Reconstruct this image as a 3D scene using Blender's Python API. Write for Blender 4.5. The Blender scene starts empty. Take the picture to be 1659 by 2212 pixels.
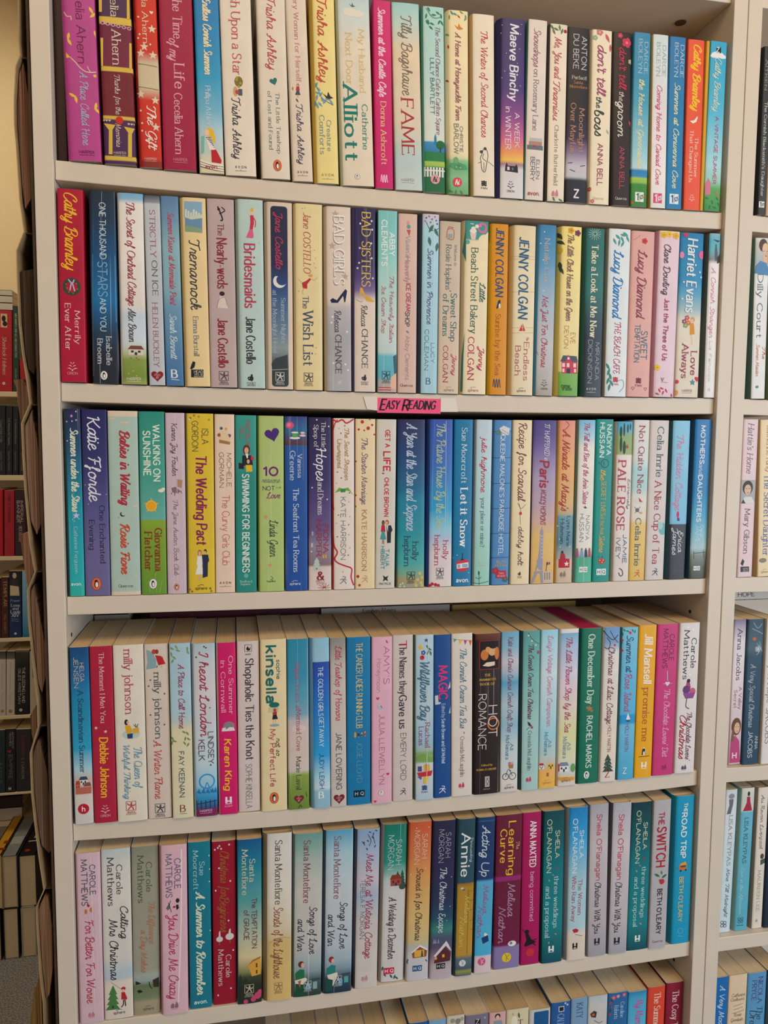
import bpy, math, random
from mathutils import Matrix, Vector
random.seed(7)
scene = bpy.context.scene
COL = scene.collection
# ---------------------------------------------------------------- measured layout (metres)
CAM=[-0.20539,-0.83215,1.17332]
RUF=[[0.980384,-0.196939,0.007904],[0.008428,0.081956,0.9966],[0.196917,0.976984,-0.082008]]
FOC=26.2185
SHELF_Z=[1.7278,1.4643,1.2404,1.0143,0.7603,0.5276,0.2733]
SAG=[2.0,4.2,3.0,1.0,6.0,2.5,2.0]
T=0.0196
SB=0.0059
PW=0.0186
X2=0.4202
LEFT_SHELVES=[(1.3006,1.2888),(1.1102,1.098),(0.9224,0.9127),(0.7299,0.7211),(0.5442,0.5358),(0.3566,0.3509)]
POCKETS=[[(-0.4102,1.6331),(-0.4107,1.6156),(-0.4115,1.5753),(-0.4106,1.5621)],[(-0.4106,1.5621),(-0.4148,1.5507),(-0.4173,1.5194),(-0.4178,1.4953),(-0.4165,1.4708),(-0.415,1.4221),(-0.4118,1.3913)],[(-0.4118,1.3913),(-0.4195,1.3721),(-0.4197,1.3458),(-0.4193,1.2986),(-0.4171,1.2694),(-0.4141,1.2453),(-0.4117,1.2184)],[(-0.4117,1.2184),(-0.4202,1.1982),(-0.4198,1.1639),(-0.419,1.1311),(-0.4157,1.0718),(-0.4118,1.0437)],[(-0.4118,1.0437),(-0.4194,1.0237),(-0.4194,0.9915),(-0.4167,0.9509),(-0.4131,0.9028),(-0.4132,0.8764)],[(-0.4132,0.8764),(-0.4219,0.8479),(-0.4217,0.8016),(-0.4194,0.7671),(-0.416,0.727),(-0.4124,0.6934)],[(-0.4124,0.6934),(-0.4208,0.6748),(-0.4208,0.6514),(-0.4191,0.5955),(-0.4167,0.5637),(-0.4166,0.5108)]]
STACKS=[[(-0.4084,1.5589),(-0.4086,1.5584),(-0.4087,1.5578),(-0.4086,1.5573),(-0.4084,1.5568),(-0.4078,1.5512),(-0.4072,1.5455),(-0.4067,1.5398),(-0.4061,1.5342),(-0.4052,1.5279),(-0.4048,1.5217),(-0.4048,1.5154),(-0.4048,1.5091),(-0.4048,1.5015),(-0.4048,1.4939),(-0.4048,1.4863),(-0.4048,1.4787),(-0.4048,1.471),(-0.4048,1.4633),(-0.4048,1.4556),(-0.4048,1.4479),(-0.4048,1.443),(-0.4048,1.438),(-0.4048,1.433),(-0.4048,1.4281),(-0.4058,1.425),(-0.4076,1.4219),(-0.4094,1.4189),(-0.4113,1.4158),(-0.4125,1.4297),(-0.4136,1.4436),(-0.4141,1.4574),(-0.4145,1.4713),(-0.4149,1.4804),(-0.4154,1.4895),(-0.4157,1.4986),(-0.4156,1.5077),(-0.4153,1.5168),(-0.4146,1.526),(-0.4138,1.5351),(-0.4131,1.5442),(-0.4125,1.5479),(-0.4111,1.5516),(-0.4098,1.5552)],[(-0.4177,1.3529),(-0.4144,1.3537),(-0.411,1.3545),(-0.4076,1.3553),(-0.4048,1.3561),(-0.4048,1.3435),(-0.4048,1.3309),(-0.4048,1.3183),(-0.4048,1.3057),(-0.4048,1.2962),(-0.4048,1.2866),(-0.4048,1.277),(-0.4048,1.2675),(-0.4048,1.263),(-0.4051,1.2584),(-0.4064,1.2539),(-0.4078,1.2494),(-0.409,1.2506),(-0.4102,1.2519),(-0.4113,1.2532),(-0.4125,1.2544),(-0.4136,1.262),(-0.4147,1.2696),(-0.4155,1.2772),(-0.4161,1.2848),(-0.4168,1.2946),(-0.4174,1.3044),(-0.4175,1.3142),(-0.4176,1.324),(-0.4176,1.3312),(-0.4177,1.3384),(-0.4178,1.3457)],[(-0.418,1.195),(-0.416,1.1996),(-0.4141,1.2041),(-0.4122,1.2086),(-0.4103,1.2132),(-0.4105,1.2058),(-0.4092,1.1984),(-0.4079,1.1909),(-0.4066,1.1835),(-0.4058,1.1753),(-0.4049,1.1672),(-0.4048,1.159),(-0.4048,1.1508),(-0.4048,1.1376),(-0.4048,1.1244),(-0.4048,1.1113),(-0.4048,1.0981),(-0.405,1.0941),(-0.4065,1.0902),(-0.408,1.0862),(-0.4095,1.0822),(-0.4109,1.0862),(-0.4124,1.0902),(-0.4138,1.0942),(-0.415,1.0982),(-0.4157,1.1097),(-0.4163,1.1212),(-0.4169,1.1327),(-0.4173,1.1442),(-0.4175,1.1524),(-0.4177,1.1605),(-0.4179,1.1686),(-0.418,1.1768),(-0.4181,1.1814),(-0.4181,1.1859),(-0.4182,1.1904)],[(-0.417,1.0209),(-0.4163,1.0229),(-0.4155,1.0248),(-0.4148,1.0268),(-0.414,1.0288),(-0.4134,1.0227),(-0.4124,1.0166),(-0.4114,1.0106),(-0.4104,1.0045),(-0.409,0.9942),(-0.4075,0.984),(-0.4061,0.9738),(-0.4048,0.9635),(-0.4048,0.955),(-0.4049,0.9464),(-0.4049,0.9378),(-0.405,0.9293),(-0.4061,0.9249),(-0.4072,0.9205),(-0.4082,0.9161),(-0.4093,0.9117),(-0.4102,0.9145),(-0.411,0.9173),(-0.4118,0.9201),(-0.4124,0.9229),(-0.4132,0.9332),(-0.4139,0.9435),(-0.4147,0.9538),(-0.4154,0.9641),(-0.4159,0.9709),(-0.4163,0.9777),(-0.4168,0.9845),(-0.4172,0.9913),(-0.4175,0.9987),(-0.4175,1.0061),(-0.4175,1.0135)],[(-0.4193,0.8461),(-0.4182,0.8498),(-0.4171,0.8534),(-0.4156,0.8571),(-0.4138,0.8608),(-0.412,0.852),(-0.4102,0.8431),(-0.4084,0.8342),(-0.4066,0.8254),(-0.406,0.8112),(-0.4054,0.7971),(-0.4049,0.783),(-0.4048,0.7688),(-0.4048,0.7609),(-0.4048,0.753),(-0.4048,0.7452),(-0.4048,0.7373),(-0.4048,0.736),(-0.4049,0.7346),(-0.406,0.7333),(-0.4072,0.732),(-0.4089,0.7343),(-0.4106,0.7366),(-0.4123,0.739),(-0.414,0.7413),(-0.4152,0.7485),(-0.4162,0.7557),(-0.4168,0.7629),(-0.4174,0.7701),(-0.4181,0.7807),(-0.4188,0.7914),(-0.4196,0.802),(-0.4198,0.8126),(-0.4199,0.821),(-0.4199,0.8294),(-0.4199,0.8377)],[(-0.4174,0.6741),(-0.4161,0.677),(-0.4148,0.6799),(-0.4135,0.6827),(-0.4122,0.6856),(-0.4124,0.6842),(-0.4112,0.6829),(-0.41,0.6816),(-0.4088,0.6802),(-0.4082,0.6724),(-0.4075,0.6646),(-0.4069,0.6568),(-0.4063,0.649),(-0.4064,0.6365),(-0.4064,0.6241),(-0.4065,0.6116),(-0.4066,0.5992),(-0.4078,0.5915),(-0.409,0.5838),(-0.4101,0.5762),(-0.4113,0.5685),(-0.412,0.5674),(-0.4128,0.5662),(-0.4135,0.565),(-0.4142,0.5639),(-0.4152,0.5731),(-0.4159,0.5824),(-0.4166,0.5916),(-0.4172,0.6009),(-0.4176,0.6133),(-0.418,0.6258),(-0.4184,0.6382),(-0.4188,0.6507),(-0.4189,0.6566),(-0.4189,0.6624),(-0.4189,0.6682)]]
FLAPS=[[(-0.4341,1.2452),(-0.4242,1.2462),(-0.4207,1.237),(-0.4196,1.2198),(-0.4277,1.199),(-0.43,1.2169),(-0.4313,1.2367)],[(-0.4329,1.0796),(-0.424,1.0822),(-0.4231,1.0657),(-0.4197,1.0402),(-0.4261,1.0217),(-0.4302,1.0549)],[(-0.428,0.8787),(-0.4218,0.8897),(-0.42,0.8868),(-0.4205,0.8669),(-0.4259,0.8501),(-0.4276,0.8645)],[(-0.4405,0.5076),(-0.4328,0.5583),(-0.4264,0.5755),(-0.4251,0.5572),(-0.4252,0.5052)]]
PILE=[(-0.7534,-0.722,0.2522,0.1211),(-0.7302,-0.6982,0.2485,0.1255),(-0.6946,-0.6575,0.2461,0.1212),(-0.7623,-0.7367,0.1195,0.0009),(-0.7318,-0.6988,0.1197,-0.0023),(-0.6937,-0.6622,0.1224,-0.0033)]
LYING_LEFT=[(-0.8018,-0.7344,0.3,0.2706),(-0.8026,-0.7373,0.2759,0.2383)]
WHITE3=[(-0.7339,-0.6932),[1.5279,1.5152,1.4993,1.4831]]
LYING_Y=1.02
LYING=[(-0.392,-0.3386,0.9632,0.9528),(-0.3121,-0.154,0.9636,0.9498),(-0.1089,0.0912,0.9622,0.9454),(0.0912,0.2756,0.9612,0.947),(0.5255,0.6145,0.9696,0.9525)]
HOLE=[0.3455,0.0538]
SIGN=(-0.0453,0.0291,1.2349,1.218)
PINS_R=[(0.0368,0.9654),(0.0402,0.4793)]
PINS_L=[(0.0249,0.9691)]
# ---------------------------------------------------------------- camera
cam = bpy.data.objects.new('camera', bpy.data.cameras.new('camera'))
COL.objects.link(cam)
r_, u_, f_ = [Vector(v) for v in RUF]
m3 = Matrix((r_, u_, -f_)).transposed()
cam.matrix_world = Matrix.Translation(Vector(CAM)) @ m3.to_4x4()
cam.data.sensor_fit = 'VERTICAL'; cam.data.sensor_height = 36.0; cam.data.sensor_width = 27.0
cam.data.lens = FOC; cam.data.clip_start = .02
scene.camera = cam
# ---------------------------------------------------------------- light
world = bpy.data.worlds.new('room_ambience'); scene.world = world
world.use_nodes = True
wb = world.node_tree.nodes['Background']
wb.inputs[0].default_value = (1.0, .96, .92, 1); wb.inputs[1].default_value = .26
def area(name, loc, target, sx, sy, power, colr):
    l = bpy.data.lights.new(name, 'AREA'); l.shape = 'RECTANGLE'; l.size = sx; l.size_y = sy
    l.energy = power; l.color = colr
    o = bpy.data.objects.new(name, l); COL.objects.link(o); o.location = loc
    o.rotation_euler = (Vector(target)-Vector(loc)).to_track_quat('-Z', 'Y').to_euler()
area('window_daylight', (2.0, -2.2, 1.2), (.1, 0, 1.0), 1.6, 1.6, 54, (.74, .86, 1.0))
area('ceiling_lamp', (-.5, -1.5, 2.75), (-.2, 0, 1.3), .9, .9, 11, (1.0, .66, .32))
area('second_ceiling_lamp', (.6, -1.5, 2.75), (.3, 0, 1.3), .9, .9, 13, (1.0, .72, .36))
area('far_ceiling_lamp', (-1.2, .5, 2.7), (-.8, 1.3, 1.2), .5, .5, 10, (1.0, .86, .62))
vs = scene.view_settings
vs.view_transform = 'Standard'; vs.look = 'None'; vs.gamma = 1.0; vs.use_curve_mapping = False
vs.exposure = 0.0
# ---------------------------------------------------------------- materials
GAIN = .97
def lin(h):
    o = []
    for i in (0, 2, 4):
        c = int(h[i:i+2], 16)/255
        o.append(min(.92, GAIN*(c/12.92 if c <= .04045 else ((c+.055)/1.055)**2.4)))
    return o+[1]
MATS = {}
def newmat(name, rough=.5, spec=.3):
    m = bpy.data.materials.new(name); m.use_nodes = True
    b = m.node_tree.nodes['Principled BSDF']
    b.inputs['Roughness'].default_value = rough; b.inputs['Specular IOR Level'].default_value = spec
    return m, m.node_tree, b
def ink(h):
    if ('i', h) not in MATS:
        m, nt, b = newmat('ink_'+h, .5, .25); b.inputs['Base Color'].default_value = lin(h); MATS['i', h] = m
    return MATS['i', h]
def cover_mat(stops, wear):
    m, nt, b = newmat('printed_cover', .42, .3); N = nt.nodes; L = nt.links
    tc = N.new('ShaderNodeTexCoord')
    if isinstance(stops, str):
        base = N.new('ShaderNodeRGB'); base.outputs[0].default_value = lin(stops); out = base.outputs[0]
    else:
        sx = N.new('ShaderNodeSeparateXYZ'); L.new(tc.outputs['Generated'], sx.inputs[0])
        rp = N.new('ShaderNodeValToRGB'); L.new(sx.outputs['Z'], rp.inputs[0]); el = rp.color_ramp.elements
        while len(el) < len(stops): el.new(.5)
        for e, (p, c) in zip(el, sorted(stops, key=lambda z: z[0])): e.position = p
        for e, (p, c) in zip(el, sorted(stops, key=lambda z: z[0])): e.position = p; e.color = lin(c)
        out = rp.outputs[0]
    if wear > .3:   # cracked reading creases along the spine
        mp = N.new('ShaderNodeMapping'); L.new(tc.outputs['Object'], mp.inputs[0]); mp.inputs['Scale'].default_value = (700, 0, 5)
        mp.inputs['Location'].default_value = (random.random()*50, 0, random.random()*9)
        nz = N.new('ShaderNodeTexNoise'); L.new(mp.outputs[0], nz.inputs[0]); nz.inputs['Scale'].default_value = 1; nz.inputs['Detail'].default_value = 1
        r2 = N.new('ShaderNodeValToRGB'); L.new(nz.outputs[0], r2.inputs[0])
        r2.color_ramp.elements[0].position = .64; r2.color_ramp.elements[1].position = .70
        r2.color_ramp.elements[0].color = (0, 0, 0, 1); r2.color_ramp.elements[1].color = (wear*.55,)*3+(1,)
        mx = N.new('ShaderNodeMixRGB'); L.new(r2.outputs[0], mx.inputs[0]); L.new(out, mx.inputs[1]); mx.inputs[2].default_value = (.85, .84, .82, 1)
        out = mx.outputs[0]
    # faint print mottling
    n3 = N.new('ShaderNodeTexNoise'); L.new(tc.outputs['Object'], n3.inputs[0]); n3.inputs['Scale'].default_value = 60; n3.inputs['Detail'].default_value = 3
    hv = N.new('ShaderNodeHueSaturation'); L.new(out, hv.inputs['Color'])
    ma = N.new('ShaderNodeMapRange'); L.new(n3.outputs[0], ma.inputs[0]); ma.inputs[3].default_value = .90; ma.inputs[4].default_value = 1.10
    L.new(ma.outputs[0], hv.inputs['Value']); L.new(hv.outputs[0], b.inputs['Base Color'])
    return m
def pages_mat(h):
    if ('p', h) in MATS: return MATS['p', h]
    m, nt, b = newmat('page_edges', .85, .1); N = nt.nodes; L = nt.links
    tc = N.new('ShaderNodeTexCoord'); mp = N.new('ShaderNodeMapping'); L.new(tc.outputs['Object'], mp.inputs[0])
    mp.inputs['Scale'].default_value = (1600, 9, 9)
    nz = N.new('ShaderNodeTexNoise'); L.new(mp.outputs[0], nz.inputs[0]); nz.inputs['Scale'].default_value = 1; nz.inputs['Detail'].default_value = 2
    rp = N.new('ShaderNodeValToRGB'); L.new(nz.outputs[0], rp.inputs[0])
    c = lin(h); rp.color_ramp.elements[0].position = .3; rp.color_ramp.elements[1].position = .7
    rp.color_ramp.elements[0].color = [v*.84 for v in c[:3]]+[1]; rp.color_ramp.elements[1].color = [min(.9, v*1.08) for v in c[:3]]+[1]
    L.new(rp.outputs[0], b.inputs['Base Color']); MATS['p', h] = m
    return m
def plain(name, h, rough=.5, spec=.3, noise=0, scale=40, bump=0):
    m, nt, b = newmat(name, rough, spec); N = nt.nodes; L = nt.links
    c = lin(h); b.inputs['Base Color'].default_value = c
    tc = N.new('ShaderNodeTexCoord'); nz = N.new('ShaderNodeTexNoise'); L.new(tc.outputs['Object'], nz.inputs[0])
    nz.inputs['Scale'].default_value = scale; nz.inputs['Detail'].default_value = 6
    if noise:
        rp = N.new('ShaderNodeValToRGB'); L.new(nz.outputs[0], rp.inputs[0])
        rp.color_ramp.elements[0].position = .35; rp.color_ramp.elements[1].position = .65
        rp.color_ramp.elements[0].color = [v*(1-noise) for v in c[:3]]+[1]; rp.color_ramp.elements[1].color = [min(.95, v*(1+noise)) for v in c[:3]]+[1]
        L.new(rp.outputs[0], b.inputs['Base Color'])
    if bump:
        bp = N.new('ShaderNodeBump'); L.new(nz.outputs[0], bp.inputs['Height']); bp.inputs['Strength'].default_value = bump; bp.inputs['Distance'].default_value = .001
        L.new(bp.outputs[0], b.inputs['Normal'])
    return m
# ---------------------------------------------------------------- helpers
def link(name, verts, faces, mats, parent=None, mi=None, smooth=False):
    me = bpy.data.meshes.new(name); me.from_pydata(verts, [], faces)
    for m in (mats if isinstance(mats, list) else [mats]): me.materials.append(m)
    if mi: me.polygons.foreach_set('material_index', mi)
    if smooth: me.polygons.foreach_set('use_smooth', [True]*len(me.polygons))
    me.update()
    o = bpy.data.objects.new(name, me); COL.objects.link(o)
    if parent: o.parent = parent
    return o
def empty(name, loc, label, cat, group=None):
    o = bpy.data.objects.new(name, None); COL.objects.link(o); o.location = loc; o.empty_display_size = .02
    o['label'] = label; o['category'] = cat
    if group: o['group'] = group
    return o
def tag(o, label, cat, group=None, kind=None):
    o['label'] = label; o['category'] = cat
    if group: o['group'] = group
    if kind: o['kind'] = kind
    return o
def boxdata(x0, x1, y0, y1, z0, z1):
    v = [(x, y, z) for x in (x0, x1) for y in (y0, y1) for z in (z0, z1)]
    return v, [(0, 1, 3, 2), (4, 6, 7, 5), (0, 4, 5, 1), (2, 3, 7, 6), (0, 2, 6, 4), (1, 5, 7, 3)]
def box(name, b, mat, parent=None, bevel=0):
    v, f = boxdata(*b); o = link(name, v, f, mat, parent)
    if bevel:
        md = o.modifiers.new('edge', 'BEVEL'); md.width = bevel; md.segments = 2; md.limit_method = 'ANGLE'
    return o
def extrude_xz(name, pts, y0, y1, mat, parent=None):
    n = len(pts); v = [(x, y0, z) for x, z in pts]+[(x, y1, z) for x, z in pts]
    f = [tuple(range(n)), tuple(range(2*n-1, n-1, -1))]+[(i, i+n, (i+1) % n+n, (i+1) % n) for i in range(n)]
    o = link(name, v, f, mat, parent)
    return o
# ---------------------------------------------------------------- lettering: a stroke alphabet drawn here
O_ = '~4.4,10 2,9.2 .5,7.2 0,5 .5,2.8 2,.8 4.4,0 6.8,.8 8.3,2.8 8.8,5 8.3,7.2 6.8,9.2 4.4,10'
P_ = '0,0 0,10|~0,10 3,10 5.5,9.2 6.2,7.3 5.5,5.4 3,4.6 0,4.6'
BW = '~0,4.6 .9,5.9 2.5,6.4 4.5,5.6 5.4,3.2 4.5,.8 2.5,0 .9,.5 0,1.8'
DB = '~5.4,4.6 4.5,5.9 2.9,6.4 .9,5.6 0,3.2 .9,.8 2.9,0 4.5,.5 5.4,1.8'
GL = {'A': (8, '0,0 4,10|4,10 8,0|1.4,3.4 6.6,3.4'), 'B': (6.5, '0,0 0,10|~0,10 2.5,10 5,9.4 5.6,7.7 5,6 2.5,5.4 0,5.4|~0,5.4 3,5.4 5.8,4.6 6.5,2.7 5.8,.8 3,0 0,0'),
 'C': (7.4, '~7.4,8.2 6,9.6 4.2,10 2,9.2 .4,7 0,5 .4,3 2,.8 4.2,0 6,.4 7.4,1.8'), 'D': (7.8, '0,0 0,10|~0,10 3,10 5.8,9 7.4,7 7.8,5 7.4,3 5.8,1 3,0 0,0'),
 'E': (5.8, '0,0 0,10|0,10 5.6,10|0,5.2 4.6,5.2|0,0 5.8,0'), 'F': (5.4, '0,0 0,10|0,10 5.4,10|0,5.2 4.4,5.2'),
 'G': (7.6, '~7.4,8.3 6,9.6 4.2,10 2,9.2 .4,7 0,5 .4,3 2,.8 4.2,0 6.2,.5 7.6,1.6|7.6,1.6 7.6,4.6|7.6,4.6 4.8,4.6'), 'H': (7.4, '0,0 0,10|7.4,0 7.4,10|0,5.2 7.4,5.2'),
 'I': (0, '0,0 0,10'), 'J': (4, '~4,10 4,3 3.4,.8 1.6,0 0,.9'), 'K': (6.8, '0,0 0,10|6.4,10 0,4.4|2.2,6.2 6.8,0'), 'L': (5.4, '0,0 0,10|0,0 5.4,0'),
 'M': (9.4, '0,0 .6,10|.6,10 4.7,1.5|4.7,1.5 8.8,10|8.8,10 9.4,0'), 'N': (7.6, '0,0 0,10|0,10 7.6,0|7.6,0 7.6,10'), 'O': (8.8, O_), 'P': (6.2, P_),
 'Q': (8.8, O_+'|5,2.2 8.8,-1'), 'R': (6.8, P_+'|3,4.6 6.8,0'), 'S': (6, '~5.6,8.6 4.4,9.8 2.8,10 .9,9.2 .4,7.6 1.2,6 3,5.1 5,4 5.8,2.4 5,.8 3,0 1.2,.3 0,1.5'),
 'T': (7.2, '3.6,0 3.6,10|0,10 7.2,10'), 'U': (7.4, '~0,10 0,3.6 .8,1.2 2.4,.1 3.7,0 5,.1 6.6,1.2 7.4,3.6 7.4,10'), 'V': (7.8, '0,10 3.9,0|3.9,0 7.8,10'),
 'W': (11.2, '0,10 2.8,0|2.8,0 5.6,9.4|5.6,9.4 8.4,0|8.4,0 11.2,10'), 'X': (7.2, '0,0 7.2,10|0,10 7.2,0'), 'Y': (7.2, '0,10 3.6,4.8|7.2,10 3.6,4.8|3.6,4.8 3.6,0'), 'Z': (6.6, '.2,10 6.4,10|6.4,10 0,0|0,0 6.6,0'),
 'a': (4.7, '~.6,5.4 1.6,6.3 2.8,6.4 4.2,5.9 4.7,4.6 4.7,0|~4.7,3.8 2.6,3.7 .7,3 0,1.7 .6,.4 1.9,0 3.6,.5 4.7,1.8'), 'b': (5.4, '0,0 0,10|'+BW), 'c': (4.7, '~4.6,5.3 3.6,6.2 2.6,6.4 .8,5.5 0,3.2 .8,.9 2.6,0 3.8,.3 4.7,1.2'),
 'd': (5.4, '5.4,0 5.4,10|'+DB), 'e': (5, '.1,3.4 5,3.4|~5,3.4 4.5,5.5 2.6,6.4 .8,5.5 0,3.2 .8,.9 2.8,0 4,.3 4.9,1.3'), 'f': (3.4, '~3.6,9.6 2.6,10 1.5,9.4 1.2,8 1.2,0|0,6.4 3.2,6.4'),
 'g': (5.4, '~5.4,6.4 5.4,-.8 4.6,-2.5 2.7,-3 .6,-2.2|'+DB), 'h': (5, '0,0 0,10|~0,4.4 1,5.9 2.7,6.4 4.4,5.8 5,4.2 5,0'), 'i': (0, '0,0 0,6.4|0,8.6 0,9.3'), 'j': (1.4, '~1.4,6.4 1.4,-1 .9,-2.6 -.4,-3|1.4,8.6 1.4,9.3'),
 'k': (4.8, '0,0 0,10|4.5,6.4 0,2.4|1.7,3.9 4.8,0'), 'l': (0, '0,0 0,10'), 'm': (8.4, '0,0 0,6.4|~0,4.4 .9,5.9 2.2,6.4 3.7,5.8 4.2,4.2 4.2,0|~4.2,4.4 5.1,5.9 6.4,6.4 7.9,5.8 8.4,4.2 8.4,0'),
 'n': (5, '0,0 0,6.4|~0,4.4 1,5.9 2.7,6.4 4.4,5.8 5,4.2 5,0'), 'o': (5.6, '~2.8,6.4 .8,5.5 0,3.2 .8,.9 2.8,0 4.8,.9 5.6,3.2 4.8,5.5 2.8,6.4'), 'p': (5.4, '0,-3 0,6.4|'+BW), 'q': (5.4, '5.4,-3 5.4,6.4|'+DB),
 'r': (3.1, '0,0 0,6.4|~0,4 .9,5.7 2.2,6.4 3.1,6.2'), 's': (4, '~3.8,5.5 2.9,6.3 1.9,6.4 .6,5.9 .2,4.8 .9,3.8 2.2,3.2 3.6,2.5 4,1.5 3.3,.4 1.9,0 .8,.2 0,1'), 't': (3.2, '~1.3,8.6 1.3,1.6 1.9,.2 3.2,.3|0,6.4 3,6.4'),
 'u': (5, '~0,6.4 0,2 .7,.4 2.2,0 4,.6 5,2.2|5,6.4 5,0'), 'v': (5, '0,6.4 2.5,0|2.5,0 5,6.4'), 'w': (7.6, '0,6.4 1.9,0|1.9,0 3.8,6|3.8,6 5.7,0|5.7,0 7.6,6.4'), 'x': (4.8, '0,0 4.8,6.4|0,6.4 4.8,0'),
 'y': (5, '0,6.4 2.6,0|~5,6.4 2.6,0 1.8,-2.2 .2,-3'), 'z': (4.4, '.2,6.4 4.2,6.4|4.2,6.4 0,0|0,0 4.4,0'), '1': (2, '0,8 2,10|2,10 2,0'), '0': (6.6, '~3.3,10 1,8.6 0,5 1,1.4 3.3,0 5.6,1.4 6.6,5 5.6,8.6 3.3,10'),
 "'": (.4, '.4,10 .2,7.8'), '.': (.3, '0,0 .3,.3'), ',': (.6, '.6,.5 0,-1.6'), '!': (0, '0,3 0,10|0,0 0,.6'), '?': (4.4, '~0,8.2 1,9.7 2.4,10 4,9.2 4.4,7.6 3.2,5.8 2.2,4.6 2.1,3|2.1,0 2.1,.7'), '-': (3, '0,3.4 3,3.4'),
 '&': (7.4, '~7.4,0 4.5,3 1.6,7.2 1.8,9.3 3.2,10 4.6,9.2 4.6,7.4 2.4,5.4 .3,3.6 .2,1.4 1.8,0 4,.2 6,2 7,4.6')}
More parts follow.
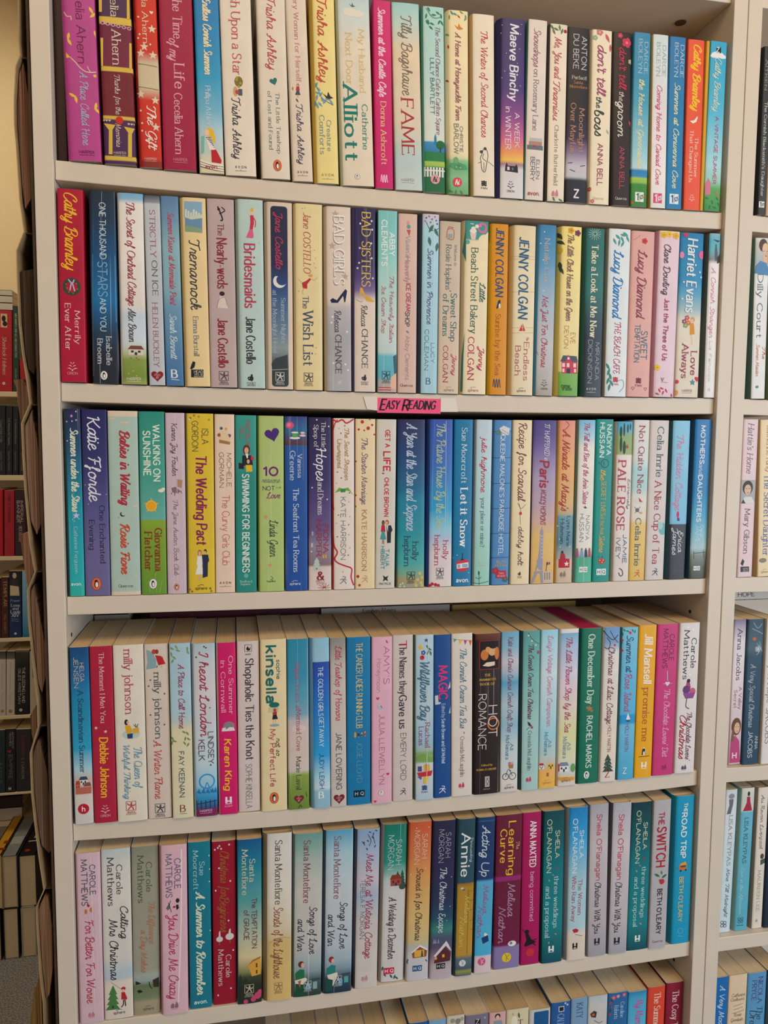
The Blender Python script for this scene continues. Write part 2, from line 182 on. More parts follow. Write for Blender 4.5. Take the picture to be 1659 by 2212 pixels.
# script overrides: looped, swashed letters
SC = {'b': (4.4, '~0,3 1.6,7.4 1.9,9.6 1,10 .4,8 .2,2 1,.2 2.6,.1 4,1.8 3.6,4.2 2.4,4.8'), 'd': (5.2, '~4.6,5 3.2,6.2 1.2,5 .2,2.4 .8,.3 2.6,.4 4.6,4.6|~4.9,10 4.5,3 4.7,.5 5.4,.2 6.2,1.4'), 'f': (3.2, '~.6,3.6 2.6,7.6 2.8,9.8 2,10 1.4,7.6 1,-1.6 .6,-3 0,-2.4 .4,-.6 2.6,1.6'),
 'h': (4.8, '~0,3 1.6,7.4 1.9,9.6 1.1,10 .5,8 .2,0|~.3,3.2 1.8,5.8 3.4,6 4,4.6 3.8,1.2 4.4,.1 5.6,1.4'), 'k': (4.8, '~0,3 1.6,7.4 1.9,9.6 1.1,10 .5,8 .2,0|~.4,3 2.2,5.8 3.8,6 3.6,4.2 1.4,3.2|~1.6,3.4 3,.4 4,0 5.2,1.4'),
 'l': (1.8, '~-.4,2.6 1.6,7.4 1.9,9.6 1.1,10 .5,8 .3,1.4 .9,.1 2.4,1.5'), 'g': (4.8, '~4.4,5.2 3.2,6.3 1.2,5.2 .2,2.6 .9,.4 2.6,.8 4.6,5.6|~4.7,6 4.3,-1 3.2,-3.2 1.4,-3.2 1.2,-1.8 5.4,1.6'), 'y': (4.8, '~.2,6 0,2 1,.2 2.6,.8 4.4,4|~4.6,6.2 4.2,-1 3.1,-3.2 1.3,-3.2 1.2,-1.8 5.4,1.6'),
 's': (3.8, '~-.4,.8 1.4,4 2.2,6.6 3,4 3.2,1.6 2.2,.1 .6,.4'), 'r': (3.6, '~-.4,1 .8,5.2 1.2,6.6 2,5.6 3.2,5.6 3,2 3.4,.2 4.6,1.4'), 'e': (4, '~.3,2.8 2.4,3.6 3.4,5.2 2.4,6.4 .8,5.2 .2,2.6 1,.4 2.6,.1 4.6,1.7'), 'z': (4.2, '~.2,5.6 1.6,6.4 3.8,5.6 .6,.4|~.6,.4 2,.9 3.4,.1 4.8,1.3'),
 'p': (4.8, '~.8,6.4 .4,0 0,-3.2|~.5,3.2 1.8,5.8 3.6,6 4.4,3.8 3.6,.8 2,.2 .6,1.4'), 'o': (4.8, '~2.6,6.2 .8,5 .2,2.6 1,.3 2.8,.2 4.2,2 4.2,4.8 2.6,6.2 3.4,4.9 5.2,5.2'), 'a': (5, '~4.2,5.2 3,6.3 1.1,5.2 .2,2.6 .8,.4 2.4,.6 4.3,5|~4.5,6 4.1,1.2 4.7,.1 5.8,1.4'), 'c': (3.8, '~3.6,5.2 2.4,6.3 .8,5 .2,2.6 1,.3 2.4,.1 4.4,1.7'),
 'i': (1, '~.2,6.2 0,1.4 .6,.1 2,1.5|.6,8.4 .8,9.1'), 't': (2, '~.8,9.4 .3,1.6 .9,.1 2.6,1.6|-.8,6.8 2.8,7'), 'u': (5, '~.2,6.2 0,2 1,.2 2.6,.8 4.4,4.4|~4.6,6.2 4.2,1.4 4.8,.1 6,1.5'), 'n': (4.8, '.5,6 0,0|~.2,3 1.8,5.8 3.4,6 4,4.6 3.8,1.2 4.4,.1 5.6,1.4'), 'm': (7.6, '.5,6 0,0|~.2,3 1.6,5.7 2.9,6 3.5,4.6 3.3,0|~3.5,3 5,5.7 6.4,6 6.9,4.6 6.7,1.2 7.3,.1 8.5,1.4'),
 'w': (6.8, '~.4,6.2 0,2 1,.2 2.4,.8 3.6,4.8|~3.8,6 3.3,1.6 4.3,.2 5.8,1.4 6.4,5.6 7.6,5.2'), 'v': (4.4, '~.2,6 .6,1 1.6,.2 3.6,3 4,6 5.4,5.4'),
 'A': (7.4, '~-.6,.6 .6,0 2.6,3.6 5.6,10.4|~5.6,10.4 5.8,2 6.6,.1 8.2,1|~.8,3.2 3.4,4.4 7,3.8'), 'B': (6.4, '~1.6,9.6 1,4 .2,0|~-.8,7.6 .6,9.8 4,10.6 6.2,9 5,6.2 2.2,5.4 5.4,5.2 6.4,2.8 4.8,.4 1.8,-.2 -.8,1.4'), 'C': (6.4, '~5.2,7.6 6.4,9.4 5,10.6 2.4,9.4 .4,5.6 .6,1.6 2.8,-.2 5.2,.6 7,2.6'), 'D': (7.2, '~1.8,9.6 1.2,4 .4,0|~-1,8 .8,10 4,10.4 7,8 7,3.4 4.4,.2 1.2,-.2 -.6,.9'),
 'E': (5.4, '~5.4,9.2 3.8,10.4 1.8,9.4 1.6,7 4,5.6 1.4,4.8 .2,2.4 1.6,.1 4,.2 6.2,2.2'), 'H': (7.4, '~-1,8.4 .6,10 1.2,8 .6,0|~6.8,10.4 6,4 6,.6 7.8,.8|~-.4,4.6 3,5.6 7.4,5.4'), 'J': (4.4, '~-.6,8.4 1.4,10.2 5,10|~4.2,10 3.2,0 2,-3 .2,-3 -.2,-1.4 4.8,1.6'), 'K': (6.8, '~-1,8.8 .8,10 1,8 .4,0|~6.6,10.4 3.4,6 .8,4.8|~2,5.2 4.4,1.2 6,-.2 8,1.2'),
 'L': (5.6, '~-.6,6.8 1.6,7.6 3.8,9.6 3,10.6 2,9 1.4,2.6 .2,.2 -.6,.9 .6,1.2 3.6,-.2 6.4,1.2'), 'M': (9.2, '~-1.2,.4 .2,.6 1.8,10|~1.8,10 3,2.6 3.8,1|~3.8,1 6,7 7.4,10.2|~7.4,10.2 7.8,2 8.6,.1 10.2,1.2'), 'N': (7.4, '~-1,.2 .4,1 1.6,10|~1.6,10 4,4 5.8,0|~5.8,0 6.8,7 8.4,10.4'), 'P': (6, '~1.8,9.6 1.2,4 .2,-.4|~-1,7.4 .8,10 4.4,10.6 6.4,8.6 5,5.6 1.4,4.6'),
 'R': (6.8, '~1.8,9.6 1.2,4 .2,-.2|~-1,7.4 .8,10 4.4,10.6 6.2,8.8 4.8,6 1.6,5.2|~2.4,5.4 4.6,1.4 6,-.2 8,1.2'), 'S': (5.6, '~-.8,.8 2,.2 4.8,2 4.4,4.6 1.6,6.6 1.6,9.2 3.4,10.6 5.4,9.6 5,8'), 'T': (6.2, '~-1,8 .4,10 3,9.4 7.4,10.6|~4,9.6 3.2,3 2.4,.2 .6,.2'), 'W': (10, '~-1,9 .4,10 1.2,6 2,0|~2,0 4.6,7 5.4,9|~5.4,9 5.8,3 6.2,0|~6.2,0 8.8,6 10.6,10.6'), 'F': (5.4, '~-.8,8.4 .6,10 3,9.6 6.8,10.4|~2.6,9.8 1.8,3 .8,0|1.2,5.2 5,5.6'),
 'Y': (6.2, '~-.6,9 .8,10 1.2,6.4 2.4,5 4,5.6 6,9.4|~6.2,10.4 5,1 3.4,-3 1.4,-3 1.6,-1.2 6.6,1.6'), 'I': (2.4, '~-.8,1 1,.2 2,4 3,10 .6,9.6 0,7.6'), 'Q': (7.4, O_+'|~3,2 6,.8 9.6,-.8'), 'G': (6.6, '~5.6,7.8 6,9.6 4.4,10.4 1.8,8.8 .4,5 1.4,1.2 3.6,.4 6,3.4|~6.4,5 6,0 4.6,-2.6 2,-2.4')}
#      weight, contrast(thin/thick), slant, serif, spacing, script-shapes
ST = {'l': (.078, 1, 0, 0, 1.9, 0), 'n': (.12, 1, 0, 0, 2.0, 0), 'N': (.185, 1, 0, 0, 2.7, 0), 's': (.14, .45, 0, 1, 2.3, 0), 'S': (.2, .4, 0, 1, 3.0, 0), 'i': (.115, .4, .22, 1, 2.2, 0),
      'c': (.125, .45, .26, 0, 1.15, 1), 'C': (.19, .36, .24, 0, 1.4, 1), 'h': (.1, .75, .12, 0, 1.2, 1), 'H': (.19, .7, .1, 0, 2.7, 0), 'D': (.18, .45, 0, 0, 2.6, 0)}
def smooth_pts(p, k=4):
    q = []
    for i in range(len(p)-1):
        a = p[max(0, i-1)]; b = p[i]; c = p[i+1]; d = p[min(len(p)-1, i+2)]
        for j in range(k):
            t = j/k; t2 = t*t; t3 = t2*t
            q.append(tuple(.5*(2*b[n]+(c[n]-a[n])*t+(2*a[n]-5*b[n]+4*c[n]-d[n])*t2+(3*b[n]-a[n]-3*c[n]+d[n])*t3) for n in (0, 1)))
    q.append(p[-1]); return q
PARSED = {}
def glyph(ch, script):
    key = (ch, script)
    if key not in PARSED:
        w, sdef = (SC.get(ch) if script and ch in SC else None) or GL.get(ch, (4, ''))
        st = []
        for sdf in sdef.split('|'):
            if not sdf: continue
            sm = sdf[0] == '~'
            pts = [tuple(float(v) for v in xy.split(',')) for xy in sdf.lstrip('~').split()]
            st.append((smooth_pts(pts) if sm else pts, sm))
        PARSED[key] = (w, st)
    return PARSED[key]
def layout(text, style):
    W, con, slant, serif, sp, scr = ST[style]
    x = 0; strokes = []; rr = random.Random(len(text))
    for ch in text:
        if ch == ' ': x += 4.2 if not scr else 4.6; continue
        w, st = glyph(ch, scr)
        jig = rr.uniform(-.35, .35) if style in 'hHD' else 0
        ends = {}
        for pts, sm in st:
            for e in (pts[0], pts[-1]): ends[e] = ends.get(e, 0)+1
        for pts, sm in st:
            sh = [(px+x+py*slant, py+jig) for px, py in pts]
            tips = [0, 0]
            if serif and len(pts) >= 2:
                for k, (e, nb) in enumerate(((pts[0], pts[1]), (pts[-1], pts[-2]))):
                    dx, dy = abs(e[0]-nb[0]), abs(e[1]-nb[1])
                    if ends[e] == 1 and dy > dx and min(abs(e[1]-v) for v in (0, 6.4, 10, -3)) < .05: tips[k] = 1
                    elif ends[e] == 1 and dx > dy and not sm and e[1] in (0, 10, 5.2): tips[k] = 2
            strokes.append((sh, tips))
        x += w+sp+(rr.uniform(-.2, .2) if style == 'h' else 0)
    xs = [p[0] for s, _ in strokes for p in s]
    if not xs: return [], 0, 1
    return strokes, min(xs), max(xs)
def text_polys(text, style, length, cap):
    """Quads in text space: x along the line 0..length, y up from the baseline, cap = capital height (mm)."""
    W, con, slant, serif, sp, scr = ST[style]
    strokes, x0, x1 = layout(text, style)
    if not strokes: return []
    sy = cap/10; sx = length/max(1e-6, x1-x0)
    wt = W*cap*max(.55, min(1.15, (sx/sy)**.5))
    out = []
    for pts, tips in strokes:
        p = [((a-x0)*sx, b*sy) for a, b in pts]
        q = [p[0]]
        for a in p[1:]:
            if abs(a[0]-q[-1][0])+abs(a[1]-q[-1][1]) > 1e-4: q.append(a)
        if len(q) < 2: q.append((q[0][0]+.01, q[0][1]))
        n = len(q); Lf = []; Rt = []
        for i in range(n):
            a = q[max(0, i-1)]; b = q[min(n-1, i+1)]
            dx, dy = b[0]-a[0], b[1]-a[1]; d = math.hypot(dx, dy) or 1; dx /= d; dy /= d
            if scr: k = con+(1-con)*abs(dy*.85+dx*.5) if con < .7 else 1
            else: k = con+(1-con)*abs(dy)
            hw = wt*k/2
            ex = 0
            if i == 0: ex = -wt*.25
            elif i == n-1: ex = wt*.25
            c = (q[i][0]+dx*ex, q[i][1]+dy*ex)
            Lf.append((c[0]-dy*hw, c[1]+dx*hw)); Rt.append((c[0]+dy*hw, c[1]-dx*hw))
        for i in range(n-1): out.append([Lf[i], Rt[i], Rt[i+1], Lf[i+1]])
        for k, e in ((0, q[0]), (1, q[-1])):
            if tips[k] == 1:
                s = wt*1.2; t = wt*con*.4
                out.append([(e[0]-s, e[1]-t), (e[0]+s, e[1]-t), (e[0]+s, e[1]+t), (e[0]-s, e[1]+t)])
            elif tips[k] == 2:
                t = wt*con*.42; up = -1 if e[1] > cap*.9 else 1
                s0, s1 = (0, cap*.17*up) if e[1] < .1 or e[1] > cap*.9 else (-cap*.09, cap*.09)
                out.append([(e[0]-t, e[1]+s0), (e[0]+t, e[1]+s0), (e[0]+t, e[1]+s1), (e[0]-t, e[1]+s1)])
    return out
# ---------------------------------------------------------------- printed decoration on a spine
def spine_profile(w, slm, dsl):
    """Gently rounded spine seen from above: (x from the left edge, depth) in mm."""
    rr = min(1.3, w*.1); B = min(.6, w*.022)
    p = [(0, dsl), (slm*.3, dsl*.5), (slm*.72, dsl*.14), (slm, 0)]
    for i in range(1, 10):
        t = i/10; p.append((slm+(w-slm-rr)*t, -B*(1-abs(2*t-1)**2.6)))
    return p+[(w-rr, 0), (w-rr*.62, rr*.1), (w-rr*.25, rr*.36), (w, rr)]
def clip_x(poly, x0, x1):
    for lim, sg in ((x0, 1), (x1, -1)):
        out = []
        for i in range(len(poly)):
            a, b = poly[i-1], poly[i]; ia, ib = (a[0]-lim)*sg >= 0, (b[0]-lim)*sg >= 0
            if ia != ib:
                k = (lim-a[0])/(b[0]-a[0]); out.append((lim, a[1]+(b[1]-a[1])*k))
            if ib: out.append(b)
        poly = out
        if len(poly) < 3: return None
    return poly
class Print:
    """Collects flat printed shapes of one book; x mm from its left edge, u mm down from its head."""
    def __init__(s, w, h, slm, dsl):
        s.w = w; s.h = h; s.slm = slm; s.dsl = dsl; s.parts = {}; s.ill = []; s.n = 0; s.prof = spine_profile(w, slm, dsl)
    def depth(s, x):
        for (a, ya), (b, yb) in zip(s.prof, s.prof[1:]):
            if x <= b: return ya+(yb-ya)*(max(x, a)-a)/max(1e-6, b-a)
        return s.prof[-1][1]
    def pieces(s, p):
        xs = [a[0] for a in p]
        if max(xs)-min(xs) < 1.6: return [p]
        out = []
        for (a, _), (b, _) in zip(s.prof, s.prof[1:]):
            if b > min(xs) and a < max(xs):
                q = clip_x(p, a, b)
                if q: out.append(q)
        return out
    def add(s, part, colr, polys):
        if part == 'illustration': V, F, M, K = [], [], [], []; s.ill.append((V, F, M, K))
        else: V, F, M, K = s.parts.setdefault(part, ([], [], [], []))
        s.n += 1; lay = .07+.012*s.n; s.j = 0
        if colr not in K: K.append(colr)
        mi = K.index(colr)
        for p0 in polys:
            s.j = (s.j+1) % 6
            p0 = [(min(s.w-.3, max(.2, x)), min(s.h-.3, max(.3, u))) for x, u in p0]
            for p in s.pieces(p0):
                b = len(V)
                V += [((x-s.w/2)/1000, (s.depth(x)-lay-s.j*.0018)/1000, (s.h-u)/1000) for x, u in p]
                F.append(tuple(range(b, b+len(p)))); M.append(mi)
    def build(s, parent):
        # pictures that touch or nearly touch form one illustration; tiny scattered specks form the printed pattern
        boxes = []
        for V, F, M, K in s.ill:
            xs = [v[0] for v in V]; zs = [v[2] for v in V]; boxes.append([min(xs), max(xs), min(zs), max(zs)])
        grp = list(range(len(boxes)))
        def find(i):
            while grp[i] != i: i = grp[i]
            return i
        g = .0022
        for i in range(len(boxes)):
            for j in range(i):
                a, b = boxes[i], boxes[j]
                if a[0]-g < b[1] and b[0]-g < a[1] and a[2]-g < b[3] and b[2]-g < a[3]: grp[find(i)] = find(j)
        sets = {}
        for i in range(len(boxes)): sets.setdefault(find(i), []).append(i)
        jobs = [(p, d) for p, d in s.parts.items()]; speck = []
        for ids in sets.values():
            a0 = min(boxes[i][0] for i in ids); a1 = max(boxes[i][1] for i in ids); c0 = min(boxes[i][2] for i in ids); c1 = max(boxes[i][3] for i in ids)
            if (a1-a0)*(c1-c0) < 1.6e-5: speck += ids
            else: jobs.append(('illustration', ids))
        if speck: jobs.append(('printed_pattern', speck))
        for part, d in jobs:
            if isinstance(d, list):
                V, F, M, K = [], [], [], []
                for i in d:
                    v, f, m, k = s.ill[i]; b = len(V)
                    if k[0] not in K: K.append(k[0])
                    V += v; F += [tuple(q+b for q in p) for p in f]; M += [K.index(k[0])]*len(f)
            else: V, F, M, K = d
            link(part, V, F, [ink(c) for c in K], parent, M)
    def vtext(s, part, text, style, c, u0, u1, xa, xb, cap):
        L = math.hypot(u1-u0, xb-xa); ca, sa = (u1-u0)/L, (xb-xa)/L
        P = []
        for q in text_polys(text, style, L, cap):
            P.append([(xa+a*sa+(b-cap/2)*ca, u0+a*ca-(b-cap/2)*sa) for a, b in q])
        s.add(part, c, P)
    def htext(s, part, text, style, c, x, u, width, cap=None):
        st, x0, x1 = layout(text, style)
        if cap is None: cap = min(9, width/max(1, x1-x0)*10*(1.0 if len(text) > 1 else 1))
        if len(text) == 1: width = cap*(x1-x0)/10 if x1 > x0 else .3
        s.add(part, c, [[(x-width/2+a, u+cap/2-b) for a, b in q] for q in text_polys(text, style, width, cap)])
    def ell(s, c, x, u, rx, ry, part='illustration', n=20):
        s.add(part, c, [[(x+rx*math.cos(i*2*math.pi/n), u+ry*math.sin(i*2*math.pi/n)) for i in range(n)]])
    def line(s, c, wd, pts, part='illustration', sm=True):
        if sm and len(pts) > 2: pts = smooth_pts(pts, 4)
        P = []; n = len(pts); A = []; B = []
        for i in range(n):
            a = pts[max(0, i-1)]; b = pts[min(n-1, i+1)]; dx, dy = b[0]-a[0], b[1]-a[1]; d = math.hypot(dx, dy) or 1
            A.append((pts[i][0]-dy/d*wd/2, pts[i][1]+dx/d*wd/2)); B.append((pts[i][0]+dy/d*wd/2, pts[i][1]-dx/d*wd/2))
        s.add(part, c, [[A[i], B[i], B[i+1], A[i+1]] for i in range(n-1)])
    def rect(s, c, x0, u0, x1, u1, part='illustration'): s.add(part, c, [[(x0, u0), (x1, u0), (x1, u1), (x0, u1)]])
    def ring(s, c, x, u, r, wd, part='illustration', n=24):
        P = []
        for i in range(n):
            a, b = i*2*math.pi/n, (i+1)*2*math.pi/n
            P.append([(x+(r+k)*math.cos(t), u+(r+k)*math.sin(t)) for t, k in ((a, -wd/2), (b, -wd/2), (b, wd/2), (a, wd/2))])
        s.add(part, c, P)
    def heart(s, c, x, u, sz, ang=0, part='illustration', outline=0):
        pts = []
        for i in range(22):
            t = i*2*math.pi/22; hx = 16*math.sin(t)**3/34*sz; hy = -(13*math.cos(t)-5*math.cos(2*t)-2*math.cos(3*t)-math.cos(4*t))/34*sz
            a = math.radians(ang); pts.append((x+hx*math.cos(a)-hy*math.sin(a), u+hx*math.sin(a)+hy*math.cos(a)))
        if outline: s.line(c, outline, pts+[pts[0]], part, False)
        else: s.add(part, c, [pts])
    def leaf(s, c, x, u, ln, ang):
        a = math.radians(ang); P = []
        for t in (-.5, -.3, -.05, .2, .5, .2, -.05, -.3):
            P.append(t)
        wv = (0, .12, .18, .13, 0, -.13, -.18, -.12)
        s.add('illustration', c, [[(x+ln*(t*math.cos(a)-k*math.sin(a)), u+ln*(t*math.sin(a)+k*math.cos(a))) for t, k in zip(P, wv)]])
    def star(s, c, x, u, r):
        s.add('illustration', c, [[(x+(r if i % 2 == 0 else r*.42)*math.sin(i*math.pi/5), u-(r if i % 2 == 0 else r*.42)*math.cos(i*math.pi/5)) for i in range(10)]])
    def mark(s, kind, c, x, u, wd, c2):
        pm = 'publisher_mark'; H = wd/2
        if kind in ('peng', 'penw', 'pen'):
            bg = {'peng': c, 'penw': c, 'pen': c}[kind]; dk = '1c1c20'
            if kind == 'pen': s.ring(c, x, u, H*.95, wd*.06, pm); s.ell('E4DCD4', x, u, H*.9, H*.95, pm); dk = c
            else:
                s.ell('2a2426', x, u, H*1.06, H*1.42, pm); s.ell(bg, x, u, H*1.0, H*1.36, pm)
            k = .62 if kind == 'pen' else .9
            s.ell(dk, x, u+H*.1, H*.5*k, H*.95*k, pm); s.ell('E8E4DC', x+H*.06, u+H*.2, H*.32*k, H*.68*k, pm); s.ell(dk, x-H*.04, u-H*.7*k, H*.3*k, H*.3*k, pm)
            s.add(pm, dk, [[(x-H*.3*k, u-H*.75*k), (x-H*.62*k, u-H*.58*k), (x-H*.28*k, u-H*.55*k)]])
        elif kind == 'HARPER':
            s.htext(pm, 'HARPER', 'n', c, x, u, wd, wd*.2); s.rect(c, x-H, u+wd*.19, x+H, u+wd*.215, pm)
        elif kind == 'AVN':
            s.htext(pm, 'A V O N', 'N', c, x, u, wd, wd*.2); s.rect(c, x-H, u+wd*.33, x+H, u+wd*.36, pm); s.rect(c, x-wd*.012, u+wd*.2, x+wd*.012, u+wd*.33, pm)
        elif kind == 'orion':
            for i in range(3):
                y0 = u-H*.75+i*H*.55; k = .45+.28*i
                s.add(pm, c, [[(x, y0+H*.42), (x-H*k*.5, y0-H*.02), (x-H*k, y0+H*.08), (x-H*k*.55, y0+H*.16)], [(x, y0+H*.42), (x+H*k*.55, y0+H*.16), (x+H*k, y0+H*.08), (x+H*k*.5, y0-H*.02)]])
            s.add(pm, c, [[(x-H*.05, u+H*.6), (x+H*.05, u+H*.6), (x+H*.14, u+H*.95), (x-H*.14, u+H*.95)]])
        elif kind == 'pan':
            for i in range(3):
                y0 = u-H*.9+i*H*.5
                s.line(c, H*.36, [(x-H*.8, y0), (x-H*.35, y0+H*.28), (x, y0), (x+H*.4, y0+H*.28), (x+H*.8, y0+H*.1)], pm)
            s.htext(pm, 'PAN', 'n', c, x, u+H*1.15, wd*.95, wd*.3)
        elif kind == 'hi':
            s.ell(c, x, u, H, H, pm); s.htext(pm, 'hi', 'C', c2, x, u, wd*.46, wd*.5)
        elif kind == 'ten':
            s.rect(c, x-H, u-H, x+H, u+H, pm); s.rect(c2, x-H*.02, u-H, x+H*.04, u+H, pm)
            s.htext(pm, '1', 'N', c2, x-H*.45, u, wd*.2, wd*.7); s.ring(c2, x+H*.5, u, H*.36, H*.16, pm); s.line(c2, H*.13, [(x+H*.15, u+H*.6), (x+H*.85, u-H*.6)], pm)
        elif kind == 'hd':
            s.rect(c, x-H*.85, u-H, x-H*.3, u+H*.7, pm); s.rect(c, x+H*.3, u-H, x+H*.85, u+H*.7, pm); s.rect(c, x-H*.4, u-H*.02, x+H*.4, u+H*.35, pm); s.rect(c, x-H*.85, u+H*.85, x+H*.85, u+H, pm)
        elif kind == 'hq':
            for k, ch in ((-1, 'H'), (1, 'Q')):
                s.rect(c, x+k*H*.52-H*.48, u-H*.62, x+k*H*.52+H*.48, u+H*.62, pm); s.htext(pm, ch, 'N', c2, x+k*H*.52, u, H*.4, H*.6)
        elif kind == 'ss':
            t = wd*.05
            for a, b, cc, d in ((-H, -H, H, -H+t), (-H, H-t, H, H), (-H, -H, -H+t, H), (H-t, -H, H, H)): s.rect(c, x+a, u+b, x+cc, u+d, pm)
            s.ell(c, x+H*.1, u-H*.62, H*.17, H*.17, pm)
            for pts in ([(x+H*.1, u-H*.5), (x, u), (x-H*.6, u+H*.8)], [(x, u), (x+H*.35, u+H*.4), (x+H*.5, u+H*.85)], [(x+H*.1, u-H*.35), (x-H*.4, u-H*.2), (x-H*.7, u-H*.6)], [(x+H*.1, u-H*.3), (x+H*.5, u), (x+H*.8, u-H*.3)]): s.line(c, wd*.1, pts, pm)
            s.htext(pm, 'SIMON &', 's', c, x, u+H*1.32, wd*.8, wd*.17); s.htext(pm, 'SCHUSTER', 's', c, x, u+H*1.72, wd, wd*.17)
        elif kind == 'sphere':
            s.htext(pm, 'sphere', 'n', c, x, u+wd*.1, wd, wd*.26); s.line(c, wd*.035, [(x-H*.6, u-wd*.08), (x-H*.1, u-wd*.2), (x+H*.5, u-wd*.16)], pm)
        elif kind == 'quercus': s.htext(pm, 'Quercus', 's', c, x, u, wd, wd*.2)
        elif kind == 'bl':
            for pts in ([(x-H*.2, u-H*.9), (x+H*.5, u-H*.75), (x+H*.2, u-H*.1), (x-H*.2, u+H*.1)], [(x, u-H*.3), (x-H*.1, u+H*.3), (x-H*.9, u+H*.9)], [(x-H*.05, u+H*.1), (x+H*.5, u+H*.5), (x+H*.7, u+H*1.0)], [(x-H*.8, u-H*.1), (x-H*.2, u-H*.3), (x+H*.8, u)]): s.line(c, wd*.09, pts, pm)
        elif kind == 'pk':
            s.ell(c, x, u+H*.1, H*.6, H*.8, pm); s.ell(c, x+H*.1, u-H*.8, H*.3, H*.4, pm); s.line(c, wd*.16, [(x-H*.6, u+H*.7), (x-H, u), (x-H*.6, u-H*.4)], pm)
            s.htext(pm, 'POCKET', 's', c, x, u+H*1.5, wd*1.3, wd*.26); s.htext(pm, 'BOOKS', 's', c, x, u+H*2.15, wd*1.2, wd*.26)
        elif kind == 'el':
            s.rect(c, x-H*.9, u+H*.05, x-H*.08, u+H*.8, pm); s.rect(c, x+H*.08, u+H*.05, x+H*.9, u+H*.8, pm)
            s.add(pm, c, [[(x-H*.9, u), (x-H*.08, u), (x-H*.3, u-H*.5), (x-H*.7, u-H*.35)], [(x+H*.08, u), (x+H*.9, u), (x+H*.5, u-H*.9), (x+H*.3, u-H*.4)]]); s.rect(c, x-H*.7, u+H*1.05, x+H*.7, u+H*1.12, pm)
        elif kind == 'ch':
            s.heart(c, x, u, wd*1.05, 0, pm); s.htext(pm, 'choc', 'c', 'C89890', x, u-wd*.1, wd*.5, wd*.2); s.htext(pm, 'lit', 'c', 'C89890', x, u+wd*.14, wd*.25, wd*.2)
        elif kind == 'sq':
            pts = [(x-H+wd*i/12, u+(H*.8 if i % 4 in (0, 3) else -H*.8)) for i in range(13)]; s.line(c, wd*.1, pts, pm)
        elif kind == 'disc':
            s.ell(c, x, u, H, H, pm); s.htext(pm, 'h', 'N', c2, x, u, H*.7, H*.9)
        elif kind == 'disc2':
            s.ell(c, x, u, H, H, pm); s.line(c2, wd*.06, [(x-H*.3, u-H*.8), (x, u), (x-H*.1, u+H*.8)], pm); s.line(c2, wd*.06, [(x, u), (x+H*.6, u-H*.5)], pm); s.line(c2, wd*.06, [(x, u), (x+H*.5, u+H*.5)], pm)
    def draw(s, e, parent):
        t = e[0]
        pair = lambda a: list(zip(a[::2], a[1::2]))
        if t == 't': s.vtext(e[1], e[2], e[3], e[4], *e[5:])
        elif t == 'k': s.htext(e[1], e[2], e[3], e[4], e[5], e[6], e[7])
        elif t == 'm': s.mark(*e[1:])
        elif t == 'e': s.ell(*e[1:])
        elif t == 'p': s.add('illustration', e[1], [pair(e[2])])
        elif t == 'l': s.line(e[1], e[2], pair(e[3]))
        elif t == 'h': s.heart(*e[1:])
        elif t == 'f': s.leaf(*e[1:])
        elif t == 's': s.star(*e[1:])
        elif t == 'ring': s.ring(*e[1:])
        elif t == 'moon':
            _, c, x, u, r = e; P = [(x+r*math.cos(a), u+r*math.sin(a)) for a in [math.radians(20+i*14) for i in range(16)]]
            Q = [(x+r*.35+r*.85*math.cos(a), u-r*.2+r*.8*math.sin(a)) for a in [math.radians(225-i*12.5) for i in range(16)]]
            n = 16; s.add('illustration', c, [[P[i], P[i+1], Q[n-2-i], Q[n-1-i]] for i in range(n-1)])
        elif t == 'ho': s.heart(e[1], e[2], e[3], e[4], 0, 'illustration', e[4]*.12)
        elif t == 'ro':
            _, c, x, u, r, wd = e; s.line(c, wd, [(x-r, u-r), (x+r, u-r), (x+r, u+r), (x-r, u+r), (x-r, u-r)], 'publisher_mark', False)
        elif t == 'rr':
            _, c, x0, u0, x1, u1, r, stops = e; pts = []
            for cx, cy, a0 in ((x1-r, u0+r, -90), (x1-r, u1-r, 0), (x0+r, u1-r, 90), (x0+r, u0+r, 180)):
                pts += [(cx+r*math.cos(math.radians(a0+i*22.5)), cy+r*math.sin(math.radians(a0+i*22.5))) for i in range(5)]
            V = []; F = []
            for p in s.pieces(pts):
                b = len(V); V += [((x-s.w/2)/1000, (s.depth(x)-.05)/1000, (s.h-u)/1000) for x, u in p]; F.append(tuple(range(b, b+len(p))))
            link('printed_panel', V, F, cover_mat(stops or c, .2), parent)
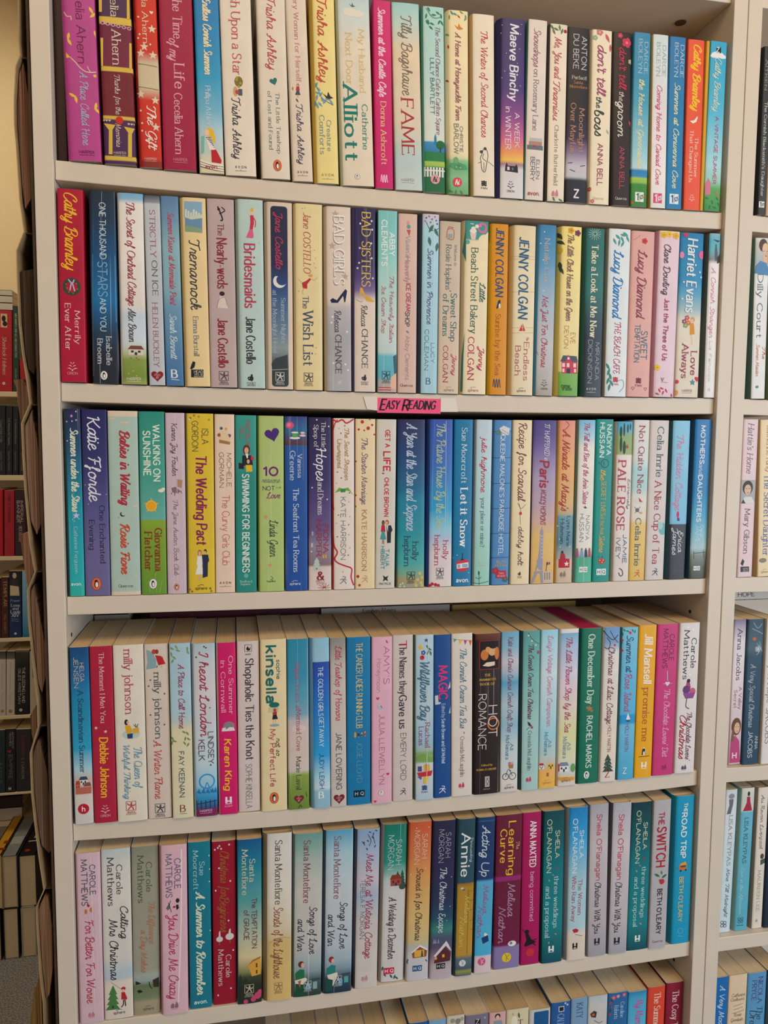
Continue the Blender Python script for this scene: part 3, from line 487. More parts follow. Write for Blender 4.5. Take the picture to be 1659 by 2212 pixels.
# ---------------------------------------------------------------- a paperback
def paperback(lab, grp, x, y, z, roll, w, h, slm, dsl, bg, sc, pg, wear, els, depth=128.0, name='paperback_book'):
    root = empty(name, (x, y, z), lab, 'book', grp)
    root.rotation_euler = (0, roll, 0)
    mm = .001; t = .45; xl, xr = -w/2, w/2
    sp = [(xl+a, b) for a, b in spine_profile(w, slm, dsl)]
    prof = [(xl, depth), (xl, dsl+2.5)]+sp+[(xr, sp[-1][1]+2.5), (xr, depth)]
    n0 = 6
    inner = []
    for i, (a, b) in enumerate(prof):
        if i <= 2: inner.append((a+t, b))
        elif i >= len(prof)-3: inner.append((a-t, b))
        else: inner.append((max(xl+t, min(xr-t, a)), max(0, b)+t))
    n = len(prof); V = []
    for zz in (0, h): V += [(a*mm, b*mm, zz*mm) for a, b in prof]+[(a*mm, b*mm, zz*mm) for a, b in inner]
    F = []; M = []
    for i in range(n-1):
        k = 1 if i < n0-2 else 0
        F.append((i, i+1, 2*n+i+1, 2*n+i)); M.append(k)
        F.append((n+i+1, n+i, 3*n+i, 3*n+i+1)); M.append(2)
        F.append((2*n+i, 2*n+i+1, 3*n+i+1, 3*n+i)); M.append(2)
        F.append((i+1, i, n+i, n+i+1)); M.append(2)
    for i in (0, n-1): F.append((i, n+i, 3*n+i, 2*n+i) if i else (n, 0, 2*n, 3*n)); M.append(2)
    cm = cover_mat(bg, wear)
    co = link('cover', V, F, [cm, ink(sc) if sc else cm, ink('DDD6CA')], root, M, True)
    co.data.set_sharp_from_angle(angle=math.radians(40))
    v, f = boxdata((xl+t+.1)*mm, (xr-t-.1)*mm, max(dsl+.3, 1.2)*mm, (depth-.6)*mm, .3*mm, (h-.35)*mm)
    p = link('pages', v, f, pages_mat(pg or random.choice(('DCC29A', 'E2CBA6', 'D4B78C', 'E6D2B2'))), root)
    pr = Print(w, h, slm, dsl)
    for e in sorted(els, key=lambda e: e[0] in 'tkm'): pr.draw(e, root)
    pr.build(root)
    return root
# ================================================================ room
carpet = plain('speckled_carpet', '86807C', .95, .05, .6, 330, .6)
wallm = plain('cream_wall', 'E6D2A6', .8, .1, .02, 12)
whitem = plain('white_foil_board', 'D6C9B8', .42, .3, .012, 30)
box('floor', (-3, 3, -3.2, 1.5, -.05, 0), carpet)['kind'] = 'structure'
box('wall_back', (-3, 3, 1.32, 1.40, 0, 2.9), wallm)['kind'] = 'structure'
# ================================================================ white bookcases
def board(name, x0, x1, y0, y1, ztop, th, sg, parent, mat):
    n = 16; V = []; F = []
    xc = (x0+x1)/2; hw = (x1-x0)/2
    for i in range(n+1):
        x = x0+(x1-x0)*i/n; d = (sg*.4-sg*max(0, 1-((x-xc)/hw)**2))/1000
        V += [(x, y0, ztop+d), (x, y1, ztop+d), (x, y1, ztop-th+d), (x, y0, ztop-th+d)]
    for i in range(n):
        a = 4*i; b = a+4
        for k in range(4): F.append((a+k, a+(k+1) % 4, b+(k+1) % 4, b+k))
    F += [(3, 2, 1, 0), tuple(4*n+k for k in range(4))]
    o = link(name, V, F, mat, parent)
    md = o.modifiers.new('edge', 'BEVEL'); md.width = .0008; md.segments = 2; md.limit_method = 'ANGLE'; md.angle_limit = math.radians(60)
    return o
def bookcase(xc, label, zs, name='bookcase'):
    root = empty(name, (xc, 0, 0), label, 'bookcase', 'white bookcases side by side')
    hw = .382; D = .28; top = 2.02
    for s in (-1, 1):
        a, b = sorted((s*hw, s*(hw+PW)))
        p = box('side_panel', (a, b, 0, D, 0, top), whitem, root, .0008)
        if s == 1:
            for (py, pz) in PINS_R: hole(p, hw-.0002, py, pz)
        else:
            for (py, pz) in PINS_L: hole(p, -hw+.0002, py, pz)
    for i, z in enumerate(zs):
        board('shelf', -hw+.0004, hw-.0004, SB, D-.004, z, T, SAG[i], root, whitem)
    board('top_board', -hw+.0004, hw-.0004, .001, D-.004, top-.001, .02, 0, root, whitem)
    board('bottom_board', -hw+.0004, hw-.0004, .004, D-.004, .09, .02, 0, root, whitem)
    box('plinth', (-hw+.0006, hw-.0006, .006, .02, .0, .068), whitem, root)
    box('back_panel', (-hw, hw, D-.003, D, .03, top-.005), whitem, root)
    return root
dark = ink('28221e')
def hole(parent, x, y, z):
    n = 12; s = 1 if x > 0 else -1
    v = [(x-s*k, y+.0024*math.cos(i*6.2832/n), z+.0024*math.sin(i*6.2832/n)) for k in (.0004, .0001) for i in range(n)]
    link('pin_hole', v, [tuple(range(n)), tuple(range(2*n-1, n-1, -1))]+[(i, (i+1) % n, n+(i+1) % n, n+i) for i in range(n)], dark, parent)
ZS = SHELF_Z
bc1 = bookcase(0, 'white bookcase filling the middle of the photo', ZS)
bc2 = bookcase(2*.382+2*PW+.001, 'white bookcase cut off by the right edge of the photo', ZS)
# dark fitting hole in the underside of the topmost shelf
n = 20; hx, hy = HOLE; hz = ZS[0]-T-.0006
d = (SAG[0]*.4-SAG[0]*max(0, 1-(hx/.382)**2))/1000
link('fitting_hole', [(hx+.0068*math.cos(i*6.2832/n), hy+.0068*math.sin(i*6.2832/n), hz+d-k) for k in (.0004, .0001) for i in range(n)], [tuple(range(n)), tuple(range(2*n-1, n-1, -1))]+[(i, (i+1) % n, n+(i+1) % n, n+i) for i in range(n)], ink('5a4a34'), bc1)
# ================================================================ pink sign on the second shelf
x0, x1, zt, zb = SIGN
sg = empty('paper_sign', (x0, SB-.0006, zb), 'pink paper sign with black handwriting taped to a white shelf edge', 'sign')
dz = lambda x: (SAG[2]*.4-SAG[2]*max(0, 1-(x/.382)**2))/1000
W = x1-x0; Hh = zt-zb
link('paper', [(0, -.0002, dz(x0)), (W, -.0002, dz(x1)), (W, -.0002, Hh+dz(x1)), (0, -.0002, Hh+dz(x0)), (0, .0002, dz(x0)), (W, .0002, dz(x1)), (W, .0002, Hh+dz(x1)), (0, .0002, Hh+dz(x0))],
     [(0, 1, 2, 3), (7, 6, 5, 4), (0, 4, 5, 1), (2, 6, 7, 3), (1, 5, 6, 2), (0, 3, 7, 4)], plain('pink_card', 'F0608C', .7, .1), sg)
def flat_text(name, text, style, xa, xb, zc, cap, y, c, parent, slope=0, shear=0):
    V = []; F = []
    for q in text_polys(text, style, (xb-xa)*1000, cap*1000):
        b = len(V)
        yj = y-(len(F) % 6)*.000002
        for a, bb in q: V.append((xa+a/1000+shear*(bb/1000), yj, zc-cap/2+bb/1000+slope*a/1000))
        F.append(tuple(range(b, b+len(q))))
    return link(name, V, F, ink(c), parent)
flat_text('lettering', 'E', 'H', .0032, .0090, Hh*.5-.0007, .0118, -.0005, '1A1418', sg, 0, .15)
flat_text('lettering', 'ASY', 'H', .0100, .0248, Hh*.5-.0010, .0092, -.0005, '1A1418', sg, 0, .15)
flat_text('lettering', 'R', 'H', .0292, .0358, Hh*.5-.0007, .0118, -.0005, '1A1418', sg, 0, .15)
flat_text('lettering', 'EADING', 'H', .0366, .0672, Hh*.5-.0006, .0092, -.0005, '1A1418', sg, 0, .15)
tm = plain('clear_tape', 'E4DCD2', .25, .5)
link('tape', [(W, -.00035, .0005), (W+.021, -.00035, .0008), (W+.0175, -.00035, Hh-.0005), (W, -.00035, Hh-.0005)], [(0, 1, 2, 3)], tm, sg)
link('tape', [(-.012, -.00035, .002), (0, -.00035, .0005), (0, -.00035, Hh-.0005), (-.016, -.00035, Hh-.001)], [(0, 1, 2, 3)], tm, sg)
# ================================================================ brown leaflet rack on the side of the middle bookcase
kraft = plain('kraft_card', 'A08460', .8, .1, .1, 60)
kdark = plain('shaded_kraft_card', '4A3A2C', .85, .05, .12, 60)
rk = empty('leaflet_rack', (-.404, .0, 0), 'brown card leaflet rack hanging on the left side of the middle bookcase', 'rack')
def rel(pts): return [(x+.404, z) for x, z in pts]
xs_edge = -.382-PW-.0008
bb = [(xs_edge-.0022+.404, .1), (xs_edge+.404, .1), (xs_edge+.404, 1.98), (xs_edge-.0022+.404, 1.98)]
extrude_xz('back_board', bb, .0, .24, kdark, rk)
for pk in POCKETS:
    pts = rel(pk); th = .0011
    extrude_xz('pocket', pts+[(x+th, z) for x, z in reversed(pts)], .0, .235, kraft, rk)
    (xa, za), (xb, zb) = pts[-1], pts[-1]
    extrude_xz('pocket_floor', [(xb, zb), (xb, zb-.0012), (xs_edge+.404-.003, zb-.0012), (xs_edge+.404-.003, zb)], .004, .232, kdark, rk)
def paper_pile(name, pts, y0, y1, label, hx):
    m, nt, b = newmat('stacked_paper_edges', .85, .05); N = nt.nodes; Lk = nt.links
    tc = N.new('ShaderNodeTexCoord'); wv = N.new('ShaderNodeTexNoise'); mp = N.new('ShaderNodeMapping'); Lk.new(tc.outputs['Object'], mp.inputs[0]); mp.inputs['Scale'].default_value = (1300, 2, 5)
    mp.inputs['Rotation'].default_value = (0, .02, 0)
    Lk.new(mp.outputs[0], wv.inputs[0]); wv.inputs['Scale'].default_value = 1; rp = N.new('ShaderNodeValToRGB'); Lk.new(wv.outputs[0], rp.inputs[0])
    c = lin(hx); rp.color_ramp.elements[0].position = .38; rp.color_ramp.elements[0].color = [v*.3 for v in c[:3]]+[1]; rp.color_ramp.elements[1].position = .62; rp.color_ramp.elements[1].color = c
    Lk.new(rp.outputs[0], b.inputs['Base Color'])
    o = extrude_xz(name, pts, y0, y1, m); tag(o, label, 'leaflets', 'leaflet piles in the brown rack')
WH = ['topmost', 'second from the top', 'third from the top', 'fourth from the top', 'fifth from the top', 'lowest']
for i, st in enumerate(STACKS): paper_pile('leaflet_pile', st, .006, .21, f'pile of brown leaflets in the rack, {WH[i]}', ('8A6450', '4A3A2E', '90705A', '8A6A54', '7A604C', '9A7458')[i])
for i, st in enumerate(FLAPS): paper_pile('leaflet_bundle', st, .03, .2, ('pinkish brown leaflet bundle poking out beside the red books', 'peach brown leaflet bundle poking out beside the navy volume', 'small brown leaflet bundle poking out beside the black volumes', 'tan leaflet bundle spilling out above the carpet')[i], ('B08A74', 'C09480', '9A7C64', 'B8935C')[i])
# ================================================================ far left bookcase
lb = empty('bookcase', (-1.0, 1.0, 0), 'cream bookcase standing further back at the far left', 'bookcase')
lm = plain('cream_board', 'DCCAA4', .5, .25, .015, 30)
for k, (za, zb) in enumerate(LEFT_SHELVES): box('shelf', (-.4, .416, .018, .3, zb, za), lm, lb, .001)
box('shelf', (-.4, .416, .018, .3, 2.33, 2.35), lm, lb)
for s in (-.418, .4164): box('side_panel', (s, s+.018, .012, .3, 0, 2.36), lm, lb)
box('back_panel', (-.4, .416, .3, .305, 0, 2.36), lm, lb)
# ================================================================ books
GROUPS = ['paperbacks on the top shelf', 'paperbacks on the second shelf', 'paperbacks on the third shelf', 'paperbacks on the fourth shelf', 'paperbacks on the fifth shelf', 'paperbacks on the bottom row', 'paperbacks in the right-hand case', 'books in the far left case']
BOOKS = [
('magenta paperback with yellow leaf swirls, first on top shelf',0,-.3525,.004,1.4666,-.0212,32.6,195.1,4.2,3.9,'B8468F',None,None,.25,[('t','author_name','Cecelia Ahern','l','6B1F45',16.3,99.5,18.6,18.6,8.5),('t','title','A Place Called Here','h','AAB6D4',108,179.9,18.9,18.9,7.2),('m','HARPER','5a1a40',18.9,186.5,14.4,None),('f','E8C24A',29.1,48,8.2,60),('f','E8C24A',30.5,52.3,8.2,140),('f','E8C24A',6.2,74.8,8.2,100),('f','E8C24A',7,80.1,8.2,60),('f','E8C24A',10.8,135.4,8.2,80),('f','E8C24A',7.7,131.6,8.2,30),('f','E8C24A',29.5,140.7,8.2,100),('f','E8C24A',30.9,145,8.2,40),('f','E8C24A',32.4,70.5,8.2,70),('p','E8C24A',[2.9,89.8,6.3,94.1,8.4,94.6,3.1,95.7]),('l','E2B8B0',.98,[2.9,51.2,5.6,55.5,9.3,55.5,9.6,59.2]),('l','E2B8B0',1.09,[7.4,95.2,12,99.5,15.5,103.7,20.7,107.5,26,108,31.4,107.2]),('l','E2B8B0',.88,[23.1,102.1,24,104.8,26,108]),('e','E8C24A',29.9,111,1.5,1.5)]),
('plum paperback with gold columns, second on top shelf',0,-.3175,.004,1.4658,-.0188,31.3,196,1,1.2,[(.019,'4B2555'),(.02,'D8B64C'),(.04,'D8B64C'),(.041,'4B2555'),(.226,'4B2555'),(.227,'D8B64C'),(.242,'D8B64C'),(.243,'74202E'),(.466,'701E2E'),(.468,'D8B64C'),(.489,'D8B64C'),(.49,'742045'),(.702,'6E1A3E'),(.703,'D8B64C'),(.736,'D8B64C'),(.737,'47264F'),(.981,'47264F')],None,None,.25,[('t','author_name','Cecelia','s','D8C3B0',11.4,50.6,15.7,15.7,7.5),('t','author_name','Ahern','s','D8C3B0',64.3,97.3,16.4,16.4,8.4),('t','title','Thanks for the','h','D8C3C0',107.7,146.9,15.7,15.7,5),('t','title','Memories','h','D8C3C0',155.6,178.6,15.1,15.1,5),('e','C83020',16.3,152.4,3.9,3.9),('l','C8A0B0',.66,[.7,58.6,30.8,61.1]),('e','C8A0B0',3.5,58,1.9,1.8),('e','C8A0B0',8.6,58.7,1.9,1.8),('e','C8A0B0',13.8,59.3,1.9,1.8),('e','C8A0B0',18.9,60,1.9,1.8),('e','C8A0B0',24.1,60.6,1.9,1.8),('e','C8A0B0',29.2,61.3,1.9,1.8),('e','5a1838',3.5,58,.9,.9),('e','5a1838',8.6,58.7,.9,.9),('e','5a1838',13.8,59.3,.9,.9),('e','5a1838',18.9,60,.9,.9),('e','5a1838',24.1,60.6,.9,.9),('e','5a1838',29.2,61.3,.9,.9),('p','D8B64C',[2.3,3.8,5.3,3.8,3.4,47.7,.3,47.7]),('p','D8B64C',[29.1,3.8,31.9,3.8,30.3,52.1,27.4,52.1]),('p','D8B64C',[1,72.7,3.6,72.7,2.4,100.3,0,100.3]),('p','D8B64C',[28.8,75.4,31.4,75.4,30.5,100.8,27.9,100.8]),('p','D8B64C',[5.6,162.1,9.2,162.1,8.2,186.5,4.5,186.5]),('p','D8B64C',[24.3,164.8,28.2,164.8,27.3,188.4,23.4,188.4]),('p','D8B64C',[.8,156.2,12.4,157.2,8.5,163.2,5.9,163]),('p','D8B64C',[20.5,158.3,31.7,159.4,28.2,164.9,24.9,164.7]),('h','D8C3B0',1,153.2,2.6,0),('h','D8C3B0',3.8,153.2,2.6,0),('h','D8C3B0',6.7,153.2,2.6,0),('h','D8C3B0',25.4,155.4,2.6,0),('h','D8C3B0',28.3,155.4,2.6,0),('h','D8C3B0',31.2,155.4,2.6,0),('m','HARPER','D8C3C0',15.7,184.7,11.9,None)]),
('red paperback with a cream ribbon band and white snowflakes, third on top shelf',0,-.2877,.004,1.4652,-.0214,23.2,196.6,3.7,3.6,[(.027,'8a2a2a'),(.043,'C83028'),(.342,'CF3328'),(.397,'D0B8A0'),(.403,'CFC0A2'),(.519,'CDBE9E'),(.53,'D0B8A0'),(.58,'CF3328'),(1,'CF3328')],'A82820',None,.25,[('t','author_name','Cecelia Ahern','s','E8D0B8',3.2,73.3,11.9,11.8,5.6),('t','title','The Gift','c','F0E0D0',135.3,179.4,14.5,14.5,8.3),('m','HARPER','E8C0B0',12.2,188.1,11.6,None),('h','E8D8C0',18.2,42.9,4,0),('s','E0D0B8',18.3,84.7,4.5),('s','E0D0B8',6.3,83.7,4.5),('s','E0D0B8',9.9,77.1,4.5),('s','E0D0B8',18.9,129.3,4.5),('s','E0D0B8',4.6,123.9,4.5),('s','E0D0B8',18.5,156,4.5),('s','E0D0B8',18.2,59.2,4.5),('e','E0D0B8',5.1,48.3,1,1),('e','E0D0B8',5.8,65.2,1,1),('e','E0D0B8',4.2,69,1,1),('e','E0D0B8',16,74.4,1,1),('e','E0D0B8',4,140.2,1,1),('e','E0D0B8',4.9,152.7,1,1),('e','E0D0B8',4.6,160.3,1,1),('l','8A7A60',.56,[.6,93.7,22.1,95.8]),('l','8A7A60',.56,[.1,116.5,22.5,118.5])]),
('crimson paperback with pale pink lettering, fourth on top shelf',0,-.258,.004,1.4648,-.015,33.4,197.1,1.2,1.2,'A01B45',None,None,.25,[('t','title','The Time','s','E0A5B8',21.3,65.3,18.4,18.4,9),('t','title','of my','c','E0A5B8',66.4,87.8,14.1,14.1,9),('t','title','Life','s','E0A5B8',91.1,114.7,18.8,18.8,10),('t','author_name','Cecelia Ahern','s','E0A5B8',120.2,180.4,16.8,16.7,8),('m','HARPER','D890A8',17.4,186.5,14,None),('e','C05878',23.7,59.2,.4,.4),('e','C05878',25.9,62,.4,.4),('e','C05878',22.5,64.2,.4,.4),('e','C05878',26.9,65.8,.4,.4),('e','C05878',12.9,54.3,.4,.4)]),
('blue paperback with a girl on a sailing boat, fifth on top shelf',0,-.2255,.004,1.4643,-.0244,25.4,197.4,1.4,1.5,[(.058,'DAD2B4'),(.092,'C8CFC4'),(.232,'A8CBD8'),(.316,'70B4D0'),(.485,'2a9cc8'),(.71,'1a86c0'),(1,'1a7ab8')],None,None,.25,[('t','title','Endless Cornish Summer','C','E8DCB8',22.9,97.8,12.8,12.7,7.6),('t','author_name','Phillipa Ashley','s','C8DCE8',109.7,148.8,11.5,11.5,5.1),('e','E2BA30',11.7,156,4.5,4.7),('p','E2BA30',[13.5,154.9,17.3,158.2,17.6,167.1,13.7,163.8]),('e','E8C8A8',8.9,156.6,2.7,3.3),('p','E8E0D8',[7.6,160.5,13.3,161,17.4,173.8,11.1,173.8]),('l','303048',.79,[7.8,161.6,13.2,161.3]),('l','303048',.79,[9.1,163.1,13.8,162.9]),('l','303048',.79,[10.4,164.7,14.3,164.5]),('l','303048',.79,[11.7,166.2,14.8,166]),('l','303048',.79,[13,167.8,15.3,167.6]),('l','303048',.79,[14.3,169.3,15.8,169.1]),('l','303048',.79,[15.6,170.9,16.3,170.7]),('l','303048',.79,[16.9,172.4,16.8,172.2]),('p','B81E30',[12.8,173.8,17.9,173.2,23.3,183.8,22.6,187.1,13,186.2]),('p','78B8B0',[3.1,160.5,6.5,159.4,5.3,177.1,2.5,178.2]),('p','E8E0D0',[1.3,183.8,12.4,187.1,24.8,188.2,24.5,196.5,1.1,190.4]),('l','404048',.56,[1.2,186.2,12.3,189.3,25,190.4]),('l','404048',.56,[1.2,188.6,12.2,191.5,24.9,192.8]),('l','404048',.56,[1.1,191.1,12.1,193.7,24.8,195.3]),('k','publisher_mark','avon.','N','B02030',12.7,190.7,12.7)]),
('cream paperback with coral title and a tiny cottage garden picture, sixth on top shelf',0,-.1952,.004,1.4641,-.028,32.2,197.5,1.2,1.2,'E3D8C8',None,None,.25,[('t','title','Wish Upon a Star','s','C05A62',3.6,94.5,16.1,16.1,9),('t','author_name','Trisha Ashley','h','3A3A48',118.3,180.3,13.5,13.5,8.4),('e','7A7038',17,101.8,4.4,5.4),('e','C8A070',13.4,111.9,2.5,5),('p','505868',[16.4,109.1,20.6,109.1,20.4,115.8,16.1,115.8]),('e','B04A40',15.1,112.4,2.1,2.2),('e','A89848',15,100.1,1.4,1.3),('e','A89848',18.9,103.4,1.4,1.3),('e','A89848',17,106.8,1.4,1.3),('e','A89848',15.6,97.8,1.4,1.3),('m','AVN','5a5a60',16.1,188.7,11.6,None)]),
('cream paperback with a teal heart and an orange oval emblem, seventh on top shelf',0,-.1581,.004,1.4637,-.0295,30.2,197.9,1.4,1.5,'E0D5C5',None,None,.25,[('t','author_name','Trisha Ashley','h','B5474F',12.5,85.8,15,15.1,9.1),('h','2E6E72',15.7,97.7,8.8,-20),('t','title','The Little Teashop','s','47606A',109.3,171.4,19.3,19.4,3.9),('t','title','of Lost and Found','s','47606A',108.4,167.6,10.9,10.9,3.9),('m','peng','E06A40',16.9,184,8.5,None)]),
('cream paperback with pink title and a tiny woman with umbrella, eighth on top shelf',0,-.1293,.004,1.4634,-.0421,21.9,197.9,1.5,1.7,'DFD0BE',None,None,.25,[('t','title','Every Woman for Herself','s','C4808A',1,95,10.9,10.9,4.8),('t','author_name','Trisha Ashley','h','454560',118.3,180.1,10.4,10.4,6.6),('e','503028',9.7,98.7,1.4,1.6),('e','D8B090',9.6,99,1,1.1),('p','C03040',[8.1,100.1,11.1,100.1,11.5,104.1,10.4,104.4,8.4,104.4,7.3,104.1]),('p','405068',[8.3,103.8,10.6,103.8,12.2,108.7,6.3,108.7]),('p','D8B090',[8.3,108.7,9,108.7,8.8,111.5,8.2,111.5]),('p','D8B090',[9.5,108.7,10.1,108.7,10,111.5,9.4,111.5]),('f','A07038',4.1,102.4,4.2,90),('f','5a4030',8.3,114.4,4.7,60),('m','AVN','5a5058',10.9,188.4,10.9,None)]),
('yellow paperback with a bird on a blue leafy sprig, ninth on top shelf',0,-.1034,.004,1.4631,-.0303,26.6,198.4,4.5,5.1,'EBD890','c9a848',None,.25,[('t','author_name','Trisha Ashley','h','C04A3A',7,93.2,13,13,9.6),('f','6AA0B0',4.9,96.1,6.5,120),('f','6AA0B0',7.2,100.7,6.5,40),('f','6AA0B0',9.4,105.8,6.5,130),('f','6AA0B0',6.4,104.7,6.5,20),('f','6AA0B0',11.1,111.6,6.5,60),('f','6AA0B0',5.1,109.3,6.5,100),('f','6AA0B0',8.5,116.2,6.5,45),('f','6AA0B0',13.4,113.3,6.5,130),('f','6AA0B0',5.5,117.9,6.5,70),('f','6AA0B0',20.7,113.3,6.5,50),('f','6AA0B0',17.1,110.4,6.5,10),('f','6AA0B0',3.3,115,6.5,90),('l','58889A',.71,[3.8,94.3,7.7,103.5,11.7,110.4,22.4,116.2]),('p','28303A',[11.5,104.8,16.1,107.6,17.4,102.6,19.6,107,23,108.7,18.3,110.3,15.4,109.5]),('t','title','Creature','s','7A9A9C',132.3,164.2,17.4,17.4,4.8),('t','title','Comforts','s','7A9A9C',127.5,167.7,9.8,9.8,5.3),('m','AVN','B0A060',14.5,189.4,12.8,None)]),
('pale paperback with gold title and very large teal lettering, tenth on top shelf',0,-.0691,.004,1.4632,-.0363,36.6,198.2,3.2,3.6,[(.005,'E3D5C0'),(.729,'E0D6C4'),(.887,'CBD8D6'),(1,'B8D0D8')],'B8C0B0',None,.25,[('t','title','My Husband','s','D8B878',34.9,99.4,26.9,26.9,6.2),('t','title','Next Door','s','D8B878',39.6,92.1,12.8,12.8,7),('t','author_name','Catherine','s','2A8078',112.5,159.3,28.4,28.4,6.2),('t','author_name','Alliott','S','127A6E',93,171.2,12.8,12.8,13.9),('p','58707A',[14.3,9.2,17,10.9,17.8,7.9,19.1,10.5,21.1,11.5,18.3,12.5,16.6,12]),('e','E4DCD0',15.6,17.8,8.5,4.2),('e','E4DCD0',22.9,19,7.3,3.5),('m','pen','2A4048',18,188.6,5.9,None)]),
('hot pink paperback with white script title, eleventh on top shelf',0,-.0391,.004,1.4627,-.0239,20,197,.8,1.2,'CF2070',None,None,.25,[('t','title','Summer at the Castle Cafe','C','F0C8D8',7.5,100,9.2,9.3,7.2),('t','author_name','Donna Ashcroft','s','E8C890',105.3,171.5,9.9,9.9,6),('m','sq','F0D0E0',9.9,186.7,8,None)]),
('pale blue and cream paperback with tall red capitals, twelfth on top shelf',0,-.0112,.004,1.4629,-.0334,30.9,197.3,1,1.2,[(0,'C5D2CF'),(.183,'B5CBCB'),(.362,'DBCDB8'),(.749,'E0CDB0'),(.898,'B8D2CC'),(1,'9CCCD0')],None,None,.25,[('t','author_name','Tilly Bagshawe','h','7A6A60',13.2,96.6,16,15.9,11.1),('t','title','FAME','s','A8323C',100.7,159.4,15.3,15.3,13.6),('m','HARPER','A0807a',14.1,186.7,14.2,None)]),
('pale turquoise paperback with green leaves and a white picket fence, thirteenth on top shelf',0,.018,.004,1.4627,-.0241,25.3,197.3,2.3,2.9,[(0,'1C6A45'),(.137,'1C6A45'),(.143,'98BC58'),(.167,'A8C85A'),(.17,'1E7A4A'),(.218,'1E7A4A'),(.227,'2A7FB8'),(.275,'3A8FC0'),(.28,'D4DDD2'),(.437,'CFDDD5'),(.617,'B8D8D4'),(1,'A8D4D2')],'5a9a8a',None,.25,[('t','title','The Second Chance Cafe in Carlton Square','i','9A5A78',21.3,134.8,18,18,5.1),('t','author_name','LILLY BARTLETT','n','5A7A88',54.2,113.4,11.3,11.2,4.3),('f','2A8058',8.1,3.3,6.2,60),('f','2A8058',13.6,8.6,6.2,0),('f','2A8058',18.5,6.3,6.2,30),('f','2A8058',7.4,16.3,6.2,70),('f','2A8058',11.6,18.1,6.2,20),('f','2A8058',22.1,9.2,6.2,80),('f','2A8058',19.6,15.8,6.2,120),('f','2A8058',5,10.4,6.2,100),('f','2A8058',6.1,16.9,6.2,60),('f','2A8058',10.3,22.3,6.2,40),('f','2A8058',23,16.3,6.2,60),('l','3A7048',.62,[5.1,2.1,11.1,10.4,17.2,11.6,23.3,9.2]),('p','2A7FB8',[12.8,145.4,12.9,138.3,14.2,134.2,15.5,138.3,15.4,145.4]),('e','1A6A40',20,146,5,4.7),('p','302820',[19.5,147.8,20.5,147.8,20.5,153.7,19.4,153.7]),('p','E0E0DC',[1,170.3,2.7,170.3,2.5,180.9,.9,180.9]),('p','E0E0DC',[4,170.3,6.1,170.3,6,180.9,3.8,180.9]),('p','E0E0DC',[7.4,170.3,9.6,170.3,9.4,180.9,7.3,180.9]),('p','E0E0DC',[10.9,170.3,13,170.3,12.9,180.9,10.8,180.9]),('p','E0E0DC',[14.4,170.3,16.5,170.3,16.4,180.9,14.3,180.9]),('p','E0E0DC',[17.8,170.3,20,170.3,19.9,180.9,17.7,180.9]),('p','E0E0DC',[21.3,170.3,23.4,170.3,23.4,180.9,21.2,180.9]),('p','E0E0DC',[.7,173.3,24.9,173.3,24.9,174.7,.7,174.7]),('m','hi','E0A0A8',13.5,183.3,10.6,'303030')]),
('cream paperback with an orange bird and green hill, fourteenth on top shelf',0,.0456,.004,1.4627,-.0225,25.3,196.7,3.8,4.8,[(0,'6FAA78'),(.09,'88C094'),(.15,'6FB080'),(.186,'8FC090'),(.198,'C8D4A8'),(.223,'EBDCB8'),(1,'EBDCB0')],None,None,.25,[('t','title','A Home at Honeysuckle Farm','c','A0606A',23.2,117,13.3,13.3,6.1),('t','author_name','CHRISTIE','n','7A8080',123.2,150.8,16.7,16.7,3.5),('t','author_name','BARLOW','n','7A8080',120.8,152.7,10.8,10.8,5.1),('f','4A9088',6.3,3,6.1,60),('f','4A9088',10,4.2,6.1,20),('f','4A9088',22.5,6.5,6.1,80),('f','B84038',14.4,6.5,4.9,45),('f','B84038',2.6,38.7,4.9,80),('f','B84038',1.4,74.4,4.9,50),('f','78A060',17.5,1.8,5.5,30),('f','78A060',21.9,8.3,5.5,120),('f','78A060',3.7,7.7,5.5,90),('f','78A060',1.7,25.6,5.5,40),('p','D88030',[9.1,15.3,13.3,17.8,14.3,13.4,16.4,17.3,19.6,18.8,15.4,20.3,12.7,19.6]),('p','4AA070',[3.4,163.6,12.8,161.8,22.1,164.8,23.4,169.6,10.1,170.7,3.5,167.2]),('e','7aa878',10.2,160,3,3.6),('e','506050',10.8,167.2,2,1.9),('e','8FC090',10.8,167.2,1.4,1.3),('e','506050',15.4,167.8,2,1.9),('e','8FC090',15.4,167.8,1.4,1.3),('l','506050',.49,[10.8,167.2,13.5,164.8,15.4,167.8]),('m','hi','D84858',11.8,183.8,10.6,'F0E0D8'),('f','508848',4.5,194,6.1,30),('f','508848',16.6,195.1,6.1,60),('f','508848',9.9,195.1,6.1,100)]),
('cream paperback with red handwriting and an ink drawing of a couple, fifteenth on top shelf',0,.0755,.004,1.4628,-.0246,27.3,195.9,3,3.9,'E8DCC8','C8A878',None,.4,[('t','title','The Winter of Second Chances','h','C04850',17.9,131.3,15.4,15.2,7.6),('l','3A4048',.75,[13.7,144.7,12.3,149.5,10.2,154.3,10.8,157.9,12.1,167.4,15.7,169.2,17.8,159.1,19.2,151.9,17.9,145.9,14.4,144.1]),('l','3A4048',.63,[14.4,149.5,12.9,154.3,17.1,157.9]),('l','3A4048',.63,[14.3,159.1,14.3,168.6]),('e','3A4048',15.8,144.1,1.8,1.7),('l','3A4048',.5,[19.2,157.9,26.3,162.6]),('l','3A4048',.5,[7.3,160.3,11.5,158.5]),('e','3A4048',11.3,147.7,1.8,1.7),('m','pan','202428',14.3,183,7.6,None)]),
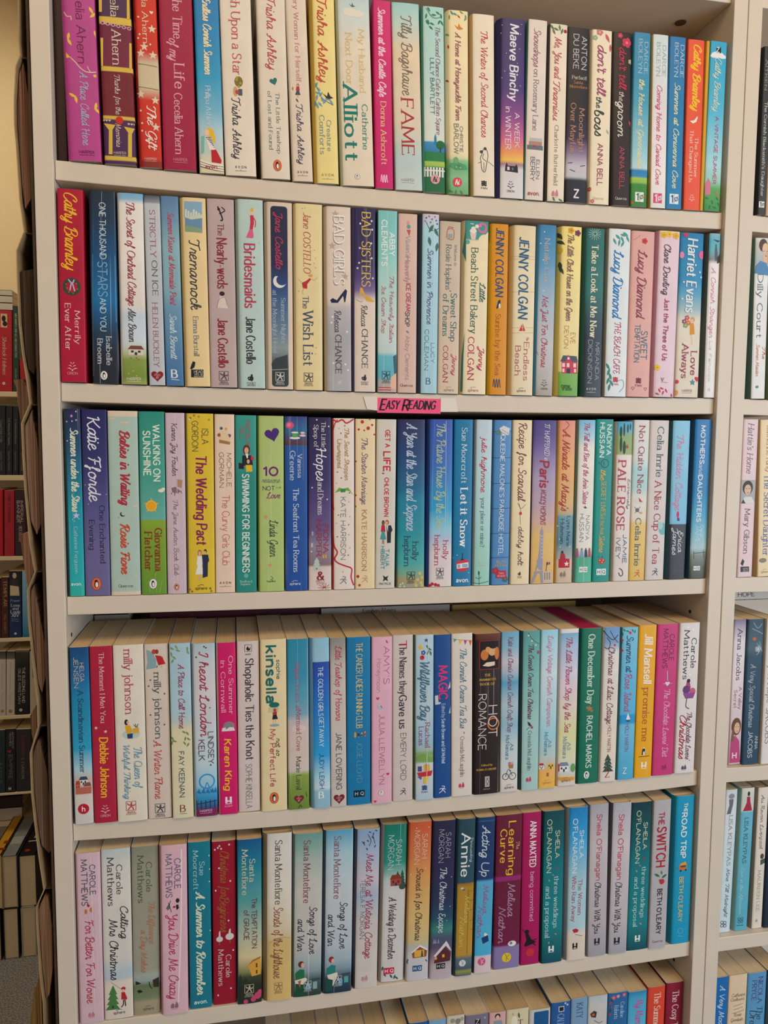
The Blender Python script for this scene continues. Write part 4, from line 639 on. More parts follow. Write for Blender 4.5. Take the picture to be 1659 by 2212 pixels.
('violet sunset paperback with white brush lettering and snow, sixteenth on top shelf',0,.1076,.004,1.4628,-.0116,32.1,195.4,5.8,7,[(0,'DCD8DA'),(.164,'D4D0D4'),(.192,'A07888'),(.213,'EBC05A'),(.257,'E89A60'),(.331,'D06A90'),(.455,'8A4A90'),(.609,'4A3A7A'),(1,'3A3468')],'2E2A58',None,.25,[('t','author_name','Maeve Binchy','H','E4E0EC',6.5,88.4,19,19,9.6),('t','title','A WEEK','n','E4DCE8',101.7,138.9,23.4,23.4,5.5),('t','title','in WINTER','n','E4DCE8',95.7,141.8,12.7,12.6,6.1),('p','2A2838',[9.4,165.8,10,159.7,11.4,156.1,12.8,159.7,21.7,159.7,23,157.3,24.7,160.3,25.2,167]),('p','E0D8D8',[12.1,160.9,14.8,160.9,14.9,164.6,12.1,164.6]),('p','6a7088',[17.6,161.5,19.6,161.5,19.7,164.6,17.6,164.6]),('e','D0C8E0',4.7,7.5,.5,.5),('e','D0C8E0',25.3,31.7,.5,.5),('e','D0C8E0',3.8,15.9,.5,.5),('e','D0C8E0',7.9,57,.5,.5),('e','D0C8E0',26.4,15.9,.5,.5),('e','D0C8E0',22.9,47.4,.5,.5),('e','D0C8E0',5,64.3,.5,.5),('e','D0C8E0',26.5,71.5,.5,.5),('e','D0C8E0',9.7,37.7,.5,.5),('e','D0C8E0',27.5,5.1,.5,.5),('m','orion','2A2A38',16.4,180.3,9.6,None),('k','publisher_mark','ORION','n','2A2A38',16.4,187.8,9)]),
('pale pink paperback with a small snowy street picture, seventeenth on top shelf',0,.1363,.004,1.463,0,23.4,197.4,1.4,1.9,'E0D4CC','58908a',None,.25,[('t','title','Snowdrops','c','9A6A7A',9.2,50.7,11.4,11.3,7.9),('t','title','on Rosemary Lane','s','80707A',53.8,120.4,11.3,11.3,6.3),('p','B8B8B8',[5,128.9,20.3,128.9,20.4,133.2,5.1,133.2]),('p','B08878',[4.1,132.6,20.1,132.6,20.3,136.9,4.2,136.9]),('p','68727A',[2.1,136.9,21.4,136.9,21.5,141.8,2.2,141.8]),('e','A83038',10.8,137.9,1.3,1.2),('t','author_name','ELLEN','n','505A68',152.8,173.8,15.6,15.6,4),('t','author_name','BERRY','n','505A68',150.1,176.2,9.3,9.3,4.7),('k','publisher_mark','avon.','N','9A4A40',11.2,190.1,14)]),
('cream paperback with leaves and red berries at its head, eighteenth on top shelf',0,.1627,.004,1.4632,-.006,22.4,195.5,2,2.9,[(0,'D8D4C0'),(.033,'E8DCC8'),(.949,'E8DCC8'),(1,'D8D4C0')],'4A4440',None,.25,[('t','title','Me, You and','c','C0606A',14,59.7,11,11,8.1),('t','title','Tiramisu','c','C0606A',62.6,105.5,10.1,10.1,7.6),('t','author_name','Charlotte Butterfield','s','8A8078',110.9,177.1,11.1,11.1,4.5),('f','58785A',3.4,3.9,7.1,50),('f','58785A',8.3,5.8,7.1,20),('f','58785A',12.5,3.9,7.1,80),('f','58785A',15.3,7.6,7.1,110),('f','58785A',5.6,8.8,7.1,60),('f','58785A',9.4,193.4,7.1,60),('f','58785A',18.1,194.1,7.1,30),('e','B02838',19.5,7,2.1,2),('m','el','C88090',10.6,186.1,9,None)]),
('black paperback with a misty violet skyline near its foot, nineteenth on top shelf',0,.1887,.004,1.4634,-.0113,26.4,194.3,.6,1.2,[(0,'252632'),(.131,'2A2C38'),(.151,'C0C0C8'),(.213,'C4BCCC'),(.285,'8A7898'),(.373,'3a3048'),(.504,'2A2830'),(1,'2A2830')],None,None,.25,[('t','author_name','ANTON','n','B8C0C8',9.5,45.3,20,20,6.3),('t','author_name','DU BEKE','n','B8C0C8',7.6,45.3,10,10,6.3),('k','title','Perfect!','s','D8D0C8',14.5,54.7,17.4),('k','title','Santa','s','B88860',13.2,60,10.6),('k','title','Montefiore','s','B88860',13.7,64.8,21.1),('t','title','Moonlight','s','B88870',88.7,137.5,18.5,18.5,6.3),('t','title','Over Mayfair','s','B88870',83.4,139.7,7.9,7.9,6.3),('k','publisher_mark','Z','N','E0E0E8',13.2,184.1,5.8),('l','2a2838',.79,[2.2,150.2,7.8,149.5]),('l','2a2838',.79,[17.5,153,23.8,151.6]),('l','2a2838',.79,[4.7,157.3,11.2,159.4])]),
('cream paperback with pink flowers and purple and black handwriting, twentieth on top shelf',0,.2174,.004,1.4637,-.0127,26.2,194.6,2.4,3.6,'EBDFC5','D8CCB0',None,.25,[('t','title',"don't tell",'h','A84878',17.5,72.4,13.6,13.6,10.5),('t','title','the','h','3A5058',74.4,86.8,10.8,10.8,6.5),('t','title','boss','h','303A40',89.4,117.2,11.6,11.6,11),('t','author_name','ANNA BELL','n','A0486A',126.4,173.4,13.6,13.6,6.3),('e','C8788A',12.9,2.7,1.8,1.7),('e','C8788A',11.2,4.8,1.8,1.7),('e','C8788A',8.4,4,1.8,1.7),('e','C8788A',8.3,1.4,1.8,1.7),('e','C8788A',11.1,.6,1.8,1.7),('e','E8C050',10.4,2.7,1.2,1.1),('e','8AB0A0',6.8,9.1,1.4,1.3),('e','8AB0A0',5.5,10.7,1.4,1.3),('e','8AB0A0',3.3,10,1.4,1.3),('e','8AB0A0',3.3,8.1,1.4,1.3),('e','8AB0A0',5.4,7.4,1.4,1.3),('e','E8C050',4.9,9.1,.9,.8),('f','C86070',20.2,8.3,10.6,60),('f','C86070',24.1,18.9,9,90),('f','8AB8A8',22.5,112.3,6,60),('e','C05068',2.5,178,1.1,1),('e','C05068',1.8,179.3,1.1,1),('e','C05068',.8,178.8,1.1,1),('e','C05068',.8,177.2,1.1,1),('e','C05068',1.8,176.7,1.1,1),('e','E8C050',1.5,178,.7,.7),('e','C86878',6.4,191.5,1.1,1),('e','C86878',5.4,192.8,1.1,1),('e','C86878',3.7,192.3,1.1,1),('e','C86878',3.6,190.7,1.1,1),('e','C86878',5.3,190.2,1.1,1),('e','E8C050',4.9,191.5,.7,.7),('m','quercus','C8B8A0',12.2,187.9,13.1,None)]),
('black-brown paperback with pink blossoms and cream handwriting, twenty-first on top shelf',0,.2456,.004,1.4642,-.0255,23.3,195,1.4,2.2,'33292B',None,None,.25,[('t','title',"don't tell",'h','C83A5A',17.9,63.7,12.2,12.3,8.8),('t','title','the','h','D0C8C0',66.7,77.3,11,11,5.8),('t','title','groom','h','E0D8D0',78,117.1,11,11.1,9.3),('t','author_name','ANNA BELL','n','C05068',128.6,176.1,12.3,12.3,5.8),('e','C83A58',21,11.5,2.6,2.4),('e','C83A58',18.4,14.6,2.6,2.4),('e','C83A58',14.2,13.4,2.6,2.4),('e','C83A58',14.1,9.5,2.6,2.4),('e','C83A58',18.4,8.4,2.6,2.4),('e','E07888',17.2,11.5,1.8,1.6),('e','C83A58',10.8,4.3,1.4,1.3),('e','C83A58',9.5,5.9,1.4,1.3),('e','C83A58',7.2,5.3,1.4,1.3),('e','C83A58',7.2,3.3,1.4,1.3),('e','C83A58',9.4,2.7,1.4,1.3),('e','E07888',8.8,4.3,.9,.9),('e','B8A898',24.4,32.2,1.4,1.3),('e','B8A898',23,33.9,1.4,1.3),('e','B8A898',20.8,33.2,1.4,1.3),('e','B8A898',20.8,31.2,1.4,1.3),('e','B8A898',23,30.6,1.4,1.3),('e','E8C050',22.4,32.2,.9,.9),('f','C83A58',22.2,101.7,7.7,70),('m','quercus','D8D0C8',11.6,186.9,14.4,None)]),
('sky blue paperback with cream script and green fields at the foot, twenty-second on top shelf',0,.2688,.004,1.4645,-.0132,21.4,196.8,1.2,1.9,[(0,'3A8040'),(.131,'3E8A3E'),(.142,'90C050'),(.167,'A0C850'),(.175,'3888B8'),(.211,'2A80B8'),(.226,'B8D8E0'),(.307,'98CCDC'),(.601,'4AA0C0'),(.747,'3A92B8'),(1,'3A8AB5')],None,None,.25,[('t','author_name','DARCIE','s','B8CDD0',10.4,45.7,15.8,15.8,4.7),('t','author_name','BOLEYN','s','B8CDD0',7.5,45.1,8.4,8.4,4.7),('t','title','the House at Greenacres','c','E8DCA0',52.6,152.6,11.1,11,6.8),('m','ten','E4E8E4',11.2,185.6,11.1,'3A6A50'),('e','D04A30',2.1,192.5,1.6,1.4),('e','D04A30',18.3,184.8,1.2,1.2)]),
('white paperback with hot pink script title, twenty-third on top shelf',0,.2939,.004,1.4649,-.0215,20.5,196.8,1.2,1.9,[(0,'E0E0E0'),(.171,'EDE8E4'),(.465,'E8DCE0'),(.685,'D8DCDC'),(1,'CFDCE0')],'C8A868',None,.25,[('t','author_name','DARCIE','s','8AA8B8',12,46.3,15.1,15.1,4.5),('t','author_name','BOLEYN','s','8AA8B8',9.1,46.3,7.6,7.6,4.5),('t','title','Coming Home to Cariad Cove','c','C84A80',57.3,170.1,9.7,9.6,6.2),('m','ten','D8487A',9.6,185.6,11.3,'E8E4E4')]),
('mid blue paperback with cream script title, twenty-fourth on top shelf',0,.3149,.004,1.4653,-.0134,20.9,196.4,.6,1.2,[(0,'2A82B8'),(.547,'2A80B4'),(1,'3078B0')],None,None,.25,[('t','author_name','DARCIE','s','C8D8E0',9,44.9,16.3,16.3,4.6),('t','author_name','BOLEYN','s','C8D8E0',7,44.9,8.7,8.7,4.6),('t','title','Summer at Conwenna Cove','c','E8E0B0',51.7,172.6,10.8,10.8,6.7),('m','ten','E4E8E8',10.3,185,11.7,'2A6090')]),
('orange-red paperback with yellow script and a white gull, twenty-fifth on top shelf',0,.3388,.004,1.4657,-.0118,21.7,195.4,.6,1.2,'E85A40',None,None,.25,[('t','author_name','Cathy Bramley','C','F0C030',6.3,80.4,12.1,12,9.5),('p','E8E4DC',[4.7,92.6,10.3,91.8,14.3,86.7,15.2,87.8,13.4,93.3,8.8,95.5]),('t','title','The Summer','s','F0D8C8',111.2,157.4,14.5,14.5,4.3),('t','title','That Changed Us','s','F0D8C8',103.3,163.2,7.8,7.7,4.3),('m','orion','F0E0D8',10.4,181.1,8.7,None)]),
('thin mustard booklet, twenty-sixth on top shelf',0,.352,.004,1.466,0,4.1,195.7,.6,1.2,'D0A030',None,None,.25,[]),
('bright blue paperback with a white cloud and pink house, twenty-seventh on top shelf',0,.3659,.004,1.4665,.0023,22,195.9,.6,1.2,[(0,'3a9050'),(.134,'60A860'),(.179,'98CCC0'),(.269,'A8D8E0'),(.569,'5ABCDC'),(.719,'48B0D4'),(1,'38A8D0')],None,None,.25,[('e','E4E8EC',9.6,15.3,8.3,3.5),('e','E4E8EC',5.4,16.8,5.3,2.4),('e','E4E8EC',15.7,16.8,5.3,2.4),('p','202020',[7.4,6.5,13.4,6.5,13.8,13.1,7.8,13.1]),('k','publisher_mark','Z','N','E0E0E0',9.5,9.7,3.5),('t','author_name','Cathy Bramley','c','C8D8C8',19.4,80.3,10.6,10.6,7.9),('t','title','A VINTAGE SUMMER','n','C8407A',86.2,164.2,12.4,12.4,4.4),('p','D87898',[.7,165.3,4.1,158,7.5,162.4,7.9,177.1,1,177.8]),('f','2A7A40',3.6,181.5,5.6,20),('f','2A7A40',10.8,185.9,5.6,70),('f','2A7A40',17.4,181.5,5.6,40),('f','2A7A40',7.6,191.8,5.6,100),('f','2A7A40',14.5,191.8,5.6,20),('f','2A7A40',19.5,187.4,5.6,60),('e','D86848',15.7,174.2,1.5,1.3),('e','D86848',18.1,177.8,1.5,1.3)]),
('red paperback with gold script and a Christmas wreath, first on second shelf',1,-.3686,.004,1.2421,.0057,25,195.5,.8,1.2,'B01A38',None,None,.25,[('t','author_name','Cathy Bramley','c','F0B830',4.5,81.1,12.6,12.6,11.5),('ring','38483A',12.4,98,7.3,3.2),('l','A8B8C8',1.28,[9.3,90.7,12.9,94.6,15.1,90.7]),('l','A8B8C8',1.28,[10.7,101.9,12.7,94,15.4,102.5]),('e','B09050',7.1,95.7,.5,.6),('e','B09050',9.6,103.6,.5,.6),('e','B09050',17.1,94.6,.5,.6),('e','B09050',18.1,100.2,.5,.6),('e','B09050',13.8,104.7,.5,.6),('e','B09050',8.1,99.7,.5,.6),('t','title','Merrily','s','E8C8C8',122.5,155.8,17.5,17.5,5),('t','title','Ever After','s','E8C8C8',115.4,162.2,8.2,8.2,5.5),('m','orion','E8C8C8',11.6,179.1,10.5,None),('k','publisher_mark','ORION','n','D8A0A8',11.6,186.5,10)]),
('scuffed dark blue paperback with white star lettering, second on second shelf',1,-.3371,.004,1.2416,.0026,26.1,196.7,2.4,2.2,[(0,'242a34'),(.151,'262e3c'),(.267,'22405A'),(.354,'1E5888'),(.44,'1A70A8'),(.672,'1A5080'),(.845,'1E3A58'),(1,'1F3040')],None,None,.7,[('t','title','ONE THOUSAND','n','C8D8E0',12.3,68.9,13.3,13.2,6),('t','title','STARS','n','7AA8D0',72.3,106.9,12.2,12.2,8.9),('t','title','AND YOU','n','C8D8E0',109.1,142.5,12.2,12.2,5.7),('t','author_name','Isabelle','s','C8D0D8',148.5,177.4,17.3,17.3,5.2),('t','author_name','Broom','s','C8D0D8',150.8,176,8.5,8.5,5.2),('m','penw','E4E4E4',11.9,188.5,6.8,None),('l','9ab0c0',.33,[13.2,.9,11.6,41.8,12.4,87.3]),('l','8AA0B0',.33,[2.9,64.6,1.7,132.8,.9,189.6]),('l','9ab0c0',.33,[24.8,64.6,25,132.8])]),
('white paperback with a thatched cottage on green grass, third on second shelf',1,-.3084,.004,1.2413,-.0035,26.1,196.4,2.8,2.7,[(0,'A0A860'),(.04,'7A9440'),(.133,'8AA050'),(.162,'B8C098'),(.227,'D0DCE4'),(.361,'C8D8E4'),(.419,'E4DDD6'),(.682,'EDE6DE'),(.945,'E8E4E0'),(.971,'88B8D8'),(1,'78B0D8')],'D4D0CC',None,.25,[('t','title','The Secret of Orchard Cottage','c','9A3A48',9.7,114.7,13.3,13.3,7.8),('t','author_name','Alex Brown','c','504A58',117.3,152.2,12.7,12.7,7.3),('p','DDD0C0',[8.3,159.9,23.4,159.9,23.3,165.7,8.2,165.7]),('p','7A4A38',[7.5,159.9,10.6,156,21.3,156,24.2,159.9]),('p','303848',[10.8,161,13.5,161,13.5,163.2,10.8,163.2]),('p','303848',[17.9,161,20.5,161,20.5,163.2,17.8,163.2]),('p','303848',[14.5,162.8,17.1,162.8,17.1,165.7,14.4,165.7]),('e','B04030',16.2,168.6,.7,.7),('e','B04030',18.4,170.3,.7,.7),('e','B04030',10.6,169.1,.7,.7),('e','E0B030',12.6,182.3,.8,.8),('e','E0B030',8,185.2,.8,.8),('e','E0B030',15.8,187.5,.8,.8),('m','HARPER','F0E8D8',13.3,190.7,14.1,None)]),
('pale grey paperback with a dark red heart at the foot, fourth on second shelf',1,-.2847,.004,1.241,-.0131,16.4,196,1,1.2,[(0,'BEC4CC'),(.957,'C0C6CC'),(.965,'8a929c'),(1,'4a5260')],None,None,.25,[('t','title','STRICTLY','s','9A5560',14.8,62.5,8.3,8.3,5.4),('t','title','ON ICE','s','50505A',66.5,102.1,9.1,9.1,5.4),('t','author_name','HELEN BUCKLEY','s','A85A62',110.2,176.4,8.3,8.3,5.2),('m','ch','8A2030',8.6,186,12.8,None)]),
('steel blue paperback with crimson script title, fifth on second shelf',1,-.2664,.004,1.2409,-.0163,18.1,196.7,.6,1.2,[(0,'4878A8'),(.053,'4A78A8'),(.404,'6a98b8'),(.521,'88B0BC'),(.755,'8AB4C0'),(.872,'7098B4'),(1,'5A80A8')],None,None,.25,[('t','title','Summer Kisses at Mermaids Point','c','B83A58',15.9,112.4,9.9,9.9,6.2),('t','author_name','Sarah Bennett','c','C8D8E0',121.3,168.9,9.1,9.1,6.5),('k','publisher_mark','B','S','E4E8EC',8.8,184.1,5.4),('l','D0D8E0',.67,[5.3,190.1,13.7,190.7])]),
('straw yellow paperback with a blue seaside picture at the top, sixth on second shelf',1,-.243,.004,1.2407,-.0154,27.1,197,4.3,4.2,'E8CF9A','D8B878',None,.4,[('p','88ACC8',[5.2,3.9,23.5,3.9,23.1,21.3,4.6,21.3]),('p','6890B0',[5.6,20.2,23.3,20.2,23,31.7,5.2,31.7]),('p','88A080',[5.1,28.3,23,31.7,22.9,35.8,5.3,35.2]),('p','D8D4C0',[5.8,12.1,7.8,12.1,7.5,20.4,5.5,20.4]),('p','D8D4C0',[8.4,13.7,10.4,13.7,10.2,20.4,8.2,20.4]),('p','D8D4C0',[11,15.3,13,15.3,12.9,20.4,10.9,20.4]),('p','D8D4C0',[13.8,12.1,15.8,12.1,15.5,20.4,13.5,20.4]),('p','D8D4C0',[16.4,13.7,18.4,13.7,18.2,20.4,16.2,20.4]),('p','D8D4C0',[19,15.3,21,15.3,20.9,20.4,18.9,20.4]),('p','C8D0B8',[5,20.4,12.3,19,23.4,16.7,23.3,20.4,12.1,22.7]),('t','title','Tremarnock','h','3A4048',43.3,116.1,14.3,14.2,10.3),('t','author_name','Emma Burstall','s','6A7A88',123.3,164.4,13.7,13.7,5.2),('p','202428',[6.3,178.3,8.2,173.1,9.5,170.2,12.1,171.4,11,176.6,8,178.9]),('p','202428',[7.4,179.1,20.3,179.1,20.1,187.3,7.2,187.3]),('k','publisher_mark','HEAD','n','D8D0B8',15,181.5,9.2),('k','publisher_mark','ZEUS','n','D8D0B8',15,185.2,9.2)]),
('dusty mauve paperback with dark red title and a line-drawn bride, seventh on second shelf',1,-.215,.004,1.2404,-.011,28.2,198,.7,1.2,'BDA8A8',None,None,.25,[('t','title','The','s','7A2A3A',25.8,37.5,14.1,14.1,6.2),('t','title','Nearly-weds','D','8A2A3A',41,92.7,14.7,14.7,10.1),('t','author_name','Jane Costello','D','8A2030',125.3,176.5,14.1,14.1,10.1),('l','1a1a20',1.4,[11.2,7.8,13.9,14.2,16.1,21.2,13.8,22.3]),('l','1a1a20',1.05,[15.2,8.4,18.6,11.9,12.8,15.4]),('e','1a1a20',12.3,10.7,1.4,1.4),('e','3A2028',14,98.5,2.8,2.3),('p','D8CCC4',[11.6,101.5,16.8,102,20.1,114.2,8.4,113.7]),('l','8A7A78',.47,[8.4,113.7,10.9,104.9,16.8,102.6,19,110.8]),('m','ss','4A4048',14.1,185.8,10.1,None)]),
('pale mint paperback with a tiny bridesmaid in a pink dress, eighth on second shelf',1,-.1855,.004,1.2401,-.0092,29.5,200,4.2,4.4,'B8D0CC','9AB0AC',None,.4,[('e','E8C8A8',18.8,12,2.5,2.9),('e','D8B060',17.9,10.9,2,2.2),('p','C83048',[15.8,15.9,19.5,16.5,20,24.3,18.5,31,15.2,31,16.1,23.2]),('p','D86088',[15.2,31,18.5,31,19.5,38.8,18,40.4,11.3,39.9,13.1,35.4]),('l','C83048',.9,[19.5,18.7,21.7,23.2,21,28.7]),('l','E8C8A8',.79,[16.7,16.5,14,14.3,14.6,10.4]),('t','title','Bridesmaids','D','B83A58',46.8,113.4,14.8,14.8,11.2),('t','author_name','Jane Costello','D','3A3A40',123.9,173.3,14.8,14.7,9.7),('m','pk','2a2a30',14.7,189.1,7.1,None),('e','C09898',14.7,2.6,.4,.4),('e','C09898',7.4,105.6,.4,.4),('e','C09898',25.3,44.3,.4,.4),('e','C09898',4.3,122.3,.4,.4),('e','C09898',26.5,110,.4,.4),('e','C09898',10.8,170.2,.4,.4),('e','C09898',22.8,196.9,.4,.4)]),
('beige paperback with a navy moonlit panel, ninth on second shelf',1,-.1552,.004,1.2398,-.0054,30.1,199.6,4.2,4.4,'D8C8B8','C0A890',None,.25,[('rr','262B4C',6.8,4.2,25,196.8,3.4,[(1,'232A48'),(.683,'262C50'),(.566,'2E4A80'),(.45,'4A6A90'),(.304,'6A8298'),(.217,'8A9AA0'),(.158,'6a747c'),(.1,'3A4248')]),('t','author_name','Jane Costello','h','C83A58',10.9,70.9,15.6,15.6,7.2),('moon','E4E0DC',16,83.5,7),('t','title','Summer Nights','s','A8B8C8',101.2,149.2,19.8,19.8,4.5),('t','title','at the Moonlight Hotel','s','A8B8C8',93.4,159.8,10.7,10.6,4.5),('p','3A4248',[6.4,171.9,10.6,166.3,17.6,164,24.2,161.8,24.1,177.5,6.9,177.5]),('l','C8C8C0',.45,[6.9,178.9,24.1,177.5]),('m','ss','D8D4D0',15.5,185.9,9.6,None)]),
('butter yellow paperback with a dancer in a red dress, tenth on second shelf',1,-.1233,.004,1.2396,-.0043,31.5,200.3,3.2,3.5,'E5D3A0','D0BC88',None,.4,[('t','author_name','Jane COSTELLO','i','B84A48',9.9,73.8,14.7,14.7,7.6),('p','B83038',[8.9,84.2,13.5,82,17.6,78.6,18.8,80.3,14.7,85.4,14.7,90.4,10,89.9]),('e','D8A050',18.4,76.1,2.3,1.6),('l','D8B088',.92,[18.8,79.7,22.8,80.8,25.7,77.5]),('l','D8B088',.92,[11.2,89.9,9.8,93.3,10.2,96.7]),('l','D8B088',.69,[8.9,84.2,5.4,80.3]),('t','title','The','s','4A506A',98.7,111.3,13.1,13.1,6.3),('t','title','Wish List','s','4A506A',114.5,173.2,15.6,15.6,10.7),('e','9A8850',10,5.2,.5,.5),('e','9A8850',12.8,4.6,.5,.5),('e','9A8850',22.9,48.7,.5,.5),('e','9A8850',23.8,57.1,.5,.5),('e','9A8850',22.4,62.8,.5,.5),('e','9A8850',24,67.3,.5,.5),('e','9A8850',24.3,153.7,.5,.5),('e','9A8850',23.7,160.5,.5,.5),('e','9A8850',5.6,93.3,.5,.5),('m','ss','4A4A50',15.6,186.4,10.1,None)]),
('beige and silver paperback with a navy high-heeled shoe, eleventh on second shelf',1,-.09,.004,1.2395,-.0097,29.8,199.8,3.9,4.4,[(0,'B0B0B4'),(.295,'A8A8AC'),(.454,'BAB6B8'),(.499,'DECEC0'),(1,'E0CFC0')],'C0B0A0',None,.4,[('t','title','BAD GIRLS','s','8E8A88',10.9,83.9,16.2,16.2,11.3),('t','title','BAD GIRLS','s','F2ECE6',10,82.9,16.8,16.8,11.3),('p','1E2448',[6.4,100.6,9.1,98.3,13.8,100.6,18.5,94.3,23.3,88.1,25.4,89.8,23.2,102.3,22,102.5,20.9,95.4,14.9,103.4,7.8,103.6]),('s','B8A898',12.8,8,4.4),('s','B8A898',9,42,4.4),('s','B8A898',23.3,74.4,4.4),('s','F4F0EC',8.8,118.7,1.6),('s','F4F0EC',7.6,125.2,1.6),('s','F4F0EC',24.9,134.6,1.6),('s','F4F0EC',22.9,170.4,1.6),('s','F4F0EC',25.9,176.7,1.6),('s','F4F0EC',9.5,169.3,1.6),('t','author_name','Rebecca','h','404858',111.9,135.4,14.6,14.6,6.6),('t','author_name','CHANCE','s','4A4A50',138.4,180.4,15.2,15.2,6.6),('m','bl','E8E4E4',16.1,190.7,4.8,None)]),
('purple-topped cream paperback with a gold high-heeled shoe, twelfth on second shelf',1,-.0611,.004,1.2393,-.0055,26.6,200.4,3.7,4.1,[(0,'DFCFC0'),(.499,'E0D0C4'),(.556,'7A689A'),(.613,'584A80'),(.699,'38305F'),(1,'2A2454')],'4a4068',None,.4,[('t','title','BAD SISTERS','s','D8B860',4.7,84.2,15.8,15.7,9.6),('p','D8A848',[8.4,95.3,9,86.1,11.4,86.1,14.4,93,21,97,25.8,100.4,24,101.4,16.2,100.4,11.2,91.8,9.6,95.9]),('l','8A7A88',.47,[4.8,99.3,10.2,101.6,11.4,99.9]),('s','E8E4F4',9.2,16.7,1.6),('s','E8E4F4',21.9,13.3,1.6),('s','E8E4F4',22.5,22.5,1.6),('s','E8E4F4',8.6,43.1,1.6),('s','E8E4F4',22,53.4,1.6),('s','E8E4F4',6.1,64.9,1.6),('s','E8E4F4',23.3,75.2,1.6),('s','E8E4F4',21.4,37.4,1.6),('s','E8E4F4',7.9,59.2,1.6),('t','author_name','Rebecca','h','4A4448',105.3,128.2,13.5,13.5,6.4),('t','author_name','CHANCE','s','4A4A50',131.4,174.1,14.3,14.3,6.4),('m','pk','3a3840',14.3,185.3,6.4,None)]),
('turquoise paperback with red handwritten title, thirteenth on second shelf',1,-.0345,.004,1.2393,-.0047,22.4,199.7,.7,1.2,[(0,'C8A8a0'),(.062,'A8A8A8'),(.086,'60B0C4'),(.201,'68B8C8'),(.224,'C0D4D4'),(.363,'C8D8D4'),(.652,'A8D4D0'),(.768,'88CCC8'),(1,'7AC4C4')],'38686a',None,.6,[('t','author_name','ABBY','N','E4ECE8',23.9,48.5,16.3,16.3,5.6),('t','author_name','CLEMENTS','N','E4ECE8',10.6,60,7.5,7.5,5.6),('t','title','The Heavenly Italian','h','B05868',71.2,144.7,16.1,16.1,4.5),('t','title','Ice Cream Shop','h','B05868',82.2,133.9,7,7,4.5),('p','38606A',[18,159.5,21.7,157.2,22,181.4,19.4,178]),('p','E0B8A0',[15.7,182.6,21.9,178,22.1,196.4,14.5,195.3]),('m','ss','2A4A58',9.9,180.9,9.4,None),('p','B03040',[1.1,194.1,15.7,194.1,15.7,195,1.1,195]),('p','B03040',[1.1,196.7,15.7,196.7,15.8,197.6,1.1,197.6])]),
('dusty pink paperback with a tiny ice cream cone, fourteenth on second shelf',1,-.0114,.004,1.2392,-.0037,21.8,197.9,.6,1.2,'D8B8AC',None,None,.25,[('t','title',"Vivian's",'h','8AA0A8',24.3,46.4,11.3,11.3,5.2),('t','title','Heavenly','n','A87888',47.3,74.7,10.8,10.8,5.7),('t','title','ICE CREAM','N','B04A60',76.3,106.6,11.7,11.7,4.8),('t','title','SHOP','N','58505A',107.8,123.4,10.8,10.8,4.8),('p','C05058',[9.2,17.4,14,17.4,12.3,24.3]),('e','58A098',11.6,13.9,2.2,2.3),('e','D89098',10.9,9.9,1.5,1.9),('f','6A7A80',11.1,129.8,4.9,40),('t','author_name','Abby Clements','l','9A8088',134.2,183.3,11.2,11.2,4.8),('m','quercus','4A4048',10.4,189.5,14.4,None)]),
('light blue paperback with dark leaves and purple blossom, fifteenth on second shelf',1,.0127,.004,1.2392,0,22.7,199.4,4.8,5.8,[(0,'A4D0E0'),(.908,'A8D4E4'),(.966,'B8D0E0'),(1,'D0C0D0')],'34445A',None,.8,[('f','4A6A68',11.7,30,10.8,80),('f','4A6A68',19.4,19.5,10.8,60),('f','4A6A68',20.3,35.8,10.8,100),('f','4A6A68',13.2,16,10.8,120),('l','3A5850',.68,[7.5,9.1,12.1,17.2,17.7,17.2,22.1,14.9]),('e','B04A80',10.8,2.7,1,1),('e','B04A80',14.2,5.6,1,1),('e','6A4A88',7.5,4.4,1,1),('e','C06A90',17.5,2.7,1,1),('e','8A4A80',19.2,6.7,1,1),('e','B04A80',12.5,9.1,1,1),('e','6A4A88',20.4,10.2,1,1),('e','C06A90',6.4,7.9,1,1),('t','title','Summer in Provence','h','5A4A80',37.9,122,12.8,12.6,5.9),('t','author_name','LUCY','l','486A80',142.7,165,16.9,16.9,4.1),('t','author_name','COLEMAN','l','486A80',127.6,173.2,9.7,9.6,4.5),('k','publisher_mark','B','s','4A5A80',12,185.7,4.5),('l','D8ECF4',.57,[16.4,6.7,17.2,88.1,18.4,192.7]),('l','D8ECF4',.45,[10.1,43.9,9.9,111.3,9.3,186.9])]),
('beige paperback with a small red jar and green serif title, sixteenth on second shelf',1,.0373,.004,1.2392,0,24.8,192.9,.6,1.2,[(0,'D8C4AE'),(.402,'D4C0AC'),(.826,'CDBDAA'),(1,'C4B4A0')],None,None,.25,[('l','B04A3A',.74,[8,18.5,9.1,9.1,16,9.1,15.5,19.6,8.7,19]),('l','B04A3A',.74,[9.8,8.5,10.4,6.2,16,6.8]),('p','8AA8A8',[9.5,13.8,14.8,13.8,14.3,18.7,9.3,18.5]),('t','title','Welcome to','c','8A8888',25.5,49.1,18.9,18.9,3.2),('t','title',"Rosie Hopkins'",'s','4A6A70',26.1,77.1,10.6,10.6,6),('t','title','Sweet Shop','s','2A6A68',79.8,133.2,17.4,17.4,6.9),('t','title','of Dreams','s','2A6A68',81,127.4,8.1,8.1,6.5),('t','author_name','Jenny','c','B83A60',147.6,171.8,18.9,18.9,5),('t','author_name','COLGAN','s','A83058',138.8,179.5,8.6,8.6,5.5),('m','sphere','A08078',13,187.3,11.4,None)]),
